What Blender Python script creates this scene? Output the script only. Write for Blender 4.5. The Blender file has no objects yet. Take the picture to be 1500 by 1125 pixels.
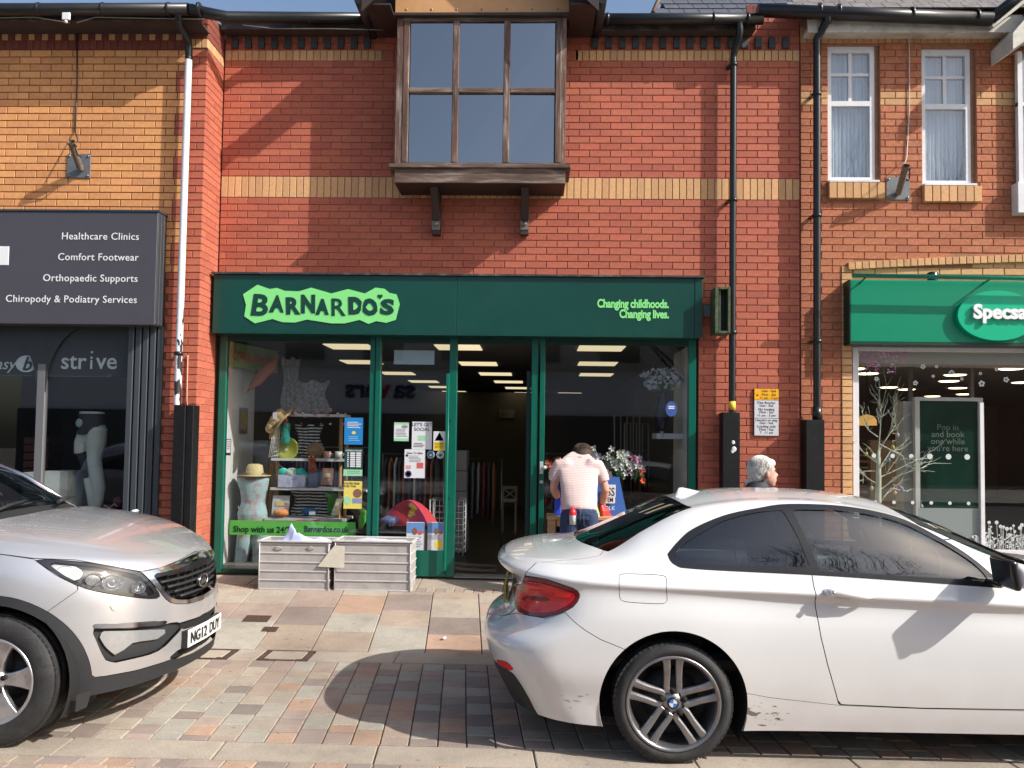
import bpy, bmesh, math, random
import numpy as np
from mathutils import Vector, Matrix
rnd = random.Random(7)
sc = bpy.context.scene
COL = sc.collection
rad = math.radians
# ---------------------------------------------------------------- camera
F_PX = 1150.0; YAW = rad(1.6); PIT = rad(2.4); RHO = rad(0.8); SH = 34.0
CAM = Vector((0, -8.6, 1.53))
Fv = Vector((-math.sin(YAW)*math.cos(PIT), math.cos(YAW)*math.cos(PIT), math.sin(PIT)))
R0 = Vector((math.cos(YAW), math.sin(YAW), 0)); U0 = R0.cross(Fv)
Rv = math.cos(RHO)*R0 + math.sin(RHO)*U0
Uv = -math.sin(RHO)*R0 + math.cos(RHO)*U0
cam = bpy.data.cameras.new('camera'); camo = bpy.data.objects.new('camera', cam); COL.objects.link(camo)
cam.sensor_width = 36; cam.lens = 36*F_PX/1500; cam.shift_y = SH/1500
cam.clip_start = .05; cam.clip_end = 500
m = Matrix.Identity(4)
for i in range(3):
    m[i][0] = Rv[i]; m[i][1] = Uv[i]; m[i][2] = -Fv[i]; m[i][3] = CAM[i]
camo.matrix_world = m
sc.camera = camo
# ---------------------------------------------------------------- light
SUN = Vector((1.2, -0.5, 1.0)).normalized()
world = bpy.data.worlds.new('World'); sc.world = world; world.use_nodes = True
wt = world.node_tree; wt.nodes.clear()
sky = wt.nodes.new('ShaderNodeTexSky'); sky.sky_type = 'NISHITA'; sky.sun_disc = False
sky.sun_elevation = math.asin(SUN.z); sky.sun_rotation = math.atan2(SUN.x, SUN.y)
sky.air_density = 1.0; sky.dust_density = 3.0; sky.ozone_density = 1.0
bg = wt.nodes.new('ShaderNodeBackground'); bg.inputs[1].default_value = 0.13
wo = wt.nodes.new('ShaderNodeOutputWorld')
wt.links.new(sky.outputs[0], bg.inputs[0]); wt.links.new(bg.outputs[0], wo.inputs[0])
sl = bpy.data.lights.new('sun', 'SUN'); sl.energy = 4.2; sl.angle = rad(.55); sl.color = (1, .965, .905)
so = bpy.data.objects.new('sun', sl); COL.objects.link(so)
so.rotation_euler = SUN.to_track_quat('Z', 'Y').to_euler(); so.location = SUN*40
vs = sc.view_settings
vs.view_transform = 'Standard'; vs.look = 'None'; vs.gamma = 1; vs.use_curve_mapping = False
vs.exposure = 0.55
# ---------------------------------------------------------------- unprojection on real planes (pixel -> point on a plane at a real depth)
def ray(x, y): return Rv*((x-750)/F_PX) - Uv*((y-562.5-SH)/F_PX) + Fv
def P(x, y, Y=0.0):
    d = ray(x, y); return CAM + d*((Y-CAM.y)/d.y)
def PX(x, y, Y=0.0): return P(x, y, Y).x
def PZ(x, y, Y=0.0): return P(x, y, Y).z
def proj(p):
    d = Vector(p)-CAM; z = d.dot(Fv)
    return 750+F_PX*d.dot(Rv)/z, 562.5+SH-F_PX*d.dot(Uv)/z
# ---------------------------------------------------------------- materials
MATS = {}
def mat(name, col, rough=.6, metal=0, noise=0, nscale=8, bump=0, bscale=60, spec=.5, emit=0, dirt=None, dscale=3, damt=.5, coat=0, attr=False, stretch=None, alpha=None, trans=0, big=0, gum=0):
    if name in MATS: return MATS[name]
    m = bpy.data.materials.new(name); m.use_nodes = True; nt = m.node_tree
    b = nt.nodes['Principled BSDF']; N = nt.nodes.new; Lk = nt.links.new
    b.inputs['Roughness'].default_value = rough; b.inputs['Metallic'].default_value = metal
    b.inputs['Specular IOR Level'].default_value = spec; b.inputs['Coat Weight'].default_value = coat
    b.inputs['Coat Roughness'].default_value = .03
    if trans: b.inputs['Transmission Weight'].default_value = trans
    tc = N('ShaderNodeTexCoord'); vec = tc.outputs['Object']
    if stretch:
        mp = N('ShaderNodeMapping'); mp.inputs['Scale'].default_value = stretch; Lk(vec, mp.inputs[0]); vec = mp.outputs[0]
    c = N('ShaderNodeRGB'); c.outputs[0].default_value = (*col, 1); cur = c.outputs[0]
    if attr:
        a = N('ShaderNodeAttribute'); a.attribute_name = 'tone'
        hs = N('ShaderNodeHueSaturation'); Lk(cur, hs.inputs['Color'])
        mr = N('ShaderNodeMapRange'); mr.inputs[3].default_value = .89; mr.inputs[4].default_value = 1.09; Lk(a.outputs['Fac'], mr.inputs[0]); Lk(mr.outputs[0], hs.inputs['Value'])
        mh = N('ShaderNodeMath'); mh.operation = 'MULTIPLY'; mh.inputs[1].default_value = 7.13; Lk(a.outputs['Fac'], mh.inputs[0])
        fr = N('ShaderNodeMath'); fr.operation = 'FRACT'; Lk(mh.outputs[0], fr.inputs[0])
        m2 = N('ShaderNodeMapRange'); m2.inputs[3].default_value = .497; m2.inputs[4].default_value = .503; Lk(fr.outputs[0], m2.inputs[0]); Lk(m2.outputs[0], hs.inputs['Hue'])
        cur = hs.outputs[0]
    if noise:
        t = N('ShaderNodeTexNoise'); t.inputs['Scale'].default_value = nscale; t.inputs['Detail'].default_value = 8; t.inputs['Roughness'].default_value = .65; Lk(vec, t.inputs['Vector'])
        mr = N('ShaderNodeMapRange'); mr.inputs[1].default_value = .3; mr.inputs[2].default_value = .7; mr.inputs[3].default_value = 1-noise; mr.inputs[4].default_value = 1+noise; Lk(t.outputs[0], mr.inputs[0])
        mx = N('ShaderNodeMix'); mx.data_type = 'RGBA'; mx.blend_type = 'MULTIPLY'; mx.inputs[0].default_value = 1
        Lk(cur, mx.inputs[6]); cb = N('ShaderNodeCombineColor')
        for i in range(3): Lk(mr.outputs[0], cb.inputs[i])
        Lk(cb.outputs[0], mx.inputs[7]); cur = mx.outputs[2]
    if dirt:
        t = N('ShaderNodeTexNoise'); t.inputs['Scale'].default_value = dscale; t.inputs['Detail'].default_value = 10; t.inputs['Roughness'].default_value = .7; Lk(vec, t.inputs['Vector'])
        mr = N('ShaderNodeMapRange'); mr.inputs[1].default_value = .5; mr.inputs[2].default_value = .72; mr.inputs[4].default_value = damt; Lk(t.outputs[0], mr.inputs[0])
        mx = N('ShaderNodeMix'); mx.data_type = 'RGBA'; Lk(mr.outputs[0], mx.inputs[0]); Lk(cur, mx.inputs[6]); mx.inputs[7].default_value = (*dirt, 1); cur = mx.outputs[2]
    if big:
        t = N('ShaderNodeTexNoise'); t.inputs['Scale'].default_value = 1.1; t.inputs['Detail'].default_value = 7; t.inputs['Roughness'].default_value = .6; Lk(tc.outputs['Object'], t.inputs['Vector'])
        mr = N('ShaderNodeMapRange'); mr.inputs[1].default_value = .35; mr.inputs[2].default_value = .65; mr.inputs[3].default_value = 1-big; mr.inputs[4].default_value = 1+big*.6; Lk(t.outputs[0], mr.inputs[0])
        mx = N('ShaderNodeMix'); mx.data_type = 'RGBA'; mx.blend_type = 'MULTIPLY'; mx.inputs[0].default_value = 1; Lk(cur, mx.inputs[6]); cb = N('ShaderNodeCombineColor')
        for i in range(3): Lk(mr.outputs[0], cb.inputs[i])
        Lk(cb.outputs[0], mx.inputs[7]); cur = mx.outputs[2]
    if gum:
        v = N('ShaderNodeTexVoronoi'); v.inputs['Scale'].default_value = 5.5; Lk(tc.outputs['Object'], v.inputs['Vector'])
        l = N('ShaderNodeMapRange'); l.inputs[1].default_value = .085; l.inputs[2].default_value = .065; l.inputs[4].default_value = .55; Lk(v.outputs['Distance'], l.inputs[0])
        mx = N('ShaderNodeMix'); mx.data_type = 'RGBA'; Lk(l.outputs[0], mx.inputs[0]); Lk(cur, mx.inputs[6]); mx.inputs[7].default_value = (.12, .11, .10, 1); cur = mx.outputs[2]
    Lk(cur, b.inputs['Base Color'])
    if emit:
        Lk(cur, b.inputs['Emission Color']); b.inputs['Emission Strength'].default_value = emit
    if bump:
        t = N('ShaderNodeTexNoise'); t.inputs['Scale'].default_value = bscale; t.inputs['Detail'].default_value = 6; Lk(vec, t.inputs['Vector'])
        bp = N('ShaderNodeBump'); bp.inputs['Strength'].default_value = bump; bp.inputs['Distance'].default_value = .01; Lk(t.outputs[0], bp.inputs['Height']); Lk(bp.outputs[0], b.inputs['Normal'])
    MATS[name] = m; return m
def glass(name, tint=(1, 1, 1), ior=1.5, rough=0.0, refl=None, wav=0):
    if name in MATS: return MATS[name]
    m = bpy.data.materials.new(name); m.use_nodes = True; nt = m.node_tree; nt.nodes.clear(); N = nt.nodes.new; Lk = nt.links.new
    o = N('ShaderNodeOutputMaterial'); mx = N('ShaderNodeMixShader'); tr = N('ShaderNodeBsdfTransparent'); gl = N('ShaderNodeBsdfGlossy')
    tr.inputs[0].default_value = (*tint, 1); gl.inputs['Roughness'].default_value = rough; gl.inputs[0].default_value = (1, 1, 1, 1)
    # Schlick reflectance from |N.I| so that both faces of the pane behave alike
    ge = N('ShaderNodeNewGeometry'); dt = N('ShaderNodeVectorMath'); dt.operation = 'DOT_PRODUCT'; Lk(ge.outputs['Normal'], dt.inputs[0]); Lk(ge.outputs['Incoming'], dt.inputs[1])
    ab = N('ShaderNodeMath'); ab.operation = 'ABSOLUTE'; Lk(dt.outputs['Value'], ab.inputs[0]); om = N('ShaderNodeMath'); om.operation = 'SUBTRACT'; om.inputs[0].default_value = 1; Lk(ab.outputs[0], om.inputs[1])
    pw = N('ShaderNodeMath'); pw.operation = 'POWER'; pw.inputs[1].default_value = 5; Lk(om.outputs[0], pw.inputs[0])
    mm = N('ShaderNodeMath'); mm.operation = 'MULTIPLY_ADD'; mm.inputs[1].default_value = .92; mm.inputs[2].default_value = .042*(refl or 1.8); mm.use_clamp = True
    Lk(pw.outputs[0], mm.inputs[0]); Lk(mm.outputs[0], mx.inputs[0]); Lk(tr.outputs[0], mx.inputs[1]); Lk(gl.outputs[0], mx.inputs[2]); Lk(mx.outputs[0], o.inputs[0])
    if wav:
        tc = N('ShaderNodeTexCoord'); t = N('ShaderNodeTexNoise'); t.inputs['Scale'].default_value = 1.3; t.inputs['Detail'].default_value = 1; Lk(tc.outputs['Object'], t.inputs['Vector'])
        bp = N('ShaderNodeBump'); bp.inputs['Strength'].default_value = wav; bp.inputs['Distance'].default_value = .05; Lk(t.outputs[0], bp.inputs['Height']); Lk(bp.outputs[0], gl.inputs['Normal']); 
    MATS[name] = m; return m
# ---------------------------------------------------------------- objects
def _name(o): return o
def thing(name, label, cat, loc=(0, 0, 0), group=None):
    o = bpy.data.objects.new(name, None); COL.objects.link(o); o.location = loc; o.empty_display_size = .1
    o['label'] = label; o['category'] = cat
    if group: o['group'] = group
    return o
def tag(o, label, cat, group=None):
    o['label'] = label; o['category'] = cat
    if group: o['group'] = group
    return o
def wloc(o):
    l = Vector((0, 0, 0))
    while o is not None: l = l+o.location; o = o.parent
    return l
def link(name, me, parent=None, local=False, kind=None, label=None):
    o = bpy.data.objects.new(name, me); COL.objects.link(o)
    if parent:
        o.parent = parent
        if not local: o.location = -wloc(parent)
    if kind: o['kind'] = kind
    if label: o['label'] = label
    return o
def copy_tree(o, loc=None, parent=None, rotz=None):
    c = o.copy(); COL.objects.link(c); c.parent = parent
    if loc is not None: c.location = loc
    if rotz is not None: c.rotation_euler[2] = rotz
    for ch in list(o.children): copy_tree(ch, None, c)
    return c
class MB:
    def __init__(s): s.v = []; s.f = []; s.smooth = []
    def add(s, vs_, fs, sm=False):
        n = len(s.v); s.v += [tuple(v) for v in vs_]; s.f += [tuple(i+n for i in f) for f in fs]; s.smooth += [sm]*len(fs); return s
    def box(s, x0, x1, y0, y1, z0, z1):
        if x0 > x1: x0, x1 = x1, x0
        if y0 > y1: y0, y1 = y1, y0
        if z0 > z1: z0, z1 = z1, z0
        return s.add([(x0, y0, z0), (x1, y0, z0), (x1, y1, z0), (x0, y1, z0), (x0, y0, z1), (x1, y0, z1), (x1, y1, z1), (x0, y1, z1)],
                     [(3, 2, 1, 0), (4, 5, 6, 7), (0, 1, 5, 4), (1, 2, 6, 5), (2, 3, 7, 6), (3, 0, 4, 7)])
    def obox(s, c, ax, ay, az):   # oriented box: centre and three half-axis vectors
        c, ax, ay, az = map(Vector, (c, ax, ay, az)); vv = []
        for k in (-1, 1):
            for i, j in ((-1, -1), (1, -1), (1, 1), (-1, 1)): vv.append(c+ax*i+ay*j+az*k)
        return s.add(vv, [(3, 2, 1, 0), (4, 5, 6, 7), (0, 1, 5, 4), (1, 2, 6, 5), (2, 3, 7, 6), (3, 0, 4, 7)])
    def prism(s, poly, d, cap=True, sm=False):   # poly: 3D points (planar), d: extrusion vector
        n = len(poly); d = Vector(d); a = [Vector(p) for p in poly]; b = [p+d for p in a]
        fs = [(i, (i+1) % n, n+(i+1) % n, n+i) for i in range(n)]
        if cap: fs += [tuple(range(n-1, -1, -1)), tuple(range(n, 2*n))]
        return s.add(a+b, fs, sm)
    def poly(s, pts): return s.add(pts, [tuple(range(len(pts)))])
    def tube(s, pts, r, n=8, cap=True, sm=True):
        pts = [Vector(p) for p in pts]; rs = r if isinstance(r, (list, tuple)) else [r]*len(pts); rings = []; up = None
        for i, p in enumerate(pts):
            t = (pts[min(i+1, len(pts)-1)]-pts[max(i-1, 0)]).normalized()
            if up is None: up = Vector((0, 0, 1)) if abs(t.z) < .9 else Vector((1, 0, 0))
            a = t.cross(up).normalized(); b = a.cross(t).normalized(); up = b
            rings.append([p+(a*math.cos(2*math.pi*k/n)+b*math.sin(2*math.pi*k/n))*rs[i] for k in range(n)])
        vv = [q for rg in rings for q in rg]; fs = []
        for i in range(len(pts)-1):
            for k in range(n): fs.append((i*n+k, i*n+(k+1) % n, (i+1)*n+(k+1) % n, (i+1)*n+k))
        s.add(vv, fs, sm)
        if cap: s.add(rings[0], [tuple(range(n))]); s.add(rings[-1], [tuple(range(n-1, -1, -1))])
        return s
    def lathe(s, prof, c=(0, 0, 0), ax='z', n=24, sm=True):   # prof: (radius, height)
        c = Vector(c); vv = []
        for r, h in prof:
            for k in range(n):
                a = 2*math.pi*k/n; u, v = r*math.cos(a), r*math.sin(a)
                vv.append(c+Vector({'z': (u, v, h), 'y': (u, h, v), 'x': (h, u, v)}[ax]))
        fs = [(i*n+k, i*n+(k+1) % n, (i+1)*n+(k+1) % n, (i+1)*n+k) for i in range(len(prof)-1) for k in range(n)]
        return s.add(vv, fs, sm)
    def ball(s, c, r, n=10, m=7, sc3=(1, 1, 1)):
        c = Vector(c); vv = []; 
        for i in range(m+1):
            t = math.pi*i/m
            for k in range(n):
                a = 2*math.pi*k/n; vv.append(c+Vector((r*sc3[0]*math.sin(t)*math.cos(a), r*sc3[1]*math.sin(t)*math.sin(a), r*sc3[2]*math.cos(t))))
        return s.add(vv, [(i*n+k, (i+1)*n+k, (i+1)*n+(k+1) % n, i*n+(k+1) % n) for i in range(m) for k in range(n)], True)
    def mesh(s, name, mt, bevel=0, segs=1, fix=True):
        me = bpy.data.meshes.new(name); me.from_pydata(s.v, [], s.f)
        me.polygons.foreach_set('use_smooth', s.smooth)
        if mt: me.materials.append(mt)
        if fix or bevel:
            bm = bmesh.new(); bm.from_mesh(me)
            bmesh.ops.remove_doubles(bm, verts=bm.verts, dist=1e-5)
            bmesh.ops.recalc_face_normals(bm, faces=bm.faces)
            if bevel:
                ed = [e for e in bm.edges if len(e.link_faces) == 2 and e.calc_face_angle(0) > .6]
                bmesh.ops.bevel(bm, geom=ed, offset=bevel, segments=segs, affect='EDGES', profile=.5, clamp_overlap=True)
            bm.to_mesh(me); bm.free()
        me.update(); return me
    def build(s, name, mt, parent=None, bevel=0, segs=1, kind=None, label=None, fix=True):
        return link(name, s.mesh(name, mt, bevel, segs, fix), parent, kind=kind, label=label)
def sheet(pts3, faces, name, mt, parent=None, **k): return MB().add(pts3, faces).build(name, mt, parent, fix=False, **k)
def text(s, size, mt, name, parent, origin, ux=(1, 0, 0), uy=(0, 0, 1), ext=.002, off=0.0, align='LEFT', shear=0, spacing=1, local=False, sx=1.0, label=None):
    cu = bpy.data.curves.new('t', 'FONT'); cu.body = s; cu.size = size; cu.extrude = ext; cu.offset = off; cu.align_x = align; cu.shear = shear; cu.space_character = spacing
    cu.resolution_u = 3
    o = bpy.data.objects.new('t', cu); COL.objects.link(o)
    me = bpy.data.meshes.new_from_object(o.evaluated_get(bpy.context.evaluated_depsgraph_get()))
    bpy.data.objects.remove(o); bpy.data.curves.remove(cu)
    ux = Vector(ux).normalized(); uy = Vector(uy).normalized(); n = ux.cross(uy)
    M = Matrix(((ux.x*sx, uy.x, n.x, origin[0]), (ux.y*sx, uy.y, n.y, origin[1]), (ux.z*sx, uy.z, n.z, origin[2]), (0, 0, 0, 1)))
    me.transform(M); me.materials.clear(); me.materials.append(mt); me.name = name
    return link(name, me, parent, local=local, label=label)
# ================================================================ GROUND
def zg(Y): return .09*Y if Y >= -2.2 else -.198
SKEW = -.089
def gp(px, py):     # pixel on the sloping apron in front of the shops -> (X, Y)
    d = ray(px, py); t = (CAM.z-.09*CAM.y)/(.09*d.y-d.z); p = CAM+d*t
    if p.y < -2.2: t = (-.198-CAM.z)/d.z; p = CAM+d*t
    return p
g = MB(); g.add([(-150, -90, -.4), (150, -90, -.4), (150, 60, -.4), (-150, 60, -.4)], [(0, 1, 2, 3)])
g.build('ground', mat('ground_dirt', (.16, .14, .12), .9, noise=.3), kind='structure', fix=False)
rd = MB(); rd.add([(-60, -15, -.222), (60, -15, -.222), (60, -5.9, -.222), (-60, -5.9, -.222)], [(0, 1, 2, 3)])
rd.build('road', mat('asphalt', (.07, .068, .065), .85, noise=.25, nscale=30, bump=.5, bscale=200), kind='structure', fix=False)
fp = MB(); fp.box(-60, 60, -25.2, -15, -.3, -.12)
fp.build('far_pavement', mat('concrete_paving', (.33, .31, .27), .8, noise=.15, nscale=3), kind='structure')
# bed (mortar) under all the pieces
mortar = mat('paving_mortar', (.10, .075, .062), .95, noise=.3, nscale=12)
pv = MB()
ys = [0.3, -2.2, -2.5, -5.95]; zs = [.027-.012, -.198-.012, -.198-.012, -.198-.014]
for i in range(3):
    pv.add([(-12, ys[i+1], zs[i+1]), (12, ys[i+1], zs[i+1]), (12, ys[i], zs[i]), (-12, ys[i], zs[i])], [(0, 1, 2, 3)])
pavement = pv.build('pavement', mortar, kind='structure', fix=False)
STONE = {}
def mute(c): return tuple(x*.76+y*.24 for x, y in zip(c, (.36, .29, .235)))
for nm, c in dict(grey=(.36, .34, .285), beige=(.40, .345, .275), pink=(.36, .275, .225), mauve=(.26, .205, .18), salmon=(.42, .27, .185), tan=(.35, .275, .21), dark=(.22, .19, .17)).items():
    c = mute(c)
    STONE[nm] = mat('stone_'+nm, c, .82, noise=.22, nscale=95, bump=.25, bscale=220, attr=True, dirt=tuple(x*.62 for x in c), dscale=7, damt=.5, spec=.3, big=.22, gum=1)
def stone(poly, top=.0, ch=.004, tone=.5, flat=None):
    # poly: 4 (x,y) corners CCW seen from above ; chamfered slab following the ground
    z = (lambda y: zg(y)) if flat is None else (lambda y: flat)
    cx = sum(p[0] for p in poly)/len(poly); cy = sum(p[1] for p in poly)/len(poly); n = len(poly)
    a = [(x, y, z(y)+top-.03) for x, y in poly]; b = [(x, y, z(y)+top-ch) for x, y in poly]; c = []
    for x, y in poly:
        dx, dy = cx-x, cy-y; l = math.hypot(dx, dy); c.append((x+dx/l*ch*1.5, y+dy/l*ch*1.5, z(y)+top))
    fs = [tuple(2*n+i for i in range(n))]
    for i in range(n):
        j = (i+1) % n; fs += [(i, j, n+j, n+i), (n+i, n+j, 2*n+j, 2*n+i)]
    return a+b+c, fs
def add_stone(name, poly, kind_, tone=None, top=None, parent=None, acc=None):
    tone = rnd.random() if tone is None else tone; top = rnd.uniform(-.0015, .002) if top is None else top
    v, f = stone(poly, top)
    if acc is not None:
        acc.setdefault(kind_, ([], [], []));
        V, Fc, T = acc[kind_]; n = len(V); V += v; Fc += [tuple(i+n for i in q) for q in f]; T += [tone]*len(v); return
    me = bpy.data.meshes.new(name); me.from_pydata(v, [], f); me.materials.append(STONE[kind_])
    at = me.attributes.new('tone', 'FLOAT', 'POINT'); at.data.foreach_set('value', [tone]*len(v)); me.update()
    return link(name, me, parent or pavement, local=True)
def sk(x, y, y0): return x+SKEW*(y-y0)
# --- large slabs, hand-read columns (joint x at py=868, then joint rows and kinds)
JX = [gp(x, 868).x for x in (434, 496, 565, 634, 701)]
pitch = (JX[-1]-JX[0])/4; y868 = gp(600, 868).y
kinds = {-1: [(887.6, 'beige'), (911.6, 'pink'), (990, 'grey')], 0: [(892, 'pink'), (918.5, 'mauve'), (990, 'tan')], 1: [(892, 'pink'), (918.5, 'mauve'), (990, 'tan')],
         2: [(874, 'beige'), (900, 'salmon'), (927, 'grey'), (990, 'tan')], 3: [(871, 'beige'), (894, 'mauve'), (916.5, 'tan'), (990, 'grey')],
         4: [(876, 'tan'), (903, 'beige'), (928, 'mauve'), (990, 'salmon')], 5: [(880, 'beige'), (900, 'pink'), (925, 'beige'), (990, 'pink')]}
kinds[0] = [(887.6, 'beige'), (911.6, 'pink'), (990, 'grey')]
G = .004
def yrow(py): return gp(600, py).y
for c in range(-14, 20):
    xa = JX[0]+pitch*(c-1); xb = xa+pitch      # column c=1 lies between joints 434 and 496
    if c in kinds: seq = [(yrow(a), k) for a, k in kinds[c]]
    else:
        seq = []; y = yrow(866)
        while y > -2.2: y -= rnd.choice((.3, .45, .6)); seq.append((y, rnd.choice(('beige', 'pink', 'grey', 'tan', 'mauve', 'salmon'))))
    y0 = yrow(866.5 if c > 2 else 866.5)
    for y1, k in seq:
        y1 = max(y1, -2.197)
        if y0-y1 > .03:
            add_stone('paving_slab', [(sk(xa, y1, y868)+G, y1+G), (sk(xb, y1, y868)-G, y1+G), (sk(xb, y0, y868)-G, y0-G), (sk(xa, y0, y868)+G, y0-G)], k)
        y0 = y1
# --- row of small bricks and the concrete strip at the shop fronts
yA = yrow(866.5); yB = yrow(860.5)
x = -3.3
while x < 2.8:
    add_stone('edging_brick', [(x+.003, yA+.003), (x+.097, yA+.003), (x+.097, yB-.003), (x+.003, yB-.003)], rnd.choice(('pink', 'tan', 'beige', 'salmon')), rnd.uniform(.1, .6)); x += .1
x = -12
while x < 12:
    add_stone('threshold_stone', [(x+.004, yB+.003), (x+.896, yB+.003), (x+.896, .28), (x+.004, .28)], 'beige', rnd.uniform(.2, .4)); x += .9
# --- channel strip
x = -12+.37
x0c = gp(700-120, 962).x
def at(px, py): return gp(px, py).x
cuts = [-12, -9, -7.5, -6, -5, -4.2, at(275, 962), at(336, 962), at(378, 962), at(455, 962), at(581, 962), at(581, 962)+.95]
while cuts[-1] < 12: cuts.append(cuts[-1]+.95)
for i in range(len(cuts)-1):
    a, b = cuts[i], cuts[i+1]; nm = 'channel_stone'
    if i in (6, 8):     # inspection covers: iron frame with a stone infill
        fr = MB(); z = -.198
        for (u0, u1, v0, v1) in ((a+.012, b-.012, -2.492, -2.47), (a+.012, b-.012, -2.23, -2.208), (a+.012, a+.05, -2.47, -2.23), (b-.05, b-.012, -2.47, -2.23)):
            fr.box(u0, u1, v0, v1, z-.02, z+.001)
        for sx in (a+.012, b-.012-.08):
            for sy in (-2.47, -2.25): fr.box(sx+.002, sx+.09, sy, sy+.02, z-.02, z+.0015)
        fr.build('cover_frame', mat('rust_iron', (.075, .04, .03), .8, noise=.5, nscale=40, bump=.4), pavement)
        add_stone('cover_infill', [(a+.058, -2.462), (b-.058, -2.462), (b-.058, -2.238), (a+.058, -2.238)], 'beige', .6)
    else:
        add_stone(nm, [(a+.004-SKEW*.0, -2.494), (b-.004, -2.494), (b-.004+SKEW*.3*0, -2.206), (a+.004, -2.206)], 'beige', rnd.uniform(.25, .5))
# --- setts
acc = {}
X0 = gp(588.8, 971).x; pw = .1645; cand = []
for c in range(-38, 62):
    xa = X0+pw*c; y = -2.503
    while y > -4.10:
        l = rnd.choice((.12, .15, .18, .18, .21, .24, .28)); y1 = max(y-l, -4.118)
        if y1 < -4.05: y1 = -4.118
        k = rnd.choices(('grey', 'beige', 'pink', 'mauve', 'salmon', 'tan', 'dark'), (23, 18, 17, 18, 12, 8, 5))[0]
        poly = [(sk(xa, y1, -2.5)+.0035, y1+.0045), (sk(xa+pw, y1, -2.5)-.0035, y1+.0045), (sk(xa+pw, y, -2.5)-.0035, y-.0045), (sk(xa, y, -2.5)+.0035, y-.0045)]
        px, py = proj(((poly[0][0]+poly[1][0])/2, (y+y1)/2, -.2)); cand.append((not (60 < px < 860), rnd.random(), poly, k)); y = y1
cand.sort(key=lambda t: (t[0], t[1]))
for i, (o_, r_, poly, k) in enumerate(cand):
    if i < 290 and not o_: add_stone('sett', poly, k)
    else: add_stone('sett', poly, k, acc=acc)
# --- kerb slabs
ya, yb = -4.122, -4.375
kx = [at(311, 1093)-.88*k for k in range(10, 0, -1)]
xs = [gp(311, 1105).x+.87*k for k in range(-10, 12)]
for i in range(len(xs)-1):
    add_stone('kerb_slab', [(xs[i]+.004+.02, yb), (xs[i+1]-.004+.02, yb), (xs[i+1]-.004, ya-.003), (xs[i]+.004, ya-.003)], 'beige', rnd.uniform(.2, .42))
# --- rows of setts beyond the kerb, toward the road
y = -4.379
while y > -5.9:
    x = -8+rnd.uniform(0, .1)
    while x < 10:
        l = rnd.choice((.14, .17, .21)); add_stone('sett', [(x+.003, y-.097), (x+l-.003, y-.097), (x+l-.003, y-.003), (x+.003, y-.003)], rnd.choice(('salmon', 'tan', 'pink', 'mauve')), acc=acc); x += l
    y -= .1
V, Fc, T, ms, mi = [], [], [], [], []
for k, (v, f, t) in acc.items():
    n = len(V); V += v; T += t; Fc += [tuple(i+n for i in q) for q in f]; mi += [len(ms)]*len(f); ms.append(STONE[k])
me = bpy.data.meshes.new('setts'); me.from_pydata(V, [], Fc)
for q in ms: me.materials.append(q)
me.polygons.foreach_set('material_index', mi); at_ = me.attributes.new('tone', 'FLOAT', 'POINT'); at_.data.foreach_set('value', T)
link('small_setts', me, pavement, local=True, kind='stuff')
# small drain grates set in the slabs
for (px0, px1, py0, py1) in ((356, 399, 901.5, 912), (384, 412, 918.5, 926)):
    a = gp(px0+ (6 if px0 < 380 else 3), py0); b = gp(px1, py1); zc = (zg(a.y)+zg(b.y))/2
    m_ = MB(); y0_, y1_ = b.y, a.y; x0_, x1_ = a.x, a.x+(px1-px0-8)/1150*7.7
    def q(x, y): return (sk(x, y, y1_), y, zg(y)+.004)
    m_.poly([q(x0_, y0_), q(x1_, y0_), q(x1_, y1_), q(x0_, y1_)])
    for k in range(4):
        yy = y0_+(y1_-y0_)*(k+.5)/4; aa = q(x0_+.015, yy); bb = q(x1_-.015, yy)
        m_.tube([aa, bb], .004, 6)
    m_.build('drain_grate', mat('rust_iron', (0, 0, 0)), pavement, fix=False)
# ================================================================ BRICKWORK
CO = .0776; BL = .231; J = .010
BR = dict(
    red=mat('brick_red', (.44, .120, .070), .72, big=.13, noise=.14, nscale=30, bump=.15, bscale=180, attr=True, spec=.35),
    orange=mat('brick_orange', (.45, .158, .080), .8, noise=.28, nscale=45, bump=.5, bscale=120, attr=True, spec=.3, dirt=(.55, .33, .2), dscale=5, damt=.4),
    buff=mat('brick_buff', (.66, .305, .12), .78, big=.1, noise=.13, nscale=30, bump=.2, bscale=150, attr=True, spec=.3),
    buffs=mat('brick_buff_soldier', (.60, .345, .165), .8, noise=.14, nscale=30, bump=.2, bscale=150, attr=True, spec=.3),
    dark=mat('brick_dark', (.20, .055, .04), .8, noise=.2, nscale=30, bump=.2, attr=True, spec=.3),
    blue=mat('brick_blue', (.035, .037, .042), .55, noise=.3, nscale=30, attr=True))
MORT = dict(red=mat('mortar_pink', (.33, .135, .09), .95, noise=.25, nscale=20), buff=mat('mortar_brown', (.17, .06, .035), .95, noise=.25, nscale=20), orange=mat('mortar_tan', (.34, .16, .09), .95, noise=.25, nscale=20))
NT = 7
_bm = {}
def brick_mesh(w, h, kind, ti, d=.02, proud=0):
    key = (round(w, 3), round(h, 3), kind, ti, proud)
    if key in _bm: return _bm[key]
    v, f = brick_vf(w, h, d, proud)
    me = bpy.data.meshes.new('brick_'+kind); me.from_pydata(v, [], f); me.materials.append(BR[kind])
    a = me.attributes.new('tone', 'FLOAT', 'POINT'); a.data.foreach_set('value', [ti/(NT-1)]*len(v)); me.update(); _bm[key] = me; return me
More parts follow.
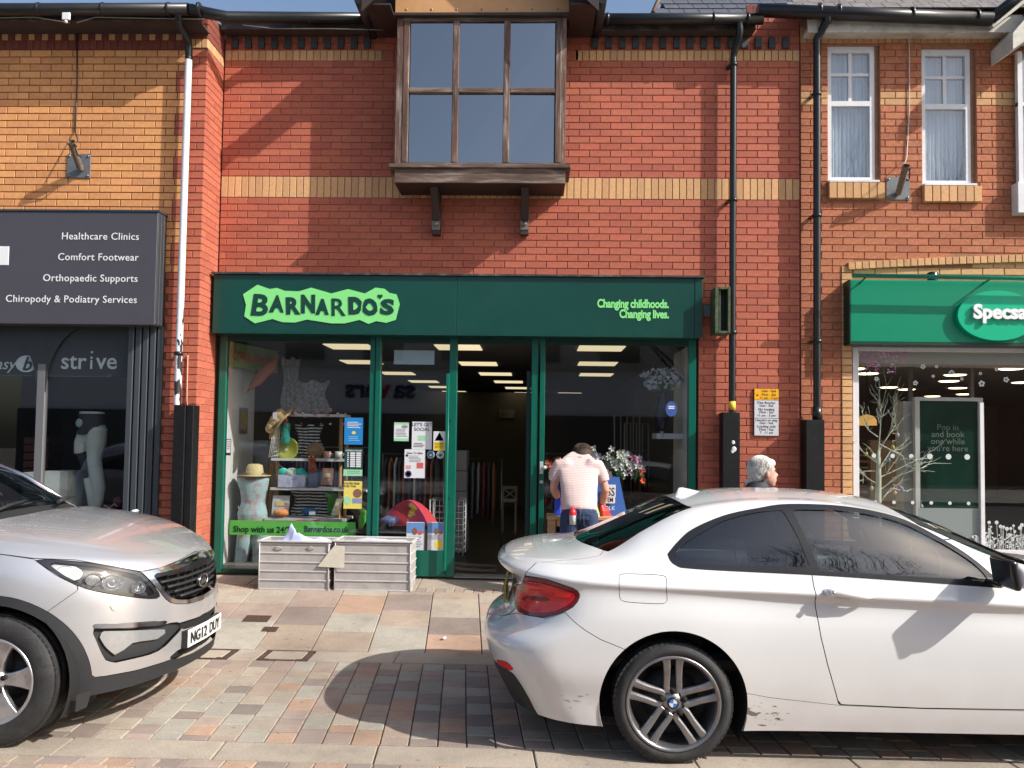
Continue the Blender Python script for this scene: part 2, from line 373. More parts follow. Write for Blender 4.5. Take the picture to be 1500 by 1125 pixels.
def brick_vf(w, h, d=.02, proud=0):      # local frame: x along the wall, z up, front faces -y
    a, b, c = w/2, h/2, .0025; y0 = -proud
    v = []
    for (k, yy) in ((0, d), (0, y0+c), (c, y0)):
        v += [(-a+k, yy, -b+k), (a-k, yy, -b+k), (a-k, yy, b-k), (-a+k, yy, b-k)]
    f = [(8, 9, 10, 11)]
    for i in range(4):
        j = (i+1) % 4; f += [(i, j, 4+j, 4+i), (4+i, 4+j, 8+j, 8+i)]
    return v, f
class Wall:
    def __init__(s): s.b = []     # (centre, rotz, w, h, kind, tone index, proud)
    def run(s, ax, u0, u1, z0, n, plane, fn, holes=(), off=0, co=CO, bl=BL, rot=0, h=None):
        # ax 'x': wall in the XZ plane at Y=plane facing -Y; ax 'y+' / 'y-': return in the YZ plane at X=plane facing +X / -X
        for k in range(n):
            z = z0+k*co; st = off+(k % 2)*bl/2; i0 = math.floor((u0-st)/bl)
            i = i0
            while True:
                a = st+i*bl; b = a+bl; i += 1
                if a >= u1: break
                a, b = max(a, u0), min(b, u1)
                segs = [(a, b)]
                for (h0, h1, q0, q1) in holes:
                    if z+co*.5 > q0 and z+co*.5 < q1:
                        ns = []
                        for (p, q) in segs:
                            if p < h0: ns.append((p, min(q, h0)))
                            if q > h1: ns.append((max(p, h1), q))
                        segs = ns
                for p, q in segs:
                    if q-p < .03: continue
                    r = fn((p+q)/2, z+co/2, k) if fn else 'red'
                    if r is None: continue
                    s.put(ax, (p+q)/2, z+co/2, q-p-J, co-J, plane, r)
    def put(s, ax, u, z, w, h, plane, kind, proud=0, tone=None):
        t = rnd.randrange(NT) if tone is None else tone
        c, r = {'x': ((u, plane, z), 0), 'y+': ((plane, u, z), math.pi/2), 'y-': ((plane, u, z), -math.pi/2)}[ax]
        s.b.append((c, r, round(w, 3), round(h, 3), kind, t, proud))
    def soldier(s, ax, u0, u1, z0, z1, plane, kind, pitch=.0775, proud=0, skip=None):
        n = max(1, round((u1-u0)/pitch)); p = (u1-u0)/n
        for i in range(n):
            if skip and skip(i): continue
            s.put(ax, u0+p*(i+.5), (z0+z1)/2, p-.009, z1-z0-.009, plane, kind(i) if callable(kind) else kind, proud)
    def finish(s, bld, vis=None, cap=300):
        loc = wloc(bld)
        def score(b):
            p = Vector(b[0]); x, y = proj(p)
            if not (0 < x < 1500 and 0 < y < 1100): return 1e9
            if vis and not vis(x, y): return 1e8
            return (p-CAM).length-b[2]*4
        sc_ = sorted(range(len(s.b)), key=lambda i: score(s.b[i]))
        top = [i for i in sc_[:cap] if score(s.b[i]) < 1e7]; rest = set(range(len(s.b)))-set(top)
        for i in top:
            c, r, w, h, kd, t, pr = s.b[i]; o = bpy.data.objects.new('brick', brick_mesh(w, h, kd, t, proud=pr)); COL.objects.link(o)
            o.parent = bld; o.location = Vector(c)-loc; o.rotation_euler[2] = r
        ms = list(BR); V, Fc, T, mi = [], [], [], []
        for i in rest:
            c, r, w, h, kd, t, pr = s.b[i]; v, f = brick_vf(w, h, proud=pr); cs, sn = math.cos(r), math.sin(r); n = len(V)
            V += [(c[0]+x*cs-y*sn, c[1]+x*sn+y*cs, c[2]+z) for x, y, z in v]; Fc += [tuple(q+n for q in ff) for ff in f]; T += [t/(NT-1)]*len(v); mi += [ms.index(kd)]*len(f)
        me = bpy.data.meshes.new('brickwork'); me.from_pydata(V, [], Fc)
        for q in ms: me.materials.append(BR[q])
        me.polygons.foreach_set('material_index', mi); a = me.attributes.new('tone', 'FLOAT', 'POINT'); a.data.foreach_set('value', T); me.update()
        link('brickwork', me, bld, kind='stuff')
black = mat('black_plastic', (.012, .012, .013), .32, noise=.3, nscale=12, spec=.5)
blackp = mat('black_paint', (.007, .007, .008), .5, noise=.3, nscale=5, dirt=(.05, .045, .04), dscale=20, damt=.15, spec=.3)
white_pvc = mat('white_pvc', (.72, .72, .73), .35, noise=.05, nscale=4, dirt=(.35, .34, .3), dscale=6, damt=.25)
soffit = mat('white_soffit', (.55, .52, .45), .6, noise=.2, nscale=5, dirt=(.12, .12, .09), dscale=4, damt=.6)
dark_int = mat('dark_interior', (.035, .034, .033), .9)
lamp_m = mat('lamp_diffuser', (1.0, .83, .52), .5, emit=.62)
lamp_w = mat('lamp_dim', (1.0, .84, .58), .5, emit=.45)
# ================================================================ LEFT BUILDING (orange-buff bricks, dark grey clinic shopfront)
YL = -.45; XR = -3.545
left = thing('brick_building', 'shop building of orange buff brick with red brick pier, dark grey clinic shopfront below', 'building', (-5, YL, 0))
w = Wall()
zt = PZ(150, 73, YL)                       # top of the buff courses
xa, xb = PX(257, 150, YL), PX(274, 150, YL)
zf = PZ(150, 305, YL)
def fnL(u, z, k):
    t = int((zt-z)/CO)//3 % 2
    e = xa if t == 1 else xb
    return 'buff' if u < e else 'red'
nb = 31
for k in range(nb):
    z0 = zt-CO*(k+1); t = (k//3) % 2; e = xa if t == 1 else xb
    w.run('x', -8, e, z0, 1, YL, lambda u, z, kk: 'buff', off=(k % 2)*BL/2+.07) if z0 > zf-.2 else w.run('x', PX(243, 400, YL)-.03, e, z0, 1, YL, lambda u, z, kk: 'buff', off=(k % 2)*BL/2+.07)
    w.run('x', e, XR, z0, 1, YL, lambda u, z, kk: 'red', off=e+(k % 2)*.115)
zb = zt-CO*nb
for k in range(int(zb/CO)+2):
    w.run('x', PX(236, 600, YL), XR, zb-CO*(k+1), 1, YL, lambda u, z, kk: 'red', off=XR+(k % 2)*.115)
# return of the pier
for k in range(int((zt+.1)/CO)+2):
    w.run('y+', YL, 0, zt-CO*(k+1), 1, XR, lambda u, z, kk: 'red', off=YL+(k % 2)*.115)
# cornice
w.soldier('x', -8, xb, zt, zt+.105, YL, 'dark')
w.soldier('x', -8, xb, zt+.105, zt+.185, YL, lambda i: 'buffs' if i % 2 == 0 else 'dark', pitch=.0735, proud=.0)
w.soldier('x', xb, XR, zt+.02, zt+.125, YL, 'buffs', pitch=.08)
w.soldier('y+', YL, 0, zt+.02, zt+.125, XR, 'buffs', pitch=.08, proud=.0)
w.run('x', -8, xb, zt+.185, 3, YL, lambda u, z, k: 'dark')  # top courses, pier and return too: eaves shade put into darker brick
w.run('x', xb, XR, zt+.125, 4, YL, lambda u, z, k: 'dark')
w.run('y+', YL, 0, zt+.125, 4, XR, lambda u, z, k: 'dark')
w.finish(left, lambda x, y: y > 60 and not (x < 240 and y > 310))
mb = MB(); dz = .008
mb.box(-8, XR-dz, YL+dz, .35, PZ(150, 466, YL), zt+.36)
mb.box(PX(236, 600, YL)+.003, XR-dz, YL+dz, .35, -.25, PZ(150, 466, YL)-.003)
mb.build('wall', MORT['buff'], left)
mb = MB(); mb.box(XR-.007, XR-.0085+.003, YL+.02, -.003, -.25, zt+.36); mb.build('wall_facing', MORT['red'], left)
# fascia panel
grey_panel = mat('charcoal_panel', (.062, .058, .07), .38, noise=.05, nscale=3)
grey_trim = mat('charcoal_trim', (.035, .042, .05), .4, noise=.1)
YFL = -.645
x1 = PX(228.5, 400, YFL); zT = PZ(120, 310, YFL); zB = PZ(120, 475, YFL)
sg = thing('fascia_sign', 'dark grey clinic fascia listing Healthcare Clinics and Comfort Footwear in white', 'sign', (-5, YFL, zB))
MB().box(-7.5, x1, YFL, YL-.002, zB, zT).build('panel', grey_panel, sg, bevel=.004)
tr = MB(); 
for i in range(3): tr.box(x1+.001, x1+.009, YFL+.004+.063*i, YFL+.058+.063*i, zB+.01, zT-.002)
tr.build('end_trim', grey_trim, sg, bevel=.003)
MB().box(-7.5, x1+.015, YFL-.01, YL-.002, zT+.001, zT+.02).build('capping', grey_trim, sg)
wht = mat('white_lettering', (.75, .75, .76), .5)
for s, px, py in (('Healthcare Clinics', 204, 351.5), ('Comfort Footwear', 203, 382), ('Orthopaedic Supports', 202, 413), ('Chiropody & Podiatry Services', 201, 444)):
    p = P(px, py, YFL); text(s, .106, wht, 'lettering', sg, (p.x, YFL-.003, p.z), off=.0003, align='RIGHT', spacing=1.07, ext=.001, sx=.97)
a, b = P(-60, 388, YFL), P(14, 361, YFL)
MB().box(a.x, b.x, YFL-.006, YFL-.001, a.z, b.z).build('white_panel', wht, sg, bevel=.0025)
# shopfront: glazing, fluted pilaster
YG = -.38
sf = thing('clinic_shopfront', 'dark grey shopfront with arched window film reading strive and fluted pilaster', 'shopfront', (-5, YG, 0))
zs = -.1
x0, x1p = PX(186, 600, YG-.05), PX(236, 600, YG-.1)
pm = MB(); n = 5; xx = x0; ww = (x1p-x0)/n
pm.box(x0, x1p, YG-.06, YG+.02, zs, zB+.02)
pm.build('pilaster_back', grey_trim, sf)
for i in range(n):
    MB().box(x0+ww*i+.012, x0+ww*(i+1)-.006, YG-.10, YG-.061, zs, zB+.01).build('flute', mat('charcoal_flute', (.05, .058, .068), .35), sf, bevel=.006)
xm0, xm1 = PX(55, 600, YG), PX(67, 600, YG)
MB().box(xm0, xm1, YG-.03, YG+.03, zs+.6, PZ(60, 533, YG)).build('mullion', mat('mullion_grey', (.18, .18, .19), .4, metal=.3), sf, bevel=.004)
MB().box(-7.5, x0-.002, YG-.05, YG+.03, zs, zs+.62).build('stall_riser', grey_trim, sf)
arch = mat('arch_panel', (.028, .032, .036), .4)
def arch_panel(xl, xr, ztop, zc):   # spandrel plate with an arched opening cut out
    n = 20; c = (xl+xr)/2; r = (xr-xl)/2; v = []; f = []
    for i in range(n+1):
        a = math.pi*i/n; xx = c-r*math.cos(a); zz = zc+(ztop-.04-zc)*math.sin(a)
        v += [(xx, YG-.03, zz), (xx, YG-.03, ztop), (xx, YG-.008, zz), (xx, YG-.008, ztop)]
    for i in range(n): a = 4*i; f += [(a, a+4, a+5, a+1), (a+2, a+3, a+7, a+6), (a, a+2, a+6, a+4)]
    return v, f
zarch = PZ(120, 575, YG); ztp = zB+.05
v, f = arch_panel(xm1, x0, ztp, zarch); MB().add(v, f).build('arched_head', arch, sf)
v, f = arch_panel(xm0-1.05, xm0, ztp, zarch); MB().add(v, f).build('arched_head', arch, sf)
MB().box(xm0, xm1, YG-.031, YG-.005, PZ(60, 533, YG)+.001, ztp).build('arch_post', arch, sf)
shopglass = glass('shop_glass', (.80, .83, .82), refl=1.9)
sheet([(-7.5, YG, zs+.62), (x0, YG, zs+.62), (x0, YG, ztp), (-7.5, YG, ztp)], [(0, 1, 2, 3)], 'pane', shopglass, sf)
film = mat('window_film', (.035, .04, .048), .5)
zf0 = PZ(120, 552, YG)
sheet([(xm1, YG-.004, zf0), (x0, YG-.004, zf0), (x0, YG-.004, ztp-.02), (xm1, YG-.004, ztp-.02)], [(0, 1, 2, 3)], 'film', film, sf)
sheet([(-7.5, YG-.004, zf0), (xm0, YG-.004, zf0), (xm0, YG-.004, ztp-.02), (-7.5, YG-.004, ztp-.02)], [(0, 1, 2, 3)], 'film', film, sf)
let = mat('frosted_lettering', (.36, .43, .44), .6)
p = P(89, 540, YG); text('str', .25, let, 'lettering', sf, (p.x, YG-.007, p.z), off=.0025, spacing=1.0, ext=.001)
p = P(131, 540, YG); text('i', .2, let, 'lettering', sf, (p.x, YG-.007, p.z), off=.002, ext=.001)
p = P(141, 540, YG); text('ve', .25, let, 'lettering', sf, (p.x, YG-.007, p.z), off=.0025, spacing=1.0, ext=.001)
MB().lathe([(0, -.002), (.014, -.002), (.014, 0), (0, 0)], (P(135, 516, YG).x, YG-.006, P(135, 516, YG).z), 'y', 12).build('lettering_dot', let, sf)
p = P(22, 541, YG); text('easy', .17, let, 'lettering', sf, (p.x, YG-.007, p.z), shear=.3, align='RIGHT', ext=.001)
p = P(39, 533, YG); md = MB(); md.prism([(p.x+.1*math.cos(a)*1.15, YG-.0065, p.z+.09*math.sin(a)) for a in [2*math.pi*k/28 for k in range(28)]], (0, .002, 0)); md.build('logo_disc', let, sf)
text('b', .2, mat('logo_ink', (.02, .05, .06), .6), 'lettering', sf, (p.x-.045, YG-.009, p.z-.068), shear=.3, off=.004, ext=.001)
def room(parent, x0, x1, y0, y1, z0, z1, wallm, floorm, ceilm, lights=(), lsize=(.3, .3), lm=None, front=0):
    t = .05
    MB().box(x0, x1, y0, y1, z0-t, z0).build('floor', floorm, parent)
    MB().box(x0-t, x1+t, y0, y1, z1, z1+t).build('ceiling', ceilm, parent)
    MB().box(x0-t, x0, y0, y1, z0-t, z1-.001).build('side_wall', wallm, parent)
    MB().box(x1, x1+t, y0, y1, z0-t, z1-.001).build('side_wall', wallm, parent)
    MB().box(x0-t, x1+t, y1, y1+t, z0-t, z1+t).build('back_wall', wallm, parent)
    for (lx, ly) in lights:
        if lm: MB().lathe([(0, -.012), (lsize[0], -.012), (lsize[0]*1.15, -.003)], (lx, ly, z1), 'z', 20).build('ceiling_light', lm, parent, fix=False); continue
        MB().box(lx-lsize[0], lx+lsize[0], ly-lsize[1], ly+lsize[1], z1-.012, z1-.004).build('ceiling_light', lm or lamp_m, parent)
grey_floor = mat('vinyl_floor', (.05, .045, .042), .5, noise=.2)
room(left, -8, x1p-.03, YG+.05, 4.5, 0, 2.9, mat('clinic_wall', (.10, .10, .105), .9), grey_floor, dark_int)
# gutter and eaves of the left building
zg1 = PZ(100, 14, YL-.36); zg2 = PZ(100, 25, YL-.3)
def half_round(pts, r, name, parent, m_=black):
    return MB().tube(pts, r, 12).build(name, m_, parent)
gy = YL-.36
half_round([(-8, gy, zg1), (XR-.05, gy, zg1)], .062, 'gutter', left)
for px in (58, 152, 248, 292): MB().tube([(PX(px, 12, gy)-.012, gy, zg1), (PX(px, 12, gy)+.012, gy, zg1)], .069, 12).build('gutter_bracket', black, left)
MB().box(-8, XR+.02, gy+.07, gy+.095, zg1-.075, zg1+.05).build('fascia_board', mat('dark_board', (.03, .026, .024), .7, noise=.4, dirt=(.3, .28, .25), dscale=4, damt=.3), left)
MB().box(-8, XR+.02, gy+.096, YL-.001, zg1-.07, zg1-.055).build('soffit_board', mat('dark_soffit', (.05, .035, .03), .8, noise=.3), left)
MB().add([(-8, gy-.02, zg1+.05), (XR, gy-.02, zg1+.05), (XR, 3.0, zg1+.9), (-8, 3.0, zg1+.9)], [(0, 1, 2, 3)]).build('roof', mat('slate', (.06, .062, .07), .55, noise=.3), left, fix=False)
# ================================================================ MAIN BUILDING
X1 = 2.89
main = thing('brick_building', 'red brick charity shop building with yellow brick band and timber bay window', 'building', (-.4, 0, 0))
w = Wall(); zb0, zb1 = 4.205, 4.445
fzT = 3.27
bayX0, bayX1 = -1.53, .30
ST_L = -3.54; OPR = 1.79      # shop opening left / right
w.run('x', ST_L, X1, zb1, 17, 0, lambda u, z, k: 'red', holes=[(bayX0+.1, bayX1-.1, 4.4, 6.2)])
w.soldier('x', ST_L, X1, zb0, zb1, 0, 'buffs')
nbl = int((zb0-fzT)/CO)+1
w.run('x', ST_L, X1, zb0-nbl*CO, nbl, 0, lambda u, z, k: 'red')
zc = zb0-nbl*CO; nn = int((zc+.1)/CO)+1
w.run('x', OPR, X1, zc-nn*CO, nn, 0, lambda u, z, k: 'red')
zr = zb1+17*CO
w.soldier('x', ST_L, X1, zr, zr+.125, 0, 'buffs', skip=lambda i: -1.72 < ST_L+.0775*(i+.5) < .45)
w.run('x', -1.72, .45, zr, 1, 0, lambda u, z, k: 'red', co=.125)
w.run('x', ST_L, X1, zr+.125, 5, 0, lambda u, z, k: 'red')
n = int((X1-ST_L)/.15)
for i in range(n):
    u = ST_L+.12+.15*i
    if -1.8 < u < .5: continue
    w.put('x', u, zr+.125+.07, .072, .118, 0, 'blue', proud=.035)
w.soldier('x', 2.3, X1, zr+.125+5*CO, zr+.64, 0, 'dark'); 
w.finish(main, lambda x, y: y < 410 and y > 80 and not (575 < x < 835 and y < 280))
mb = MB(); mb.box(ST_L, X1, dz, .3, 2.7, zr+.46); mb.box(OPR+.003, X1, dz+.0005, .3, -.2, 2.698); mb.build('wall', MORT['red'], main)
# main gutter
gY = -.23; zgm = PZ(420, 27, gY)
zgr = PZ(980, 28, gY)
half_round([(XR-.05, YL-.36, zg1), (-3.25, YL-.22, zg1-.005), (-2.7, gY-.02, zgm), (-1.72, gY, zgm)], .058, 'gutter', main)
half_round([(.5, gY, zgr), (2.42, gY, zgr)], .06, 'gutter', main)
for px in (315, 355, 415, 430, 455, 880, 890, 1045, 1095):
    X = PX(px, 27, gY); yy = gY if X > -2.6 else None
    if yy is None: continue
    MB().tube([(X-.012, gY, zgm if X < 0 else zgr), (X+.012, gY, zgm if X < 0 else zgr)], .067, 12).build('gutter_bracket', black, main)
bd = mat('dark_board', (0, 0, 0))
MB().box(XR+.02, -1.6, gY+.065, gY+.085, zgm-.085, zgm+.05).build('fascia_board', bd, main)
MB().box(.45, 2.36, gY+.065, gY+.085, zgr-.085, zgr+.05).build('fascia_board', bd, main)
MB().box(XR+.02, -1.6, gY+.086, -.001, zgm-.08, zgm-.065).build('soffit_board', mat('dark_soffit', (0, 0, 0)), main)
MB().box(.45, 2.36, gY+.086, -.001, zgr-.08, zgr-.065).build('soffit_board', mat('dark_soffit', (0, 0, 0)), main)
MB().tube([(XR+.3, gY-.03, zgm-.09), (-2.9, gY-.01, zgm-.12), (-2.3, gY, zgm-.115), (-1.7, gY, zgm-.13)], .005, 5).build('cable', mat('cable_grey', (.35, .33, .3), .6), main)
MB().add([(XR-.1, gY-.01, zgm+.05), (-1.6, gY-.01, zgm+.05), (-1.6, 3.2, zgm+.9), (XR-.1, 3.2, zgm+.9)], [(0, 1, 2, 3)]).build('roof', MATS['slate'], main, fix=False)
MB().add([(.4, gY-.01, zgr+.05), (2.4, gY-.01, zgr+.05), (2.4, 3.2, zgr+.85), (.4, 3.2, zgr+.85)], [(0, 1, 2, 3)]).build('roof', MATS['slate'], main, fix=False)
# slate slope rising behind the right end of the gutter
A = P(960, 22, .25); slope = Vector((0, 1, .95)).normalized()
roofb = MB(); cnt = 0
sl_m = mat('slate_tile', (.085, .09, .105), .5, noise=.25, nscale=14, attr=False)
under = Vector((0, .05, -.05))
MB().poly([A+under, A+Vector((2.2, 0, 0))+under, A+Vector((2.2, 0, 0))+slope*1.6+under, A+Vector((.35, 0, 0))+slope*1.6+under]).build('roof_deck', dark_int, main, fix=False)
for r in range(7):
    for c in range(13):
        x0_ = c*.17+(r % 2)*.085+.05*r; 
        if x0_ < .05*r: continue
        p = A+Vector((x0_, 0, 0))+slope*(.2*r)+Vector((0, -.006, .012)); 
        tile_ = MB(); tile_.obox(p+Vector((.082, 0, 0))+slope*.11, (.081, 0, 0), slope*.115+Vector((0, .004, -.004)), Vector((0, -.7, .7))*.005); tile_.build('slate', sl_m, main, fix=False)
MB().tube([A+Vector((-.03, 0, .02)), A+Vector((.33, 0, .02))+slope*1.6], .03, 6).build('verge', mat('verge_brown', (.1, .06, .04), .7), main)
# ---------------------------------------------------------------- bay window
wood = mat('weathered_wood', (.105, .055, .04), .75, noise=.5, nscale=14, bump=.6, bscale=40, stretch=(1, 1, .12), dirt=(.40, .34, .30), dscale=17, damt=.85)
woodh = mat('weathered_wood_h', (.12, .075, .055), .75, noise=.5, nscale=14, bump=.6, bscale=40, stretch=(.12, 1, 1), dirt=(.38, .33, .29), dscale=14, damt=.8)
woodd = mat('dark_wood', (.035, .02, .016), .6, noise=.4, nscale=6, stretch=(1, 1, .2))
YB = -.43
bay = thing('bay_window', 'weathered timber bay window of six panes under a gable, above the charity shop', 'window', (-.62, YB, 4.4))
zs0 = PZ(700, 240, YB-.05); zt0 = PZ(700, 26, YB)
bx0, bx1 = PX(580, 130, YB), PX(829, 130, YB)
# corner posts, stiles
gx = [PX(597, 130, YB), PX(667, 130, YB), PX(742, 130, YB), PX(815, 130, YB)]
for (a, b) in ((bx0, gx[0]-.045), (gx[3]+.045, bx1)):
    MB().box(a, b, YB, YB+.09, zs0, zt0).build('post', wood, bay, bevel=.004)
for i, gx_ in enumerate(gx):
    wd = .034 if 0 < i < 3 else .032
    c_ = gx_ if 0 < i < 3 else (gx_-.02 if i == 0 else gx_+.02)
    MB().box(c_-wd, c_+wd, YB-.006, YB+.06, zs0+.03, zt0-.03).build('mullion', wood, bay, bevel=.007)
zmid = PZ(700, 132, YB)
for i in range(3):
    a, b = gx[i]+(.034 if i else .010), gx[i+1]-(.034 if i < 2 else .010)
    MB().box(a, b, YB-.003, YB+.055, zmid-.028, zmid+.028).build('transom', woodh, bay, bevel=.007)
MB().box(bx0+.06, bx1-.06, YB-.002, YB+.07, zt0-.03, zt0).build('head', woodh, bay)
MB().box(bx0+.06, bx1-.06, YB-.002, YB+.07, zs0, zs0+.03).build('bottom_rail', woodh, bay)
skyglass = glass('bay_glass', (.25, .28, .3), refl=8, wav=.004)
for i in range(3):
    for (z0_, z1_) in ((zs0+.03, zmid-.02), (zmid+.02, zt0-.03)):
        a, b = gx[i]+.02, gx[i+1]-.02; tl = rnd.uniform(-.004, .004)
        sheet([(a, YB+.03+tl, z0_), (b, YB+.03, z0_), (b, YB+.03+tl, z1_), (a, YB+.03, z1_)], [(0, 1, 2, 3)], 'pane', skyglass, bay)
# cheeks, sill, apron, brackets
MB().box(bx0, bx0+.02, YB+.09, -.01, zs0, zt0).build('cheek', woodd, bay); MB().box(bx1-.02, bx1, YB+.09, -.01, zs0, zt0).build('cheek', woodd, bay)
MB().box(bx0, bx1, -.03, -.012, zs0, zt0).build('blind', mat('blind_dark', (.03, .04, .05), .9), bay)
sx0, sx1 = PX(569, 240, YB-.05), PX(836, 240, YB-.05)
zA = PZ(700, 243, YB-.05)
MB().box(sx0, sx1, YB-.055, -.012, zA-.018, zs0).build('sill', woodh, bay, bevel=.004)
ax0, ax1 = PX(578, 255, YB-.02), PX(828, 255, YB-.02); zC = PZ(700, 268, YB-.02)
MB().box(ax0, ax1, YB-.025, YB+.0, zC, zA-.0185).build('apron', woodh, bay, bevel=.003)
MB().box(ax0, ax0+.03, YB+.001, -.012, zC, zA-.0185).build('apron_side', woodd, bay); MB().box(ax1-.03, ax1, YB+.001, -.012, zC, zA-.0185).build('apron_side', woodd, bay)
MB().box(ax0+.031, ax1-.031, YB+.001, -.012, zC+.004, zC+.03).build('underside', woodd, bay)
for px in (640, 769):
    c_ = PX(px, 300, -.06); zl = PZ(px, 345, -.05); br = MB()
    br.box(c_-.045, c_+.045, -.10, -.012, zl, zC); br.prism([(c_-.04, -.10, zC-.002), (c_-.04, -.10, zC-.32), (c_-.04, -.34, zC-.002)], (.08, 0, 0))
    b_ = br.build('bracket', woodd, bay, bevel=.003)
    mbp = MB().box(c_-.045, c_+.045, -.106, -.1005, zl+.05, zl+.17).build('bracket_plate', mat('plate_steel', (.22, .18, .16), .5, metal=.5), b_)
    MB().lathe([(0, -.03), (.022, -.03), (.022, 0), (0, 0)], (c_, -.106, zl+.11), 'y', 10).build('bolt', mat('bolt_steel', (.3, .28, .27), .4, metal=.8), b_)
# gable panel and roof
tan = mat('tan_cladding', (.56, .30, .13), .5, noise=.06)
MB().box(bx0-.02, bx1+.02, YB-.02, YB+.05, zt0+.035, zt0+.8).build('gable_panel', tan, bay)
MB().box(bx0-.05, bx1+.05, YB-.05, YB+.06, zt0+.001, zt0+.034).build('drip_board', woodd, bay, bevel=.004)
for i in range(7):
    MB().lathe([(0, -.006), (.011, -.005), (.011, 0)], (bx0+.1+i*(bx1-bx0-.2)/6, YB-.02, zt0+.08), 'y', 8).build('bolt', MATS['bolt_steel'], bay)
cxm = (bx0+bx1)/2; hw = 1.22; ez = zt0+.02; rz = ez+hw*.95
for s in (-1, 1):
    e = Vector((cxm+s*hw, YB-.28, ez)); r_ = Vector((cxm, YB-.28, rz)); d = Vector((0, 1.8, 0)); nrm = Vector((s*.69, 0, .72))*.05
    m_ = MB(); m_.prism([e, r_, r_+nrm, e+nrm], d); m_.build('gable_roof', MATS['slate'], bay)
    m_ = MB(); m_.prism([e+Vector((0, -.03, -.12)), r_+Vector((0, -.03, -.12)), r_+Vector((0, -.03, .06)), e+Vector((0, -.03, .06))], (0, .028, 0)); m_.build('bargeboard', woodd, bay)
    gx_ = cxm+s*(hw+.03); half_round([(gx_, YB-.3, ez+.02), (gx_, .4, ez+.02)], .055, 'gutter', bay)
    m_ = MB(); x_a, x_b = sorted((cxm+s*(bx1-cxm+.03), cxm+s*(hw-.02))); m_.box(x_a, x_b, YB-.25, -.02, ez-.02, ez); m_.build('eave_soffit', woodd, bay)
# ================================================================ RIGHT BUILDING
YR = -.012; XL = 2.893
right = thing('brick_building', 'orange brick building with white upstairs windows and bright green opticians shopfront', 'building', (4.5, YR, 0))
w = Wall()
zsold0, zsold1 = PZ(1300, 63, YR), PZ(1300, 43, YR)
W1 = (PX(1213, 170, YR), PX(1289, 170, YR), PZ(1250, 266, YR), PZ(1250, 66, YR)); W2 = (PX(1351, 170, YR), PX(1430, 170, YR), PZ(1390, 271, YR), PZ(1390, 70, YR))
zban = PZ(1300, 144, YR)
zarc = PZ(1240, 396, YR)
nk = int((zsold0-zarc)/CO)
sill_h = .20
holes = [(W1[0], W1[1], W1[2]-.0, W1[3]+.02), (W2[0], W2[1], W2[2], W2[3]+.02), (W1[0]-.01, W1[1]+.03, W1[2]-sill_h, W1[2]), (W2[0]-.01, W2[1]+.03, W2[2]-sill_h, W2[2])]
def arcz(u):       # underside of the arch header
    t = (u-PX(1240, 390, YR)); return zarc-.005+.072*t-.010*t*t
def fnR(u, z, k):
    if z < arcz(u)+.10 and u > PX(1238, 390, YR): return None
    return 'buffs' if abs(z-zban) < CO else 'orange'
z0r = zsold0-nk*CO
w.run('x', XL, 8, z0r, nk, YR, fnR, holes=holes)
w.soldier('x', XL, 8, zsold0, zsold1+.03, YR, 'buffs')
# below: narrow orange pier and buff quoin
xq0, xq1 = PX(1233, 600, YR), PX(1248, 600, YR)
nn = int((z0r+.1)/CO)+1
w.run('x', XL, xq0, z0r-nn*CO, nn, YR, lambda u, z, k: 'orange')
for k in range(nn): w.put('x', (xq0+xq1)/2, z0r-CO*(k+.5), xq1-xq0-.006, CO-J, YR, 'buffs', proud=.01)
# arch header
u = PX(1241, 390, YR)
while u < 7: w.put('x', u+.037, arcz(u+.037)+.046, .066, .078, YR, 'buffs', proud=.03); u += .0745
w.run('x', xq1+.01, 7.5, PZ(1300, 402, YR), 5, YR+.002, lambda u, z, k: 'buffs' if z < arcz(u)-.0 else None)
# brick sills
for W in (W1, W2): w.soldier('x', W[0]-.01, W[1]+.03, W[2]-sill_h, W[2]-.02, YR, 'buffs', pitch=.088, proud=.05)
# plinth below the optician window
zpl = PZ(1450, 812, YR)
w.run('x', xq1, 8, zpl-CO*9, 9, YR, lambda u, z, k: 'orange')
w.finish(right, lambda x, y: y > 60)
mb = MB()
def wall_with_holes(mb, x0, x1, y0, y1, z0, z1, hs):
    xs_ = sorted({x0, x1, *[h[0] for h in hs], *[h[1] for h in hs]}); zs_ = sorted({z0, z1, *[h[2] for h in hs], *[h[3] for h in hs]})
    for i in range(len(xs_)-1):
        for j in range(len(zs_)-1):
            cx, cz = (xs_[i]+xs_[i+1])/2, (zs_[j]+zs_[j+1])/2
            if any(h[0] < cx < h[1] and h[2] < cz < h[3] for h in hs): continue
            mb.box(xs_[i], xs_[i+1], y0, y1, zs_[j], zs_[j+1])
ztopR = zsold1+.5
zfr = PZ(1400, 412, YR)
wall_with_holes(mb, XL+dz, 8, YR+dz, .3, zfr, ztopR, [W1, W2]); mb.box(XL+dz, xq1-.003, YR+dz+.0005, .3, -.2, zfr-.001); mb.box(xq1-.002, 8, YR+dz+.001, .3, -.2, zpl)
mb.build('wall', MORT['orange'], right, fix=False)
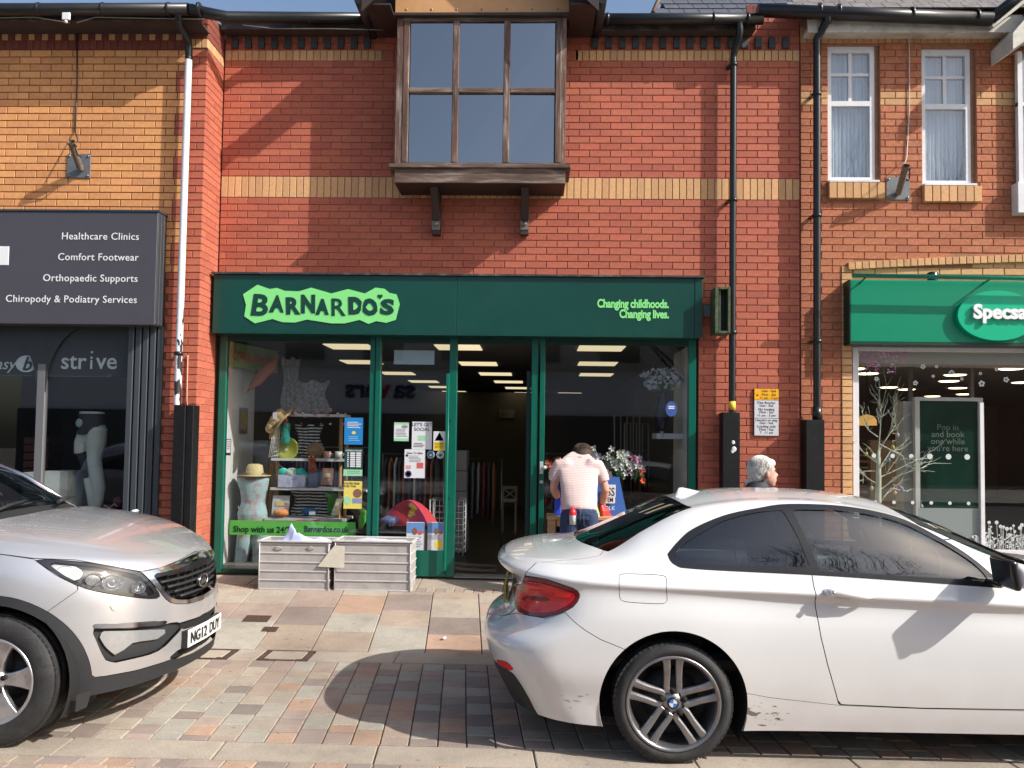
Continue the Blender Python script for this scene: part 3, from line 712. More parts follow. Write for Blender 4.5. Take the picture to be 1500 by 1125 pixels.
# upstairs windows
curtain = mat('net_curtain', (.62, .66, .68), .9, noise=.1, stretch=(6, 1, .1), nscale=4)
upglass = glass('upstairs_glass', (.86, .9, .93), refl=4.0, wav=.004)
for wi, W in enumerate((W1, W2)):
    x0, x1, z0, z1 = W; yw = YR+.035; x1 -= .045
    wn = MB(); t = .05
    z0 += .0; zm = z0+(z1-z0)*.575; zu = zm+(z1-zm)*.52
    wo_ = thing('sash_window', ('left' if wi == 0 else 'right')+' of two white framed upstairs windows with net curtains over the opticians', 'window', ((x0+x1)/2, yw, z0))
    fr = MB(); wall_with_holes(fr, x0, x1, yw, yw+.06, z0, z1-.0, [(x0+t, x1-t, z0+t+.01, zm-.02), (x0+t, x1-t, zm+.035, z1-t-.02)])
    fr.build('frame', white_pvc, wo_, fix=True)
    mm = MB(); xc = (x0+x1)/2
    MB().box(xc-.018, xc+.018, yw+.012, yw+.045, zm+.036, z1-t-.021).build('glazing_bar', white_pvc, wo_)
    MB().box(x0+t+.001, xc-.019, yw+.012, yw+.045, zu-.016, zu+.016).build('glazing_bar', white_pvc, wo_); MB().box(xc+.019, x1-t-.001, yw+.012, yw+.045, zu-.016, zu+.016).build('glazing_bar', white_pvc, wo_)
    MB().box(x0-.005, x1+.02, YR-.05, yw-.001, z0-.018, z0+.004).build('sill', white_pvc, wo_)
    for (a, b) in ((z0+t+.01, zm-.02), (zm+.035, z1-t-.02)):
        sheet([(x0+t, yw+.03, a), (x1-t, yw+.03, a), (x1-t, yw+.03, b), (x0+t, yw+.03, b)], [(0, 1, 2, 3)], 'pane', upglass, wo_)
    cu_ = MB(); n = 60
    vv = [(x0+t*.5+(x1-x0-t)*i/n, yw+.12+.018*math.sin(i*1.1)+.01*math.sin(i*.37), z) for z in (z0, z1) for i in range(n+1)]
    cu_.add(vv, [(i, i+1, n+2+i, n+1+i) for i in range(n)], True); cu_.build('curtain', curtain, wo_, fix=False)
    MB().box(x0, x1+.045, yw+.2, yw+.22, z0, z1).build('back_board', mat('room_grey', (.25, .27, .28), .9), wo_)
    MB().box(x1+.001, x1+.044, yw+.0, yw+.1, z0, z1).build('reveal', MORT['orange'], wo_)
# eaves of the right building
gyR = YR-.25; zgR = PZ(1300, 17, gyR)
half_round([(2.35, gyR, PZ(1200, 15, gyR)), (PX(1452, 25, gyR), gyR, PZ(1452, 28, gyR))], .07, 'gutter', right)
zso = PZ(1300, 43, YR-.2)
for px in (1200, 1228, 1335, 1430):
    X = PX(px, 17, gyR); zz = PZ(1200, 15, gyR)+(PZ(1452, 28, gyR)-PZ(1200, 15, gyR))*(X-2.9)/2.2
    MB().tube([(X-.012, gyR, zz), (X+.012, gyR, zz)], .079, 12).build('gutter_bracket', black, right)
MB().box(XL+.02, 5.2, gyR+.09, YR-.001, zso-.0, zso+.03).build('soffit', soffit, right)
MB().box(XL+.02, 5.2, gyR+.07, gyR+.09, zso-.02, zso+.17).build('fascia_board', soffit, right)
for r in range(5):
    for c in range(20):
        p = Vector((XL-.1+c*.17+(r % 2)*.085, gyR+.03, zgR+.06))+slope*(.17*r)
        MB().obox(p+slope*.1, (.081, 0, 0), slope*.1, Vector((0, -.7, .7))*.006).build('slate', mat('slate_tile_light', (.16, .15, .145), .6, noise=.4, nscale=9), right, fix=False)
# white projecting bay at the far right
YBW = YR-.08
bw = thing('bay_window', 'white boarded bay window at the top right edge, mostly cut off by the frame', 'window', (PX(1493, 200, YBW), YBW, 4))
xb0 = PX(1492, 200, YBW); zb_, zt_ = PZ(1490, 268, YBW), PZ(1490, 75, YBW)
MB().box(xb0-.04, xb0+1.2, YBW-.04, YR-.001, PZ(1490, 300, YR-.4), zb_).build('base', white_pvc, bw, bevel=.006)
MB().box(xb0, xb0+.05, YBW, YBW+.05, zb_+.001, zt_).build('frame', white_pvc, bw)
MB().box(xb0+.0, xb0+1.2, YBW+.001, YBW+.049, PZ(1490, 155, YBW), PZ(1490, 149, YBW)).build('transom', white_pvc, bw)
sheet([(xb0+.05, YBW+.03, zb_), (xb0+1.1, YBW+.03, zb_), (xb0+1.1, YBW+.03, zt_), (xb0+.05, YBW+.03, zt_)], [(0, 1, 2, 3)], 'pane', upglass, bw)
MB().box(xb0+.01, xb0+1.2, YBW+.051, YR-.002, zb_, zt_).build('back_board', MATS['room_grey'], bw)
p0, p1 = P(1452, 42, YR-.3), P(1482, 75, YR-.3)
MB().prism([P(1484, 72, YR-.42), P(1530, 40, YR-.42), P(1560, 40, YR-.42), P(1560, -40, YR-.42), P(1484, 48, YR-.42)], (0, .4, 0)).build('gable_boarding', soffit, bw)
MB().prism([P(1455, 40, gyR), P(1520, -10, gyR), P(1520, -30, gyR), P(1450, 25, gyR)], (0, .6, 0)).build('gable_soffit', soffit, bw)
MB().tube([P(1452, 28, gyR), P(1520, -28, gyR)], .06, 8).build('gutter', black, bw)
# ---------------------------------------------------------------- green opticians fascia
YS = YR-.17
green2 = mat('opticians_green', (.0, .23, .12), .3, noise=.03)
xs0 = PX(1246, 460, YS); zS0, zS1 = PZ(1400, 506, YS), PZ(1400, 411, YS)
fs_ = thing('fascia_sign', 'bright green opticians fascia with twin oval badge and white letters', 'sign', (5, YS, zS0))
MB().box(xs0, 8, YS, YR-.002, zS0+.03, zS1).build('panel', green2, fs_, bevel=.004)
MB().box(xs0-.01, 8, YS-.005, YR-.002, zS0, zS0+.029).build('bottom_trim', mat('dark_green_trim', (.0, .03, .02), .4), fs_)
MB().box(xs0-.012, xs0-.001, YS-.004, YR-.002, zS0+.03, zS1).build('end_cap', MATS['dark_green_trim'], fs_)
MB().tube([(xs0-.04, YS-.16, zS1+.012), (8, YS-.16, zS1-.03)], .022, 8).build('light_rail', green2, fs_)
MB().tube([(xs0+.1, YS-.16, zS1), (xs0+.1, YS+.02, zS1-.04)], .01, 6).build('rail_arm', green2, fs_); MB().tube([(xs0+1.4, YS-.16, zS1+.0), (xs0+1.4, YS+.1, zS1-.04)], .01, 6).build('rail_arm', green2, fs_)
MB().lathe([(.05, 0), (.055, .09), (.04, .1), (0, .1)], (PX(1368, 404, YS+.05), YS+.08, zS1+.005), 'z', 12).build('lamp_bracket', black, fs_)
lg = mat('badge_green', (.0, .42, .22), .3)
p = P(1462, 462, YS-.06); e2 = P(1560, 462, YS-.06)
bd_ = MB()
for cc, dy in ((p, 0), (e2, .001)):
    bd_.prism([(cc.x+.415*math.cos(a), YS-.055+dy, cc.z+.265*math.sin(a)) for a in [2*math.pi*k/44 for k in range(44)]], (0, .05-dy*2, 0))
bd_.build('twin_oval_badge', lg, fs_)
text('Specsavers', .205, mat('sign_white', (.85, .85, .85), .4), 'lettering', fs_, (P(1425, 466, YS-.07).x, YS-.075, P(1425, 466, YS-.07).z), off=.008, ext=.012)
# opticians shopfront
YGs = YR+.05
so_ = thing('optician_shopfront', 'opticians shop window with white frame, flower stickers and frosted dots', 'shopfront', (5, YGs, 0))
xf0 = PX(1248, 650, YGs); zw0 = zpl+.02; 
MB().box(xf0, xf0+.065, YGs-.03, YGs+.03, zw0, zS0-.005).build('frame_post', white_pvc, so_, bevel=.004)
MB().box(xf0+.066, 8, YGs-.029, YGs+.029, zS0-.045, zS0-.006).build('frame_head', white_pvc, so_); MB().box(xf0+.066, 8, YGs-.035, YGs+.03, zw0-.02, zw0+.025).build('frame_sill', white_pvc, so_)
xm = PX(1438, 700, YGs); MB().box(xm-.02, xm+.02, YGs-.02, YGs+.02, zw0+.026, PZ(1440, 590, YGs)).build('mullion', white_pvc, so_)
specglass = glass('optician_glass', (.78, .8, .79), refl=2.0)
sheet([(xf0+.06, YGs, zw0), (8, YGs, zw0), (8, YGs, zS0-.04), (xf0+.06, YGs, zS0-.04)], [(0, 1, 2, 3)], 'pane', specglass, so_)
lights = []
for (px_, py_) in ((1250, 541), (1271, 548), (1302, 568), (1328, 571), (1399, 550), (1390, 559), (1403, 569), (1366, 581), (1413, 578), (1481, 541), (1497, 561)):
    d = ray(px_, py_); p = CAM+d*((2.74-CAM.z)/d.z); lights.append((p.x, p.y))
room(right, xf0-.0, 14, YGs+.1, 15.5, 0, 2.75, mat('optician_wall', (.55, .44, .33), .9), grey_floor, mat('optician_ceiling', (.60, .55, .50), .9), lights, (.15, .15), mat('spot_glow', (1, .80, .55), .5, emit=5))
MB().box(xf0+.01, 8, YGs+.11, YGs+.5, PZ(1400, 536, YGs+.3), 2.74).build('bulkhead', mat('bulkhead_grey', (.62, .62, .60), .8), right)
# ================================================================ FAR SIDE OF THE STREET (seen only in reflections)
fb = thing('far_building', 'pale rendered shop row across the street, seen mirrored in the charity shop glass', 'building', (-4, -25, 0))
MB().box(-22, 10, -33, -25, -.2, 2.6).build('ground_floor', mat('far_dark', (.06, .06, .065), .4), fb)
MB().box(-22, 10, -33, -25.01, 4.55, 6.6).build('wall', mat('far_render', (.5, .48, .46), .85, noise=.1, nscale=.7), fb)
MB().box(-22, 10, -33, -25.2, 2.601, 4.549).build('fascia', mat('far_fascia', (.80, .80, .84), .5), fb)
for k in range(9):
    MB().box(-21+3.4*k, -19.3+3.4*k, -24.999, -24.96, 4.9, 6.1).build('window', mat('far_window', (.05, .06, .07), .1), fb)
bl = mat('far_letters_blue', (.005, .03, .12), .5); rdm = mat('far_letters_red', (.5, .02, .03), .5)
for s, dx, mm in (('sa', 0, bl), ('v', 1.12, rdm), ('ers', 1.62, bl)):
    text(s, 1.15, mm, 'lettering', fb, (-5.15-dx, -25.17, 3.3), ux=(-1, 0, 0), off=.03, ext=.03)
text('one', 1.0, mat('far_letters_white', (.7, .7, .7), .5), 'lettering', fb, (9.15, -25.17, 3.2), ux=(-1, 0, 0), off=.01, ext=.03)
fb2 = thing('far_building', 'dark brick building across the street, seen only mirrored in the windscreen side', 'building', (20, -26, 0))
MB().box(10.5, 40, -34, -26, -.2, 7.5).build('wall', mat('far_brick', (.16, .08, .06), .9), fb2)
def bare_tree(x, y, h, seed, label):
    r = random.Random(seed); t = thing('bare_tree', label, 'tree', (x, y, -.2)); trunk = MB(); tw = MB(); br = MB()
    trunk.tube([(x, y, -.2), (x+.1, y, h*.2), (x-.05, y+.1, h*.42)], [.2, .15, .11], 10)
    def grow(p, d, l, rd_, lev):
        q = p+d*l*.5+Vector((r.uniform(-1, 1), r.uniform(-1, 1), r.uniform(-.5, 1)))*l*.08; e = q+(d+Vector((r.uniform(-.3, .3), r.uniform(-.3, .3), .15))).normalized()*l*.5
        (br if lev < 2 else tw).tube([p, q, e], [rd_, rd_*.75, rd_*.5], 6 if lev < 2 else 4, cap=False)
        if lev >= 5: return
        for k in range(3 if lev < 4 else 2):
            a = (d+Vector((r.uniform(-1, 1), r.uniform(-1, 1), r.uniform(-.25, .7)))*.75).normalized(); grow(q.lerp(e, r.random()), a, l*r.uniform(.6, .8), rd_*.55, lev+1)
        grow(e, (d+Vector((r.uniform(-.4, .4), r.uniform(-.4, .4), .1))).normalized(), l*.75, rd_*.5, lev+1)
    for k in range(6):
        a = 2*math.pi*k/6+r.uniform(-.4, .4); grow(Vector((x-.05, y+.1, h*(.3+.02*k))), Vector((math.cos(a), math.sin(a), .75)).normalized(), h*.27, .07, 0)
    bk = mat('bark', (.05, .04, .035), .9); trunk.build('trunk', bk, t); br.build('limbs', bk, t, fix=False); tw.build('crown', bk, t, fix=False)
bare_tree(5.4, -17.5, 9.0, 3, 'bare street tree across the road, mirrored in the shop window')
bare_tree(8.0, -14.6, 10.5, 5, 'bare street tree across the road, mirrored in the white car window')
# ================================================================ CHARITY SHOPFRONT
gframe = mat('shop_green', (.0, .105, .072), .28, noise=.08, nscale=5, dirt=(.03, .1, .07), dscale=6, damt=.4)
gdark = mat('shop_green_fascia', (.0015, .050, .037), .33, noise=.06, nscale=2, big=.12, dirt=(.02, .07, .055), dscale=2.5, damt=.35)
lime = mat('lime_print', (.22, .72, .22), .5)
limedk = mat('dark_green_print', (.0, .04, .03), .5)
YF = -.2
sg = thing('fascia_sign', 'dark green charity shop fascia reading BARNARDO\'S on a lime blob', 'sign', (-.85, YF, 2.7))
fx0, fx1 = PX(312, 450, YF), PX(1017.5, 450, YF); fx2 = PX(1029, 450, YF)
fz0, fz1 = 2.648, 3.292
fxm = PX(669, 450, YF)
MB().box(fx0, fxm-.0012, YF, -.002, fz0, fz1).build('panel', gdark, sg, bevel=.0025)
MB().box(fxm+.0012, fx1, YF, -.002, fz0, fz1).build('panel', gdark, sg, bevel=.0025)
MB().box(fx1+.003, fx2, YF-.004, -.002, fz0-.0, fz1+.0).build('end_panel', gdark, sg, bevel=.004)
MB().box(fx0-.02, fx2+.02, YF-.03, -.002, fz1+.002, fz1+.022).build('lead_flashing', mat('lead', (.03, .03, .032), .6, noise=.5, nscale=9, dirt=(.3, .25, .2), dscale=7, damt=.5), sg)
C6 = lambda x, y: P(300+x/3.879, 390+y/3.879, YF-.004)
blob = [(218, 160), (300, 105), (370, 130), (410, 123), (455, 140), (535, 143), (605, 122), (720, 155), (815, 130), (910, 155), (970, 122), (1020, 128), (1050, 152), (1090, 160), (1108, 215), (1085, 305), (1030, 322), (975, 312), (930, 328), (880, 305), (795, 325), (720, 325), (580, 303), (515, 320), (440, 318), (385, 300), (285, 325), (225, 285), (235, 220)]
pl = [C6(*q) for q in blob]; MB().prism(pl[::-1], (0, -.004, 0)).build('logo_blob', lime, sg)
for ch, x0, x1, yb, h, rot, off in (('B', 262, 356, 280, 125, -7, .010), ('A', 365, 452, 262, 100, -2, .014), ('R', 464, 545, 275, 100, 3, .012), ('N', 548, 628, 268, 108, 1, .016), ('A', 630, 706, 276, 92, 0, .016), ('R', 722, 802, 282, 100, 2, .004), ('D', 818, 893, 275, 102, 0, .018), ('O', 898, 985, 282, 100, 4, .018), ('S', 995, 1074, 276, 92, -3, .013)):
    a = C6(x0, yb); b = C6(x1, yb); H = h/3.879/1150*8.45
    o = text(ch, H/.70, limedk, 'lettering', sg, (0, 0, 0), off=off, ext=.002)
    me = o.data; xs_ = [v.co.x for v in me.vertices]; zs_ = [v.co.z for v in me.vertices]
    r_ = rad(rot)
    for v in me.vertices:
        x = (v.co.x-min(xs_))/(max(xs_)-min(xs_))*(b.x-a.x); z = (v.co.z-min(zs_))/(max(zs_)-min(zs_))*H
        wv = .008*math.sin(z*90+x*60) if ch in 'ADO' and h >= 100 else 0
        v.co.x = a.x+x*math.cos(r_)+z*math.sin(-r_)*-1*0+z*.0-math.sin(r_)*z+wv; v.co.z = a.z+z+math.sin(r_)*x*.3; v.co.y += YF-.0105
hp = C6(997, 172); hs_ = .03
heart = [(hs_*.95*math.sin(t)**3, hs_*(.8*math.cos(t)-.32*math.cos(2*t)-.12*math.cos(3*t)-.05*math.cos(4*t))) for t in [2*math.pi*k/26 for k in range(26)]]
MB().prism([(hp.x+x, YF-.0085, hp.z+z) for x, z in heart], (0, -.004, 0)).build('heart_mark', limedk, sg)
for s, py in (('Changing childhoods.', 451), ('Changing lives.', 466)):
    p = P(980, py, YF-.003); text(s, .125, lime, 'lettering', sg, (p.x, YF-.003, p.z), off=.0046, align='RIGHT', ext=.001, sx=.74, spacing=.97)
sf = thing('charity_shopfront', 'dark green framed charity shopfront with open doorway and two display windows', 'shopfront', (-.85, .03, 0))
Y0, Y1 = .0, .07; zsill = .03
def post(px0, px1, z0=zsill, z1=fz0+.02, y0=Y0, y1=Y1, name='frame_post', py=600):
    return MB().box(PX(px0, py, Y0), PX(px1, py, Y0), y0, y1, z0, z1).build(name, gframe, sf, bevel=.005)
post(319, 330); post(540.5, 548.3); post(549, 557, y0=-.012); post(657.5, 669, y0=-.015); post(778, 788); post(790.5, 798, y0=-.015); post(1008.5, 1019.5)
head = mat('shop_green_dark', (.0, .035, .026), .4)
zh = PZ(700, 503, Y0)
for a, b in ((330, 540.5), (557, 657.5), (669, 778), (798, 1008.5)): MB().box(PX(a, 600, 0)+.001, PX(b, 600, 0)-.001, Y0+.005, Y1, zh, fz0+.02).build('head_rail', head, sf)
MB().box(PX(330, 600, 0)+.001, PX(540.5, 600, 0)-.001, Y0+.004, Y1, zsill, .07).build('bottom_rail', head, sf)
MB().box(PX(798, 600, 0)+.001, PX(1008.5, 600, 0)-.001, Y0+.004, Y1, zsill, .10).build('bottom_rail', head, sf)
zkick = PZ(600, 806, 0)
kx0, kx1 = PX(557, 600, 0)+.001, PX(657.5, 600, 0)-.001
MB().box(kx0, kx1, Y0+.003, Y1, zsill, zkick).build('kick_panel', gframe, sf, bevel=.004)
MB().box(kx0+.02, kx0+.28, Y0-.012, Y0+.002, zkick-.16, zkick-.13).build('letter_plate', gframe, sf, bevel=.003)
hx = PX(654.5, 650, -.06)
MB().tube([(hx, -.02, PZ(655, 548, 0)-.02), (hx, -.055, PZ(655, 548, 0)), (hx, -.055, .12), (hx, -.02, .09)], .017, 10).build('pull_handle', mat('handle_green', (.0, .17, .11), .25), sf)
for zz in (1.75, .9): MB().box(hx+.005, hx+.05, -.03, -.014, zz-.012, zz+.012).build('handle_bracket', gframe, sf)
sglass = glass('charity_glass', (.82, .85, .84), refl=1.6, wav=.002)
for a, b, z0_ in ((330, 540.5, .07), (557, 657.5, zkick), (798, 1008.5, .10)):
    xa_, xb_ = PX(a, 600, 0), PX(b, 600, 0)
    sheet([(xa_, .035, z0_), (xb_, .035, z0_), (xb_, .035, zh), (xa_, .035, zh)], [(0, 1, 2, 3)], 'pane', sglass, sf)
# lock on the right door stile
for py0, py1 in ((676, 694), (704, 708)):
    a, b = P(790.5, py1, -.02), P(795.5, py0, -.02); MB().box(a.x, b.x, -.03, -.0155, a.z, b.z).build('lock_plate', mat('white_metal', (.6, .6, .58), .35, metal=.3), sf, bevel=.002)
p = P(797.5, 685, -.03); MB().lathe([(.0, -.03), (.02, -.028), (.022, 0)], (p.x, -.03, p.z), 'y', 12).build('door_knob', MATS['white_metal'], sf)
# inward opening door leaf
dlf = MB(); xd = PX(774, 600, .3)
dlf.box(xd-.02, xd+.02, .10, .18, .04, 2.3); dlf.box(xd-.02, xd+.02, .9, .98, .04, 2.3); dlf.box(xd-.019, xd+.019, .181, .899, .04, .3); dlf.box(xd-.019, xd+.019, .181, .899, 2.2, 2.3)
dlf.build('door_leaf', head, sf)
MB().box(PX(669, 600, 0), PX(778, 600, 0), -.02, .2, .028, .036).build('threshold_strip', mat('alu', (.4, .39, .37), .4, metal=.6), sf)
# room
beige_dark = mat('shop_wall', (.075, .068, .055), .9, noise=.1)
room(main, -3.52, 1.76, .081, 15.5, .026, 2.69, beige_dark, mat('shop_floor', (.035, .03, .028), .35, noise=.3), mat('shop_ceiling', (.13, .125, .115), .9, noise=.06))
for (cx_, cy_) in ((672, 509), (701, 533), (726, 548), (745, 559.5), (759, 568.5), (771, 576), (880, 510.5), (875, 533), (873, 549), (834, 576.5), (513, 508), (530, 530.5), (583, 547), (621, 559), (648, 567), (666, 574)):
    d = ray(cx_, cy_); t = (2.682-CAM.z)/d.z; p = CAM+d*t
    MB().box(p.x-.28, p.x+.28, p.y-.26, p.y+.26, 2.676, 2.686).build('ceiling_light', lamp_m, main)
# ================================================================ helpers for flat print
def mcol(name, c, r=.55): return mat(name, c, r)
PAP = mcol('paper_white', (.66, .67, .70)); INK = mcol('ink_black', (.02, .02, .02)); INKG = mcol('ink_grey', (.25, .25, .27))
def poster(name, label, cat, r, Y, m_, lines=(), shapes=(), group=None, th=.003):
    a, b = P(r[0], r[3], Y), P(r[2], r[1], Y)
    t = thing(name, label, cat, ((a.x+b.x)/2, Y, a.z), group)
    MB().box(a.x, b.x, Y, Y+th, a.z, b.z).build('sheet', m_, t)
    W, H = b.x-a.x, b.z-a.z
    for s, cx, cy, h, mm in lines:      # fractions of the sheet
        text(s, H*h, mm, 'print', t, (a.x+W*cx, Y-.0012, b.z-H*cy), align='CENTER', ext=.0004, off=.0004)
    for sh in shapes:
        k, x0_, y0_, x1_, y1_, mm = sh
        if k == 'r': MB().box(a.x+W*x0_, a.x+W*x1_, Y-.0014, Y-.0002, b.z-H*y1_, b.z-H*y0_).build('print_block', mm, t)
        elif k == 'o':
            MB().prism([(a.x+W*(x0_+x1_)/2+W*(x1_-x0_)/2*math.cos(q), Y-.0016, b.z-H*(y0_+y1_)/2+H*(y1_-y0_)/2*math.sin(q)) for q in [2*math.pi*j/20 for j in range(20)]], (0, .0012, 0)).build('print_disc', mm, t)
        elif k == 't':
            MB().prism([(a.x+W*x0_, Y-.0018, b.z-H*y1_), (a.x+W*x1_, Y-.0018, b.z-H*y1_), (a.x+W*(x0_+x1_)/2, Y-.0018, b.z-H*y0_)], (0, .0012, 0)).build('print_triangle', mm, t)
    return t
def bars(n, x0_, x1_, y0_, y1_, mm, seed=1):
    r = random.Random(seed); return [('r', x0_+r.uniform(0, .04), y0_+(y1_-y0_)*i/n, x1_-r.uniform(0, .2), y0_+(y1_-y0_)*(i+.38)/n, mm) for i in range(n)]
blue = mcol('print_blue', (.01, .20, .50)); yel = mcol('print_yellow', (.70, .58, .12)); dgr = mcol('print_dkgreen', (.01, .05, .04)); pgr = mcol('print_palegreen', (.30, .60, .36)); ora = mcol('print_orange', (.8, .3, .02))
YP = .030
poster('poster', 'bright blue poster with white print, highest of the sheets right of the shelves', 'poster', (504, 612, 532, 651), YP, blue, shapes=bars(4, .12, .92, .16, .42, PAP, 2)+[('o', .4, .5, .62, .62, yel)]+bars(3, .2, .85, .7, .9, mcol('print_paleblue', (.2, .45, .7)), 3))
poster('opening_hours_sign', 'dark green opening hours sheet with rows of white boxes', 'sign', (504, 657, 532, 687), YP, dgr, shapes=[('r', .16+.0, .2+.105*i, .24, .26+.105*i, PAP) for i in range(7)]+[('r', .32, .19+.105*i, .58, .27+.105*i, PAP) for i in range(7)]+[('r', .64, .19+.105*i, .9, .27+.105*i, PAP) for i in range(7)], lines=(('OPENING HOURS', .5, .14, .1, PAP),))
poster('notice', 'pale green strip of paper right under the opening hours', 'notice', (503, 688, 531, 697), YP, pgr, shapes=bars(2, .2, .9, .2, .8, mcol('print_midgreen', (.15, .4, .25)), 4))
poster('poster', "yellow poster reading YOU'RE FREE FOR THIS with brown picture", 'poster', (503, 705, 531, 745), YP, yel, lines=(("YOU'RE FREE", .42, .12, .1, INK), ('FOR THIS.', .35, .22, .1, INK)), shapes=[('o', .5, .28, .98, .6, mcol('print_brown', (.22, .1, .06))), ('o', .02, .55, .4, .85, pgr), ('r', .48, .62, .97, .8, mcol('print_slate', (.2, .26, .42)))])
poster('notice', 'pale green edged sheet hung by tabs, left of the LET\'S GET SOCIAL sheet', 'notice', (577, 619, 599, 646), YP, PAP, shapes=[('r', 0, 0, 1, .1, pgr), ('r', 0, .85, 1, 1, pgr), ('o', .5, .14, .95, .3, INKG)]+bars(6, .1, .95, .34, .8, INKG, 5))
poster('notice', "white sheet headed LET'S GET SOCIAL on the door side glass", 'notice', (603, 618, 633, 658), YP, PAP, lines=(("LET'S GET", .5, .16, .17, INK), ('SOCIAL', .5, .33, .17, INK)), shapes=[('r', .3, .5, .7, .68, pgr)]+bars(3, .08, .7, .78, .95, INK, 6))
poster('warning_sign', 'small yellow and white camera warning triangle sign near the door post', 'sign', (634.5, 632, 652.5, 660), YP, PAP, shapes=[('t', .12, .05, .88, .48, INK), ('t', .2, .1, .8, .45, mcol('sign_yellow', (.85, .6, .03))), ('r', .38, .3, .65, .38, INK), ('r', .06, .55, .94, .98, MATS['sign_yellow'])]+bars(4, .12, .9, .6, .92, mcol('print_olive', (.4, .28, .03)), 7))
poster('notice', 'white How To Give sheet with small red pictures and a dark ring', 'notice', (592, 658.5, 623, 700), YP, PAP, lines=(('How To Give', .5, .16, .1, INK),), shapes=[('o', .05, .17, .18, .26, INK)]+bars(5, .2, .85, .22, .46, INKG, 8)+[('r', .08, .56, .32, .68, mcol('print_rose', (.6, .3, .28))), ('r', .6, .46, .92, .66, mcol('print_red', (.55, .1, .1))), ('o', .04, .74, .36, .98, mcol('print_navy', (.03, .04, .12))), ('o', .1, .79, .3, .93, PAP)])
for (x0_, x1_, c1, lb) in ((625, 637, mcol('sticker_blue', (.06, .16, .28)), 'round slate blue sticker, left of a pair below the camera warning sign'), (639, 651, mcol('sticker_grey', (.35, .40, .37)), 'round pale grey sticker, right of a pair below the camera warning sign')):
    a, b = P(x0_, 672, YP), P(x1_, 660, YP); cx_, cz_ = (a.x+b.x)/2, (a.z+b.z)/2; r_ = (b.x-a.x)/2
    t = thing('round_sticker', lb, 'sticker', (cx_, YP, a.z)); MB().lathe([(0, 0), (r_, 0), (r_, .002), (0, .002)], (cx_, YP, cz_), 'y', 20).build('disc', c1, t)
    MB().lathe([(r_*.9, -.001), (r_*.8, -.001)], (cx_, YP-.0005, cz_), 'y', 20).build('ring', PAP, t, fix=False)
    MB().ball((cx_, YP-.002, cz_-.005), r_*.35, 8, 5, (1, .08, .8)).build('emblem', PAP if x0_ < 630 else INK, t)
poster('notice', 'pale blue blank sheet at the top of the door side glass', 'notice', (577, 513.5, 636.5, 533.5), YP+.02, mcol('paper_blue', (.36, .46, .52)))
p_ = poster('leaflet', 'windmill leaflet on the glass, left one of the two at the bottom', 'leaflet', (595, 765, 622, 807), YP, PAP, shapes=[('r', .02, .02, .98, .38, mcol('print_sky', (.12, .25, .5))), ('o', .3, .2, .6, .44, mcol('print_brown', (0, 0, 0))), ('o', .6, .28, .9, .44, MATS['print_red']), ]+bars(5, .1, .9, .5, .9, INKG, 9))
p_ = poster('leaflet', 'windmill leaflet with a yellow sun splash, right one of the two at the bottom', 'leaflet', (626, 765, 650, 807), YP, PAP, shapes=[('r', .02, .02, .98, .38, MATS['print_sky']), ('o', .4, .2, .65, .44, MATS['print_brown']), ('o', .7, .28, .95, .42, MATS['print_red']), ('o', .45, .62, .95, .92, MATS['sign_yellow'])]+bars(4, .05, .9, .46, .62, INKG, 9))
t = poster('banner', 'lime green strip reading Shop with us 24/7 across the window bottom', 'banner', (336, 765, 521, 783), .10, mcol('banner_lime', (.14, .58, .09)))
p = P(341, 779, .09); text('Shop with us 24/7', .095, limedk, 'print', t, (p.x, .097, p.z), ext=.001, off=.0015, sx=.93)
p = P(445, 779, .09); text('Barnardos.co.uk', .095, limedk, 'print', t, (p.x, .097, p.z), ext=.001, off=.0015, sx=.8)
t = poster('notice', 'tiny white notice in a black frame at the far left of the glass', 'notice', (331, 643, 338.5, 667), YP, INK, shapes=[('r', .08, .05, .9, .84, PAP)]+bars(4, .2, .9, .14, .7, INKG, 3))
# welsh banner running back along the display side
a = P(334, 520, .13); bq = P(400, 520, 1.0)
t = thing('banner', 'yellow green hanging banner with red letters CYFRANNWCH at top left inside', 'banner', (a.x, .13, a.z-.1))
ud = Vector((bq.x-a.x, .87, 0)).normalized(); z_a, z_b = PZ(334, 536, .13), PZ(334, 500, .13)
MB().prism([(a.x, .13, z_a), (a.x+ud.x*1.0, .13+ud.y*1.0, z_a), (a.x+ud.x*1.0, .13+ud.y*1.0, z_b), (a.x, .13, z_b)], (0, .004, 0)).build('sheet', mcol('banner_khaki', (.22, .32, .10)), t)
text('CYFRANNWCH', .15, mcol('banner_red', (.45, .07, .04)), 'print', t, (a.x+ud.x*.08, .125+ud.y*.08, z_a+.08), ux=ud, off=.003, sx=.75)
# sticker on right window
a, b = P(975, 610, YP), P(992, 588, YP); t = thing('oval_sticker', 'blue oval sticker hanging in the right window under the flowers', 'sticker', ((a.x+b.x)/2, YP, a.z))
MB().prism([((a.x+b.x)/2+(b.x-a.x)/2*math.cos(q), YP, (a.z+b.z)/2+(b.z-a.z)/2*math.sin(q)) for q in [2*math.pi*k/24 for k in range(24)]], (0, .002, 0)).build('disc', mcol('sticker_navy', (.03, .08, .30)), t)
for z_ in (.62, .5): MB().box(a.x+.03, b.x-.03, YP-.002, YP-.0005, a.z+(b.z-a.z)*z_, a.z+(b.z-a.z)*(z_+.08)).build('print_block', PAP, t)
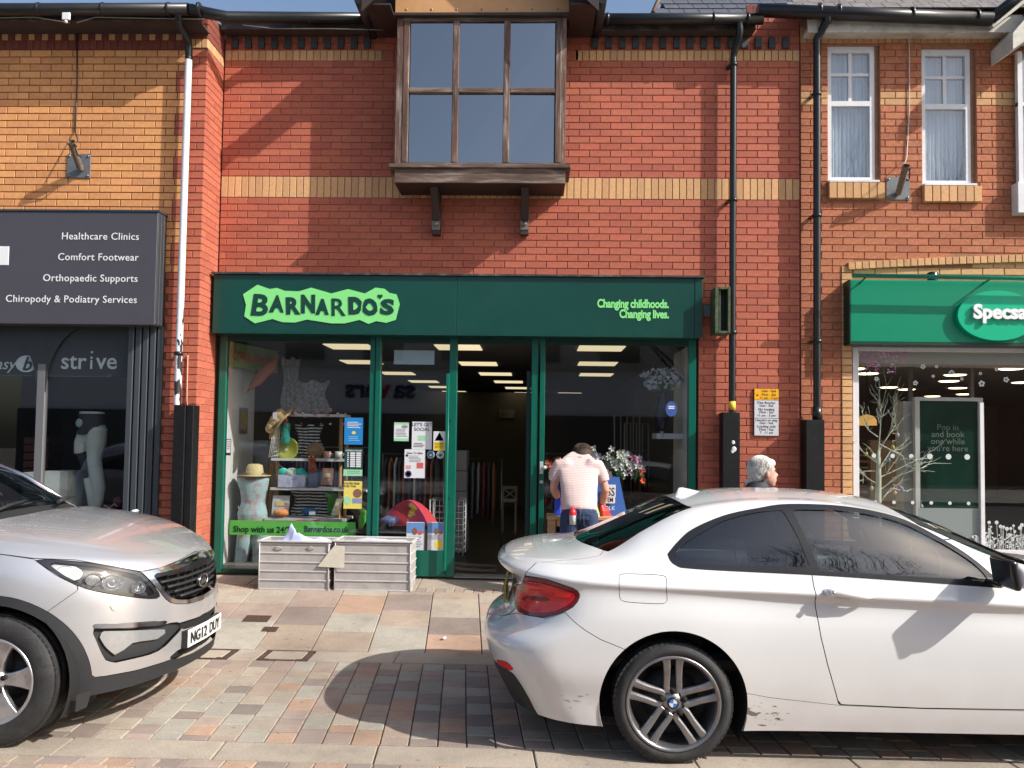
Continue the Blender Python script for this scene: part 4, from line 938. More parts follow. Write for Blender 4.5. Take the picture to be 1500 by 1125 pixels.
# ================================================================ pipes and wall fittings
def pipe(name, label, pts, r, m_, brk=(), top=None, mtop=None, yw=0):
    t = thing(name, label, 'drainpipe', (pts[-1][0], pts[-1][1], pts[-1][2])); MB().tube(pts, r, 14).build('pipe', m_, t, fix=False)
    if top: MB().tube(top, r*1.05, 14).build('swan_neck', mtop or m_, t, fix=False)
    for z, xx in brk: MB().tube([(xx, pts[0][1], z-.02), (xx, pts[0][1], z+.02)], r*1.2, 14).build('collar', mtop or m_, t); MB().box(xx-.06, xx-.02, pts[0][1]+.01, yw-.001, z-.01, z+.01).build('bracket_arm', mtop or m_, t)
    return t
whitep = mat('pipe_white', (.66, .66, .70), .45, noise=.06, dirt=(.02, .02, .02), dscale=5.5, damt=.0)
flaky = mat('pipe_flaking', (.66, .66, .70), .5, noise=.06, nscale=5); 
nt = flaky.node_tree; b_ = nt.nodes['Principled BSDF']; tcn = nt.nodes.new('ShaderNodeTexCoord'); mpn = nt.nodes.new('ShaderNodeMapping'); mpn.inputs['Scale'].default_value = (1, 1, .35)
tn = nt.nodes.new('ShaderNodeTexNoise'); tn.inputs['Scale'].default_value = 17; tn.inputs['Detail'].default_value = 6; sx_ = nt.nodes.new('ShaderNodeSeparateXYZ')
mr1 = nt.nodes.new('ShaderNodeMapRange'); mr1.inputs[1].default_value = 3.9; mr1.inputs[2].default_value = 2.0; mr1.inputs[3].default_value = -.16; mr1.inputs[4].default_value = .16
ad = nt.nodes.new('ShaderNodeMath'); st_ = nt.nodes.new('ShaderNodeMath'); st_.operation = 'GREATER_THAN'; st_.inputs[1].default_value = .62; mxn = nt.nodes.new('ShaderNodeMix'); mxn.data_type = 'RGBA'; mxn.inputs[7].default_value = (.025, .022, .022, 1)
Lk = nt.links.new; Lk(tcn.outputs['Object'], mpn.inputs[0]); Lk(mpn.outputs[0], tn.inputs['Vector']); Lk(tcn.outputs['Object'], sx_.inputs[0]); Lk(sx_.outputs[2], mr1.inputs[0]); Lk(tn.outputs[0], ad.inputs[0]); Lk(mr1.outputs[0], ad.inputs[1]); Lk(ad.outputs[0], st_.inputs[0]); Lk(st_.outputs[0], mxn.inputs[0])
src = b_.inputs['Base Color'].links[0].from_socket; Lk(src, mxn.inputs[6]); Lk(mxn.outputs[2], b_.inputs['Base Color'])
yp = YL-.09; xp = PX(268, 330, yp)
zt_, zb_ = PZ(275, 88, yp), PZ(262, 592, yp)
t = pipe('drainpipe', 'white painted drainpipe with peeling black patches on the red brick pier', [(xp+.004, yp, zt_), (xp, yp, zb_-.02)], .036, flaky, [(PZ(264, 518, yp), xp)], [(xp+.0, YL-.36, zg1-.02), (xp+.005, YL-.33, zg1-.14), (xp+.005, yp-.03, zt_+.22), (xp+.004, yp, zt_+.12), (xp+.004, yp, zt_+.01)], black, YL)
MB().tube([(xp+.06, YL-.012, PZ(264, 520, YL)), (xp+.065, YL-.015, 1.9), (xp+.11, YL-.02, PZ(272, 624, YL))], .007, 6).build('loose_cable', mat('cable_pink', (.5, .25, .18), .6), t)
t = thing('pipe_guard', 'black metal guard box at the foot of the white flaking drainpipe', 'pipe guard', (xp, YL-.1, 0))
for (a, b) in ((251, 268), (268.5, 279)):
    MB().box(PX(a, 650, YL-.2), PX(b, 650, YL-.2), YL-.17+(.02 if b > 270 else 0), YL-.001, -.04, PZ(262, 593, YL-.17)).build('guard_plate', blackp, t, bevel=.004)
yp = -.10; xp = PX(1074, 330, yp)
pipe('drainpipe', 'slim black drainpipe on the charity shop wall above the loading sign', [(xp, yp, PZ(1075, 85, yp)), (xp-.008, yp, PZ(1073, 606, yp))], .036, black, [(PZ(1074, 95, yp), xp), (PZ(1074, 293, yp), xp), (PZ(1074, 487, yp), xp)], [(xp+.03, gY, zgr-.03), (xp+.035, gY+.0, zgr-.14), (xp+.03, gY+.03, zgr-.2), (xp+.0, yp-.01, zgr-.32), (xp, yp, PZ(1075, 84, yp))])
MB().tube([(xp-.008, yp, PZ(1073, 601, yp)), (xp-.008, yp, PZ(1073, 588, yp))], .038, 14).build('yellow_tape', mat('tape_yellow', (.75, .5, .05), .5), bpy.data.objects['drainpipe.001'])
t = thing('pipe_guard', 'black metal guard box left of the loading sign with a white smudge', 'pipe guard', (xp, -.1, 0))
MB().box(PX(1059, 650, -.17), PX(1084, 650, -.17), -.17, -.001, -.02, PZ(1072, 604, -.17)).build('guard_plate', blackp, t, bevel=.004)
for (px, py, r) in ((1074, 648, .02), (1075, 658, .028), (1073, 661, .02)): MB().ball(P(px, py, -.171), r, 7, 5, (1, .05, 1.1)).build('paint_splash', PAP, t)
yp = YR-.10; xp = PX(1197, 330, yp); 
pipe('drainpipe', 'slim black drainpipe at the left edge of the orange brick building', [(xp+.003, yp, PZ(1198, 62, yp)), (xp-.006, yp, PZ(1195, 614, yp))], .04, black, [(PZ(1196, 138, yp), xp), (PZ(1196, 316, yp), xp), (PZ(1196, 500, yp), xp)], [(PX(1212, 20, gyR), gyR, PZ(1212, 20, gyR)), (PX(1212, 30, gyR), gyR, PZ(1212, 33, gyR)), (xp+.05, YR-.25, PZ(1205, 42, yp)), (xp, yp, PZ(1198, 58, yp)), (xp, yp, PZ(1198, 64, yp))], None, YR)
MB().tube([(xp-.006, yp, PZ(1195, 596, yp)), (xp-.006, yp, PZ(1195, 616, yp))], .05, 12).build('pipe_shoe', black, bpy.data.objects['drainpipe.002'])
t = thing('pipe_guard', 'plain black metal guard box right of the loading sign', 'pipe guard', (xp, YR-.1, 0))
MB().box(PX(1181, 650, YR-.17), PX(1208, 650, YR-.17), YR-.17, YR-.001, -.02, PZ(1195, 615, YR-.17)).build('guard_plate', blackp, t, bevel=.004)
# loading sign
t = thing('parking_sign', 'bilingual loading restriction sign, yellow panel over two white ones, on red brick', 'sign', (PX(1122, 640, -.02), -.02, PZ(1122, 638, -.02)))
a, b = P(1105, 638, -.02), P(1140.5, 570, -.02); H = b.z-a.z; W = b.x-a.x
sy = mat('sign_amber', (.85, .42, .01), .4); swt = mat('sign_enamel', (.60, .61, .64), .4)
MB().box(a.x-.003, b.x+.003, -.012, -.002, a.z-.003, b.z+.003).build('backing', INK, t)
for (f0, f1, mm) in ((0, .235, sy), (.245, .625, swt), (.635, 1, swt)): MB().box(a.x, b.x, -.02, -.0121, b.z-H*f1, b.z-H*f0).build('plate', mm, t, bevel=.0015)
for s, fy, h in (('Llun - Sad', .065, .062), ('Mon - Sat', .145, .062), ('11 am - 3 pm', .215, .058), ('Dim llwytho', .32, .062), ('Llun - Sad', .378, .058), ('No loading', .46, .062), ('Mon - Sat', .522, .062), ('11 am - 3 pm', .59, .058), ('Llwytho yn unig', .69, .058), ('Llun - Sad', .75, .058), ('Loading only', .825, .062), ('Mon - Sat', .89, .062), ('7 - 11 am', .955, .058)):
    o = text(s, H*h*1.25, INK, 'lettering', t, (a.x+W*(.5 if fy > .24 else .6), -.0212, b.z-H*fy), align='CENTER', ext=.0006, off=-.0002)
MB().lathe([(0, -.001), (.012, -.001), (.012, 0)], (a.x+W*.13, -.0205, b.z-H*.13), 'y', 12).build('red_dot', mat('dot_red', (.5, .02, .01), .5), t)
# derelict projecting sign box
t = thing('sign_box', 'empty weathered green projecting sign frame on a grey bracket beside the pipe', 'sign box', (PX(1057, 455, -.3), -.3, PZ(1057, 490, -.3)))
mgr = mat('mossy_green', (.05, .075, .035), .8, noise=.6, nscale=25, dirt=(.2, .18, .1), dscale=15, damt=.6)
a, b = P(1047.5, 488, -.33), P(1070, 420, -.33); fr = MB()
for r in ((a.x, a.x+.035, a.z, b.z), (b.x-.025, b.x, a.z, b.z), (a.x+.036, b.x-.026, a.z, a.z+.025), (a.x+.036, b.x-.026, b.z-.025, b.z)): fr.box(r[0], r[1], -.33, -.10, r[2], r[3])
fr.build('frame', mgr, t, bevel=.003); MB().box(a.x+.036, b.x-.026, -.22, -.2, a.z+.026, b.z-.026).build('backing', INK, t)
MB().box(a.x+.05, a.x+.065, -.3, -.285, a.z+.03, b.z-.03).build('tube_rail', mgr, t)
MB().box(PX(1030, 455, -.08), a.x-.001, -.10, -.08, PZ(1035, 463, -.08), PZ(1035, 447, -.08)).build('bracket_arm', mat('bracket_grey', (.13, .16, .18), .5), t)
MB().box(a.x+.1, a.x+.14, -.099, -.001, a.z+.2, a.z+.25).build('bracket_arm', MATS['bracket_grey'], t)
# flag pole sockets
steel = mat('socket_grey', (.15, .16, .17), .5, metal=.3, noise=.15, nscale=20); rusty = mat('socket_rust', (.16, .13, .10), .7, noise=.5, nscale=25, dirt=(.25, .1, .04), dscale=18, damt=.7)
def socket(label, rect, tip, base, Y):
    a, b = P(rect[0], rect[3], Y), P(rect[2], rect[1], Y); t = thing('flagpole_socket', label, 'flagpole holder', ((a.x+b.x)/2, Y, a.z))
    MB().box(a.x, b.x, Y-.012, Y-.001, a.z, b.z).build('plate', steel, t, bevel=.002)
    for u in (a.x+.025, b.x-.025):
        for v in (a.z+.025, b.z-.025): MB().lathe([(0, -.012), (.011, -.010), (.012, 0)], (u, Y-.012, v), 'y', 8).build('bolt', MATS['bolt_steel'], t)
    q0 = P(*base, Y-.03); q1 = P(*tip, Y-.26); d = (q1-q0).normalized()
    MB().tube([q0, q1], .034, 14, cap=False).build('tube', rusty, t, fix=False); MB().tube([q1-d*.02, q1+d*.005], [.040, .040], 14, cap=False).build('collar', rusty, t, fix=False); MB().tube([q1-d*.05, q1-d*.03], .031, 12).build('bore', INK, t)
    MB().tube([q1-d*.05+Vector((.04, 0, 0)), q1+Vector((.04, -.01, -.02)), q1-d*.1+Vector((.05, -.02, -.05)), q1-d*.15+Vector((.06, 0, -.02))], .008, 5).build('tie', INK, t)
    return q1
q1 = socket('rusty flagpole socket on a grey plate on the buff brick wall', (98.5, 226, 134, 261), (104, 208), (118, 248), YL)
q2 = socket('rusty flagpole socket on a grey plate between the two white windows', (1298, 260, 1332, 293), (1327, 243), (1316, 284), YR)
t = thing('junction_box', 'small white junction box under the left gutter with cables running off', 'junction box', (PX(97, 25, YL-.3), YL-.3, PZ(97, 33, YL-.3)))
p = P(97, 24, YL-.44); MB().box(p.x-.042, p.x+.042, YL-.45, YL-.43, p.z-.038, p.z+.04).build('box', white_pvc, t, bevel=.006); MB().ball((p.x, YL-.44, p.z-.055), .017, 8, 6).build('gland', white_pvc, t)
cg = MATS['cable_grey']
pa, pb_ = P(0, 26, YL-.3), P(270, 26, YL-.3)
MB().tube([P(-40, 27, YL-.3), P(50, 25, YL-.3), (p.x-.04, YL-.32, p.z)], .006, 5).build('cable', cg, t); MB().tube([(p.x+.04, YL-.32, p.z), P(140, 25, YL-.3), P(230, 27, YL-.3), P(300, 28, YL-.3)], .006, 5).build('cable', cg, t)
MB().tube([P(113, 30, YL-.02), P(113, 120, YL-.012), P(110, 192, YL-.012), q1+Vector((.05, .05, .02))], .007, 6).build('drop_cable', black, t)
t = thing('wall_cable', 'pale cable dropping from the soffit to the flagpole socket between the windows', 'cable', (PX(1332, 150, YR), YR-.01, PZ(1332, 240, YR)))
MB().tube([P(1200, 55, YR-.012), P(1325, 54, YR-.012), P(1332, 58, YR-.012), P(1332, 160, YR-.012), P(1328, 232, YR-.012), q2+Vector((0, .04, .03))], .006, 6).build('cable', mat('cable_white', (.55, .5, .45), .6), t)
# ================================================================ CARS: surface engine
def herm(xs, ys, q):
    xs = np.asarray(xs, float); ys = np.asarray(ys, float); q = np.clip(np.asarray(q, float), xs[0], xs[-1])
    sh_ = (len(xs),)+(1,)*(ys.ndim-1); h = np.diff(xs).reshape((-1,)+(1,)*(ys.ndim-1)); d = np.diff(ys, axis=0)/h
    m_ = np.zeros_like(ys); m_[1:-1] = (d[:-1]*h[1:]+d[1:]*h[:-1])/(h[1:]+h[:-1]); m_[0] = d[0]; m_[-1] = d[-1]
    i = np.clip(np.searchsorted(xs, q, side='right')-1, 0, len(xs)-2); H = (xs[i+1]-xs[i]); t = (q-xs[i])/H
    e = (1,)*(ys.ndim-1); t = t.reshape(t.shape+e); H = H.reshape(H.shape+e)
    return (2*t**3-3*t**2+1)*ys[i]+(t**3-2*t**2+t)*H*m_[i]+(-2*t**3+3*t**2)*ys[i+1]+(t**3-t**2)*H*m_[i+1]
def sdf(poly):
    p = np.array(poly, float)
    def g(xy):
        d = np.full(len(xy), 1e18); s = np.ones(len(xy))
        n = len(p)
        for i in range(n):
            a = p[i]; b = p[i-1]; e = b-a; w = xy-a
            t = np.clip((w@e)/max(e@e, 1e-12), 0, 1); q = w-t[:, None]*e; d = np.minimum(d, (q*q).sum(1))
            c1 = xy[:, 1] >= a[1]; c2 = xy[:, 1] < b[1]; c3 = e[0]*w[:, 1] > e[1]*w[:, 0]
            fl = (c1 & c2 & c3) | (~c1 & ~c2 & ~c3); s = np.where(fl, -s, s)
        return s*np.sqrt(d)
    return g
def spoly(pts, k=5):      # smooth closed curve through the points; a point given twice stays sharp
    n = len(pts); out = []; P_ = np.array(pts, float)
    for i in range(n):
        p0, p1, p2, p3 = P_[(i-1) % n], P_[i], P_[(i+1) % n], P_[(i+2) % n]
        if np.allclose(p1, p2): continue
        for j in range(k):
            t = j/k; out.append(.5*((2*p1)+(p2-p0)*t+(2*p0-5*p1+4*p2-p3)*t*t+(3*p1-p0-3*p2+p3)*t**3))
    return out
class Car:
    def __init__(s, root, ox, oy, oz, sx):
        s.root = root; s.o = np.array([ox, oy, oz]); s.sx = sx
    def world(s, P_): return P_*np.array([s.sx, 1, 1])+s.o
    def build_surface(s, stations, rows, ext, zc, rail, L, aR, nR, aF, nF, nside=190, sub=6, tsub=7):
        # rows: list of (z at stations, w at stations); ext: per row (x_low_end, x_high_end)
        th1 = np.linspace(0, 1, 26); th2 = np.linspace(1, 0, 24)[1:]
        R_ = len(rows); cols = []
        U_ = [('a', t) for t in th1]+[('m', t) for t in np.linspace(0, 1, nside+1)[1:-1]]+[('b', t) for t in th2[::1]] 
        # build control columns
        C_ = np.zeros((len(U_), R_, 3))
        for r, (zs_, ws_) in enumerate(rows):
            x0, x1 = ext[r]
            for j, (k, t) in enumerate(U_):
                if k == 'a':
                    a = t*math.pi/2; x = x0+aR*(1-math.cos(a)**(2/nR)); f = math.sin(a)**(2/nR)
                elif k == 'm': x = x0+aR+(x1-aF-x0-aR)*t; f = 1
                else:
                    a = t*math.pi/2; x = x1-aF*(1-math.cos(a)**(2/nF)); f = math.sin(a)**(2/nF)
                C_[j, r, 0] = x; C_[j, r, 1] = f
            xs_ = C_[:, r, 0]; C_[:, r, 1] *= -herm(stations, ws_, xs_); C_[:, r, 2] = herm(stations, zs_, xs_)
        v = np.arange(0, R_-1+1e-9, 1/sub)
        S_ = np.transpose(herm(np.arange(R_), np.transpose(C_, (1, 0, 2)), v), (1, 0, 2))   # (U, V, 3)
        # top
        B = S_[:, -1, :]; xb = B[:, 0]; yb = -B[:, 1]; zb = B[:, 2]
        Zc = herm(zc[0], zc[1], xb); Zr = herm(rail[0], rail[1], xb); Wr = herm(rail[0], rail[2], xb); bl = herm(rail[0], rail[3], xb)
        k = np.clip(yb/np.maximum(Wr*1.08, .01), 0, 1); Wr2 = np.minimum(Wr, yb*.86); Zc2 = Zc; 
        Zr2 = zb+(Zr-zb)*k**1.5; Zc3 = zb+(Zc-zb)*np.clip(k, 0, 1)**.8
        T = np.zeros((len(xb), 6, 3)); 
        T[:, 0] = B; T[:, 1] = np.stack([xb, -(yb+Wr2)/2-bl, (zb+Zr2)/2], 1); T[:, 2] = np.stack([xb, -Wr2, Zr2], 1)
        T[:, 3] = np.stack([xb, -Wr2*.72, Zr2+(Zc3-Zr2)*.5], 1); T[:, 4] = np.stack([xb, -Wr2*.38, Zr2+(Zc3-Zr2)*.86], 1); T[:, 5] = np.stack([xb, xb*0, Zc3], 1)
        vt = np.arange(0, 5+1e-9, 1/tsub); TT = np.transpose(herm(np.arange(6), np.transpose(T, (1, 0, 2)), vt), (1, 0, 2)); TT[:, -1, 1] = 0
        S_[0, :, 1] = 0; S_[-1, :, 1] = 0; TT[0, :, 1] = np.minimum(TT[0, :, 1], 0)*0; TT[-1, :, 1] = 0
        s.P, s.N, s.A, s.F = np.zeros((0, 3)), np.zeros((0, 3)), np.zeros((0, 2)), []
        G_ = np.concatenate([S_, TT[:, 1:, :]], axis=1); nS = S_.shape[1]
        du = np.gradient(G_, axis=0); dv = np.gradient(G_, axis=1)
        n_ = np.cross(du, dv); l = np.linalg.norm(n_, axis=2, keepdims=True); n_ = n_/np.maximum(l, 1e-9)
        bad = l[..., 0] < 1e-7
        for (i, j) in zip(*np.where(bad)): n_[i, j] = n_[min(max(i, 2), G_.shape[0]-3), j]
        # outward check: on the side normals must have y<0
        if n_[G_.shape[0]//2, 3, 1] > 0: n_ = -n_; s.flip = True
        else: s.flip = False
        U2, V2, _ = G_.shape
        tpar = np.concatenate([np.full(nS, -1.0), vt[1:]]); 
        A_ = np.zeros((U2, V2, 2)); A_[..., 0] = tpar[None, :]; A_[..., 1] = np.arange(U2)[:, None]
        s.P = G_.reshape(-1, 3); s.N = n_.reshape(-1, 3); s.A = A_.reshape(-1, 2)
        for i in range(U2-1):
            for j in range(V2-1):
                a, b, c, d = i*V2+j, (i+1)*V2+j, (i+1)*V2+j+1, i*V2+j+1
                s.F.append((a, b, c, d) if not s.flip else (a, d, c, b))
        s.nV = V2
        return s
    def px(s):
        W = s.world(s.P)-np.array(CAM); z = W@np.array(Fv)
        return np.stack([750+F_PX*(W@np.array(Rv))/z, 562.5+SH-F_PX*(W@np.array(Uv))/z], 1)
    def cut(s, F, g):       # g: values at all vertices; returns (inside g<0, outside)
        g = np.where(np.abs(g) < 1e-7, 1e-7, g); new = {}; newP, newN, newA, newG = [], [], [], []; n0 = len(s.P); ins, out = [], []
        sg_ = g < 0
        for f in F:
            q = [sg_[i] for i in f]
            if all(q): ins.append(f); continue
            if not any(q): out.append(f); continue
            a, b = [], []; n = len(f)
            for i in range(n):
                u, v = f[i], f[(i+1) % n]
                (a if sg_[u] else b).append(u)
                if sg_[u] != sg_[v]:
                    key = (u, v) if u < v else (v, u)
                    if key not in new:
                        t = g[key[0]]/(g[key[0]]-g[key[1]]); new[key] = n0+len(newP)
                        newP.append(s.P[key[0]]*(1-t)+s.P[key[1]]*t); newN.append(s.N[key[0]]*(1-t)+s.N[key[1]]*t); newA.append(s.A[key[0]]*(1-t)+s.A[key[1]]*t)
                    a.append(new[key]); b.append(new[key])
            if len(a) > 2: ins.append(tuple(a))
            if len(b) > 2: out.append(tuple(b))
        if newP: s.P = np.vstack([s.P, newP]); s.N = np.vstack([s.N, newN]); s.A = np.vstack([s.A, newA])
        return ins, out
    def region(s, F, fn, gap=0, gaplist=None):
        if gap:
            big, out = s.cut(F, fn(s)-gap); ins, gp_ = s.cut(big, fn(s)+gap); gaplist.extend(gp_); return ins, out
        return s.cut(F, fn(s))
    def emit(s, F, name, mt, parent=None, push=0, both=True, merge=True, label=None, smooth=True, bump=None):
        if not F: return []
        used = sorted({i for f in F for i in f}); mp = {u: k for k, u in enumerate(used)}; P_ = s.P[used]-push*s.N[used]; N_ = s.N[used]; N_ = N_/np.linalg.norm(N_, axis=1, keepdims=True)
        if push == 0: pass
        fs = [tuple(mp[i] for i in f) for f in F]; sets = []
        def wd(P_, N_, fs, mir):
            P2, N2 = P_.copy(), N_.copy(); fl = False
            if mir: P2[:, 1] *= -1; N2[:, 1] *= -1; fl = not fl
            if s.sx < 0: N2[:, 0] *= -1; fl = not fl
            return s.world(P2), N2, [f[::-1] for f in fs] if fl else fs
        a = wd(P_, N_, fs, False); b = wd(P_, N_, fs, True)
        if both and merge:
            n = len(P_); sets = [(np.vstack([a[0], b[0]]), np.vstack([a[1], b[1]]), a[2]+[tuple(i+n for i in f) for f in b[2]])]
        elif both: sets = [a, b]
        else: sets = [a]
        out = []
        for (PP, NN, ff) in sets:
            me = bpy.data.meshes.new(name); me.from_pydata([tuple(p) for p in PP], [], ff); me.materials.append(mt)
            me.polygons.foreach_set('use_smooth', [True]*len(ff)); me.update()
            if smooth: me.normals_split_custom_set_from_vertices([tuple(x) for x in NN])
            out.append(link(name, me, parent or s.root, label=label))
        return out
def pxpoly(pts, k=1): 
    g = sdf(spoly(pts, 5) if k else pts)
    return lambda c: g(c.px())/270.0          # approx metres at that depth
def xz(pts, sm=0):
    g = sdf(spoly(pts, 5) if sm else pts); return lambda c: g(c.P[:, [0, 2]])
def xy(pts, sm=0):
    g = sdf(spoly(pts, 5) if sm else pts); return lambda c: g(c.P[:, :2])
def circ(cx, cz, r, q=1.0): return lambda c: np.where(c.P[:, 1] < -.45, np.sqrt((c.P[:, 0]-cx)**2+((c.P[:, 2]-cz)*q)**2)-r, 1.0)
paint_white = mat('car_paint_white', (.70, .70, .695), .2, noise=.015, nscale=2, coat=1, spec=.5)
paint_silver = mat('car_paint_silver', (.60, .595, .60), .27, metal=.62, noise=.02, nscale=2, coat=.9)
trim = mat('car_trim_black', (.014, .014, .015), .25, coat=.2); plast = mat('car_plastic', (.019, .020, .022), .6, noise=.1, nscale=20, bump=.2, bscale=300)
def film(m, z0, z1, amt):     # thin road film that thickens toward the sill
    nt = m.node_tree; b = nt.nodes['Principled BSDF']; N = nt.nodes.new; Lk = nt.links.new; src = b.inputs['Base Color'].links[0].from_socket
    tc = N('ShaderNodeTexCoord'); sp = N('ShaderNodeSeparateXYZ'); Lk(tc.outputs['Object'], sp.inputs[0]); mr = N('ShaderNodeMapRange'); mr.inputs[1].default_value = z1; mr.inputs[2].default_value = z0; mr.inputs[4].default_value = amt; Lk(sp.outputs[2], mr.inputs[0])
    t = N('ShaderNodeTexNoise'); t.inputs['Scale'].default_value = 5; t.inputs['Detail'].default_value = 9; Lk(tc.outputs['Object'], t.inputs['Vector']); ml = N('ShaderNodeMath'); ml.operation = 'MULTIPLY'; Lk(mr.outputs[0], ml.inputs[0]); Lk(t.outputs[0], ml.inputs[1])
    mx = N('ShaderNodeMix'); mx.data_type = 'RGBA'; mx.inputs[7].default_value = (.30, .25, .19, 1); Lk(ml.outputs[0], mx.inputs[0]); Lk(src, mx.inputs[6]); Lk(mx.outputs[2], b.inputs['Base Color'])
film(paint_white, -.05, .5, .4); film(paint_silver, -.05, .5, .4)
gapm = mat('car_gap', (.008, .008, .008), .9); tyre = mat('tyre_rubber', (.022, .022, .023), .75, noise=.3, nscale=15, bump=.2, bscale=90, dirt=(.09, .085, .075), dscale=6, damt=.5)
chrome = mat('chrome', (.75, .75, .76), .12, metal=1.0); inter = mat('car_interior', (.02, .02, .022), .7)
tint = glass('car_glass_dark', (.10, .115, .125), refl=2.6); clear = glass('car_glass_clear', (.38, .45, .43), refl=3.0); clearer = glass('lamp_cover', (.92, .92, .92), refl=1.6)
# dirt on the white paint low down (mud splashes)
def mud(m, cx, cz, r, amt=.9):
    nt = m.node_tree; b = nt.nodes['Principled BSDF']; N = nt.nodes.new; Lk = nt.links.new; src = b.inputs['Base Color'].links[0].from_socket
    tc = N('ShaderNodeTexCoord'); mp = N('ShaderNodeMapping'); mp.inputs['Rotation'].default_value = (0, rad(-30), 0); mp.inputs['Scale'].default_value = (1, 1, 2.4); Lk(tc.outputs['Object'], mp.inputs[0])
    t = N('ShaderNodeTexNoise'); t.inputs['Scale'].default_value = 20; t.inputs['Detail'].default_value = 5; Lk(mp.outputs[0], t.inputs['Vector'])
    sb = N('ShaderNodeVectorMath'); sb.operation = 'SUBTRACT'; sb.inputs[1].default_value = (cx, 0, cz); Lk(tc.outputs['Object'], sb.inputs[0])
    ml = N('ShaderNodeVectorMath'); ml.operation = 'MULTIPLY'; ml.inputs[1].default_value = (1/r, 0, 2.2/r); Lk(sb.outputs[0], ml.inputs[0]); ln = N('ShaderNodeVectorMath'); ln.operation = 'LENGTH'; Lk(ml.outputs[0], ln.inputs[0])
    th = N('ShaderNodeMath'); th.operation = 'MULTIPLY_ADD'; th.inputs[1].default_value = .27; th.inputs[2].default_value = .50; Lk(ln.outputs['Value'], th.inputs[0])
    df = N('ShaderNodeMath'); df.operation = 'SUBTRACT'; Lk(t.outputs[0], df.inputs[0]); Lk(th.outputs[0], df.inputs[1])
    mr = N('ShaderNodeMapRange'); mr.inputs[2].default_value = .06; mr.inputs[4].default_value = amt; Lk(df.outputs[0], mr.inputs[0])
    mx = N('ShaderNodeMix'); mx.data_type = 'RGBA'; mx.inputs[7].default_value = (.13, .09, .06, 1); Lk(mr.outputs[0], mx.inputs[0]); Lk(src, mx.inputs[6]); Lk(mx.outputs[2], b.inputs['Base Color'])
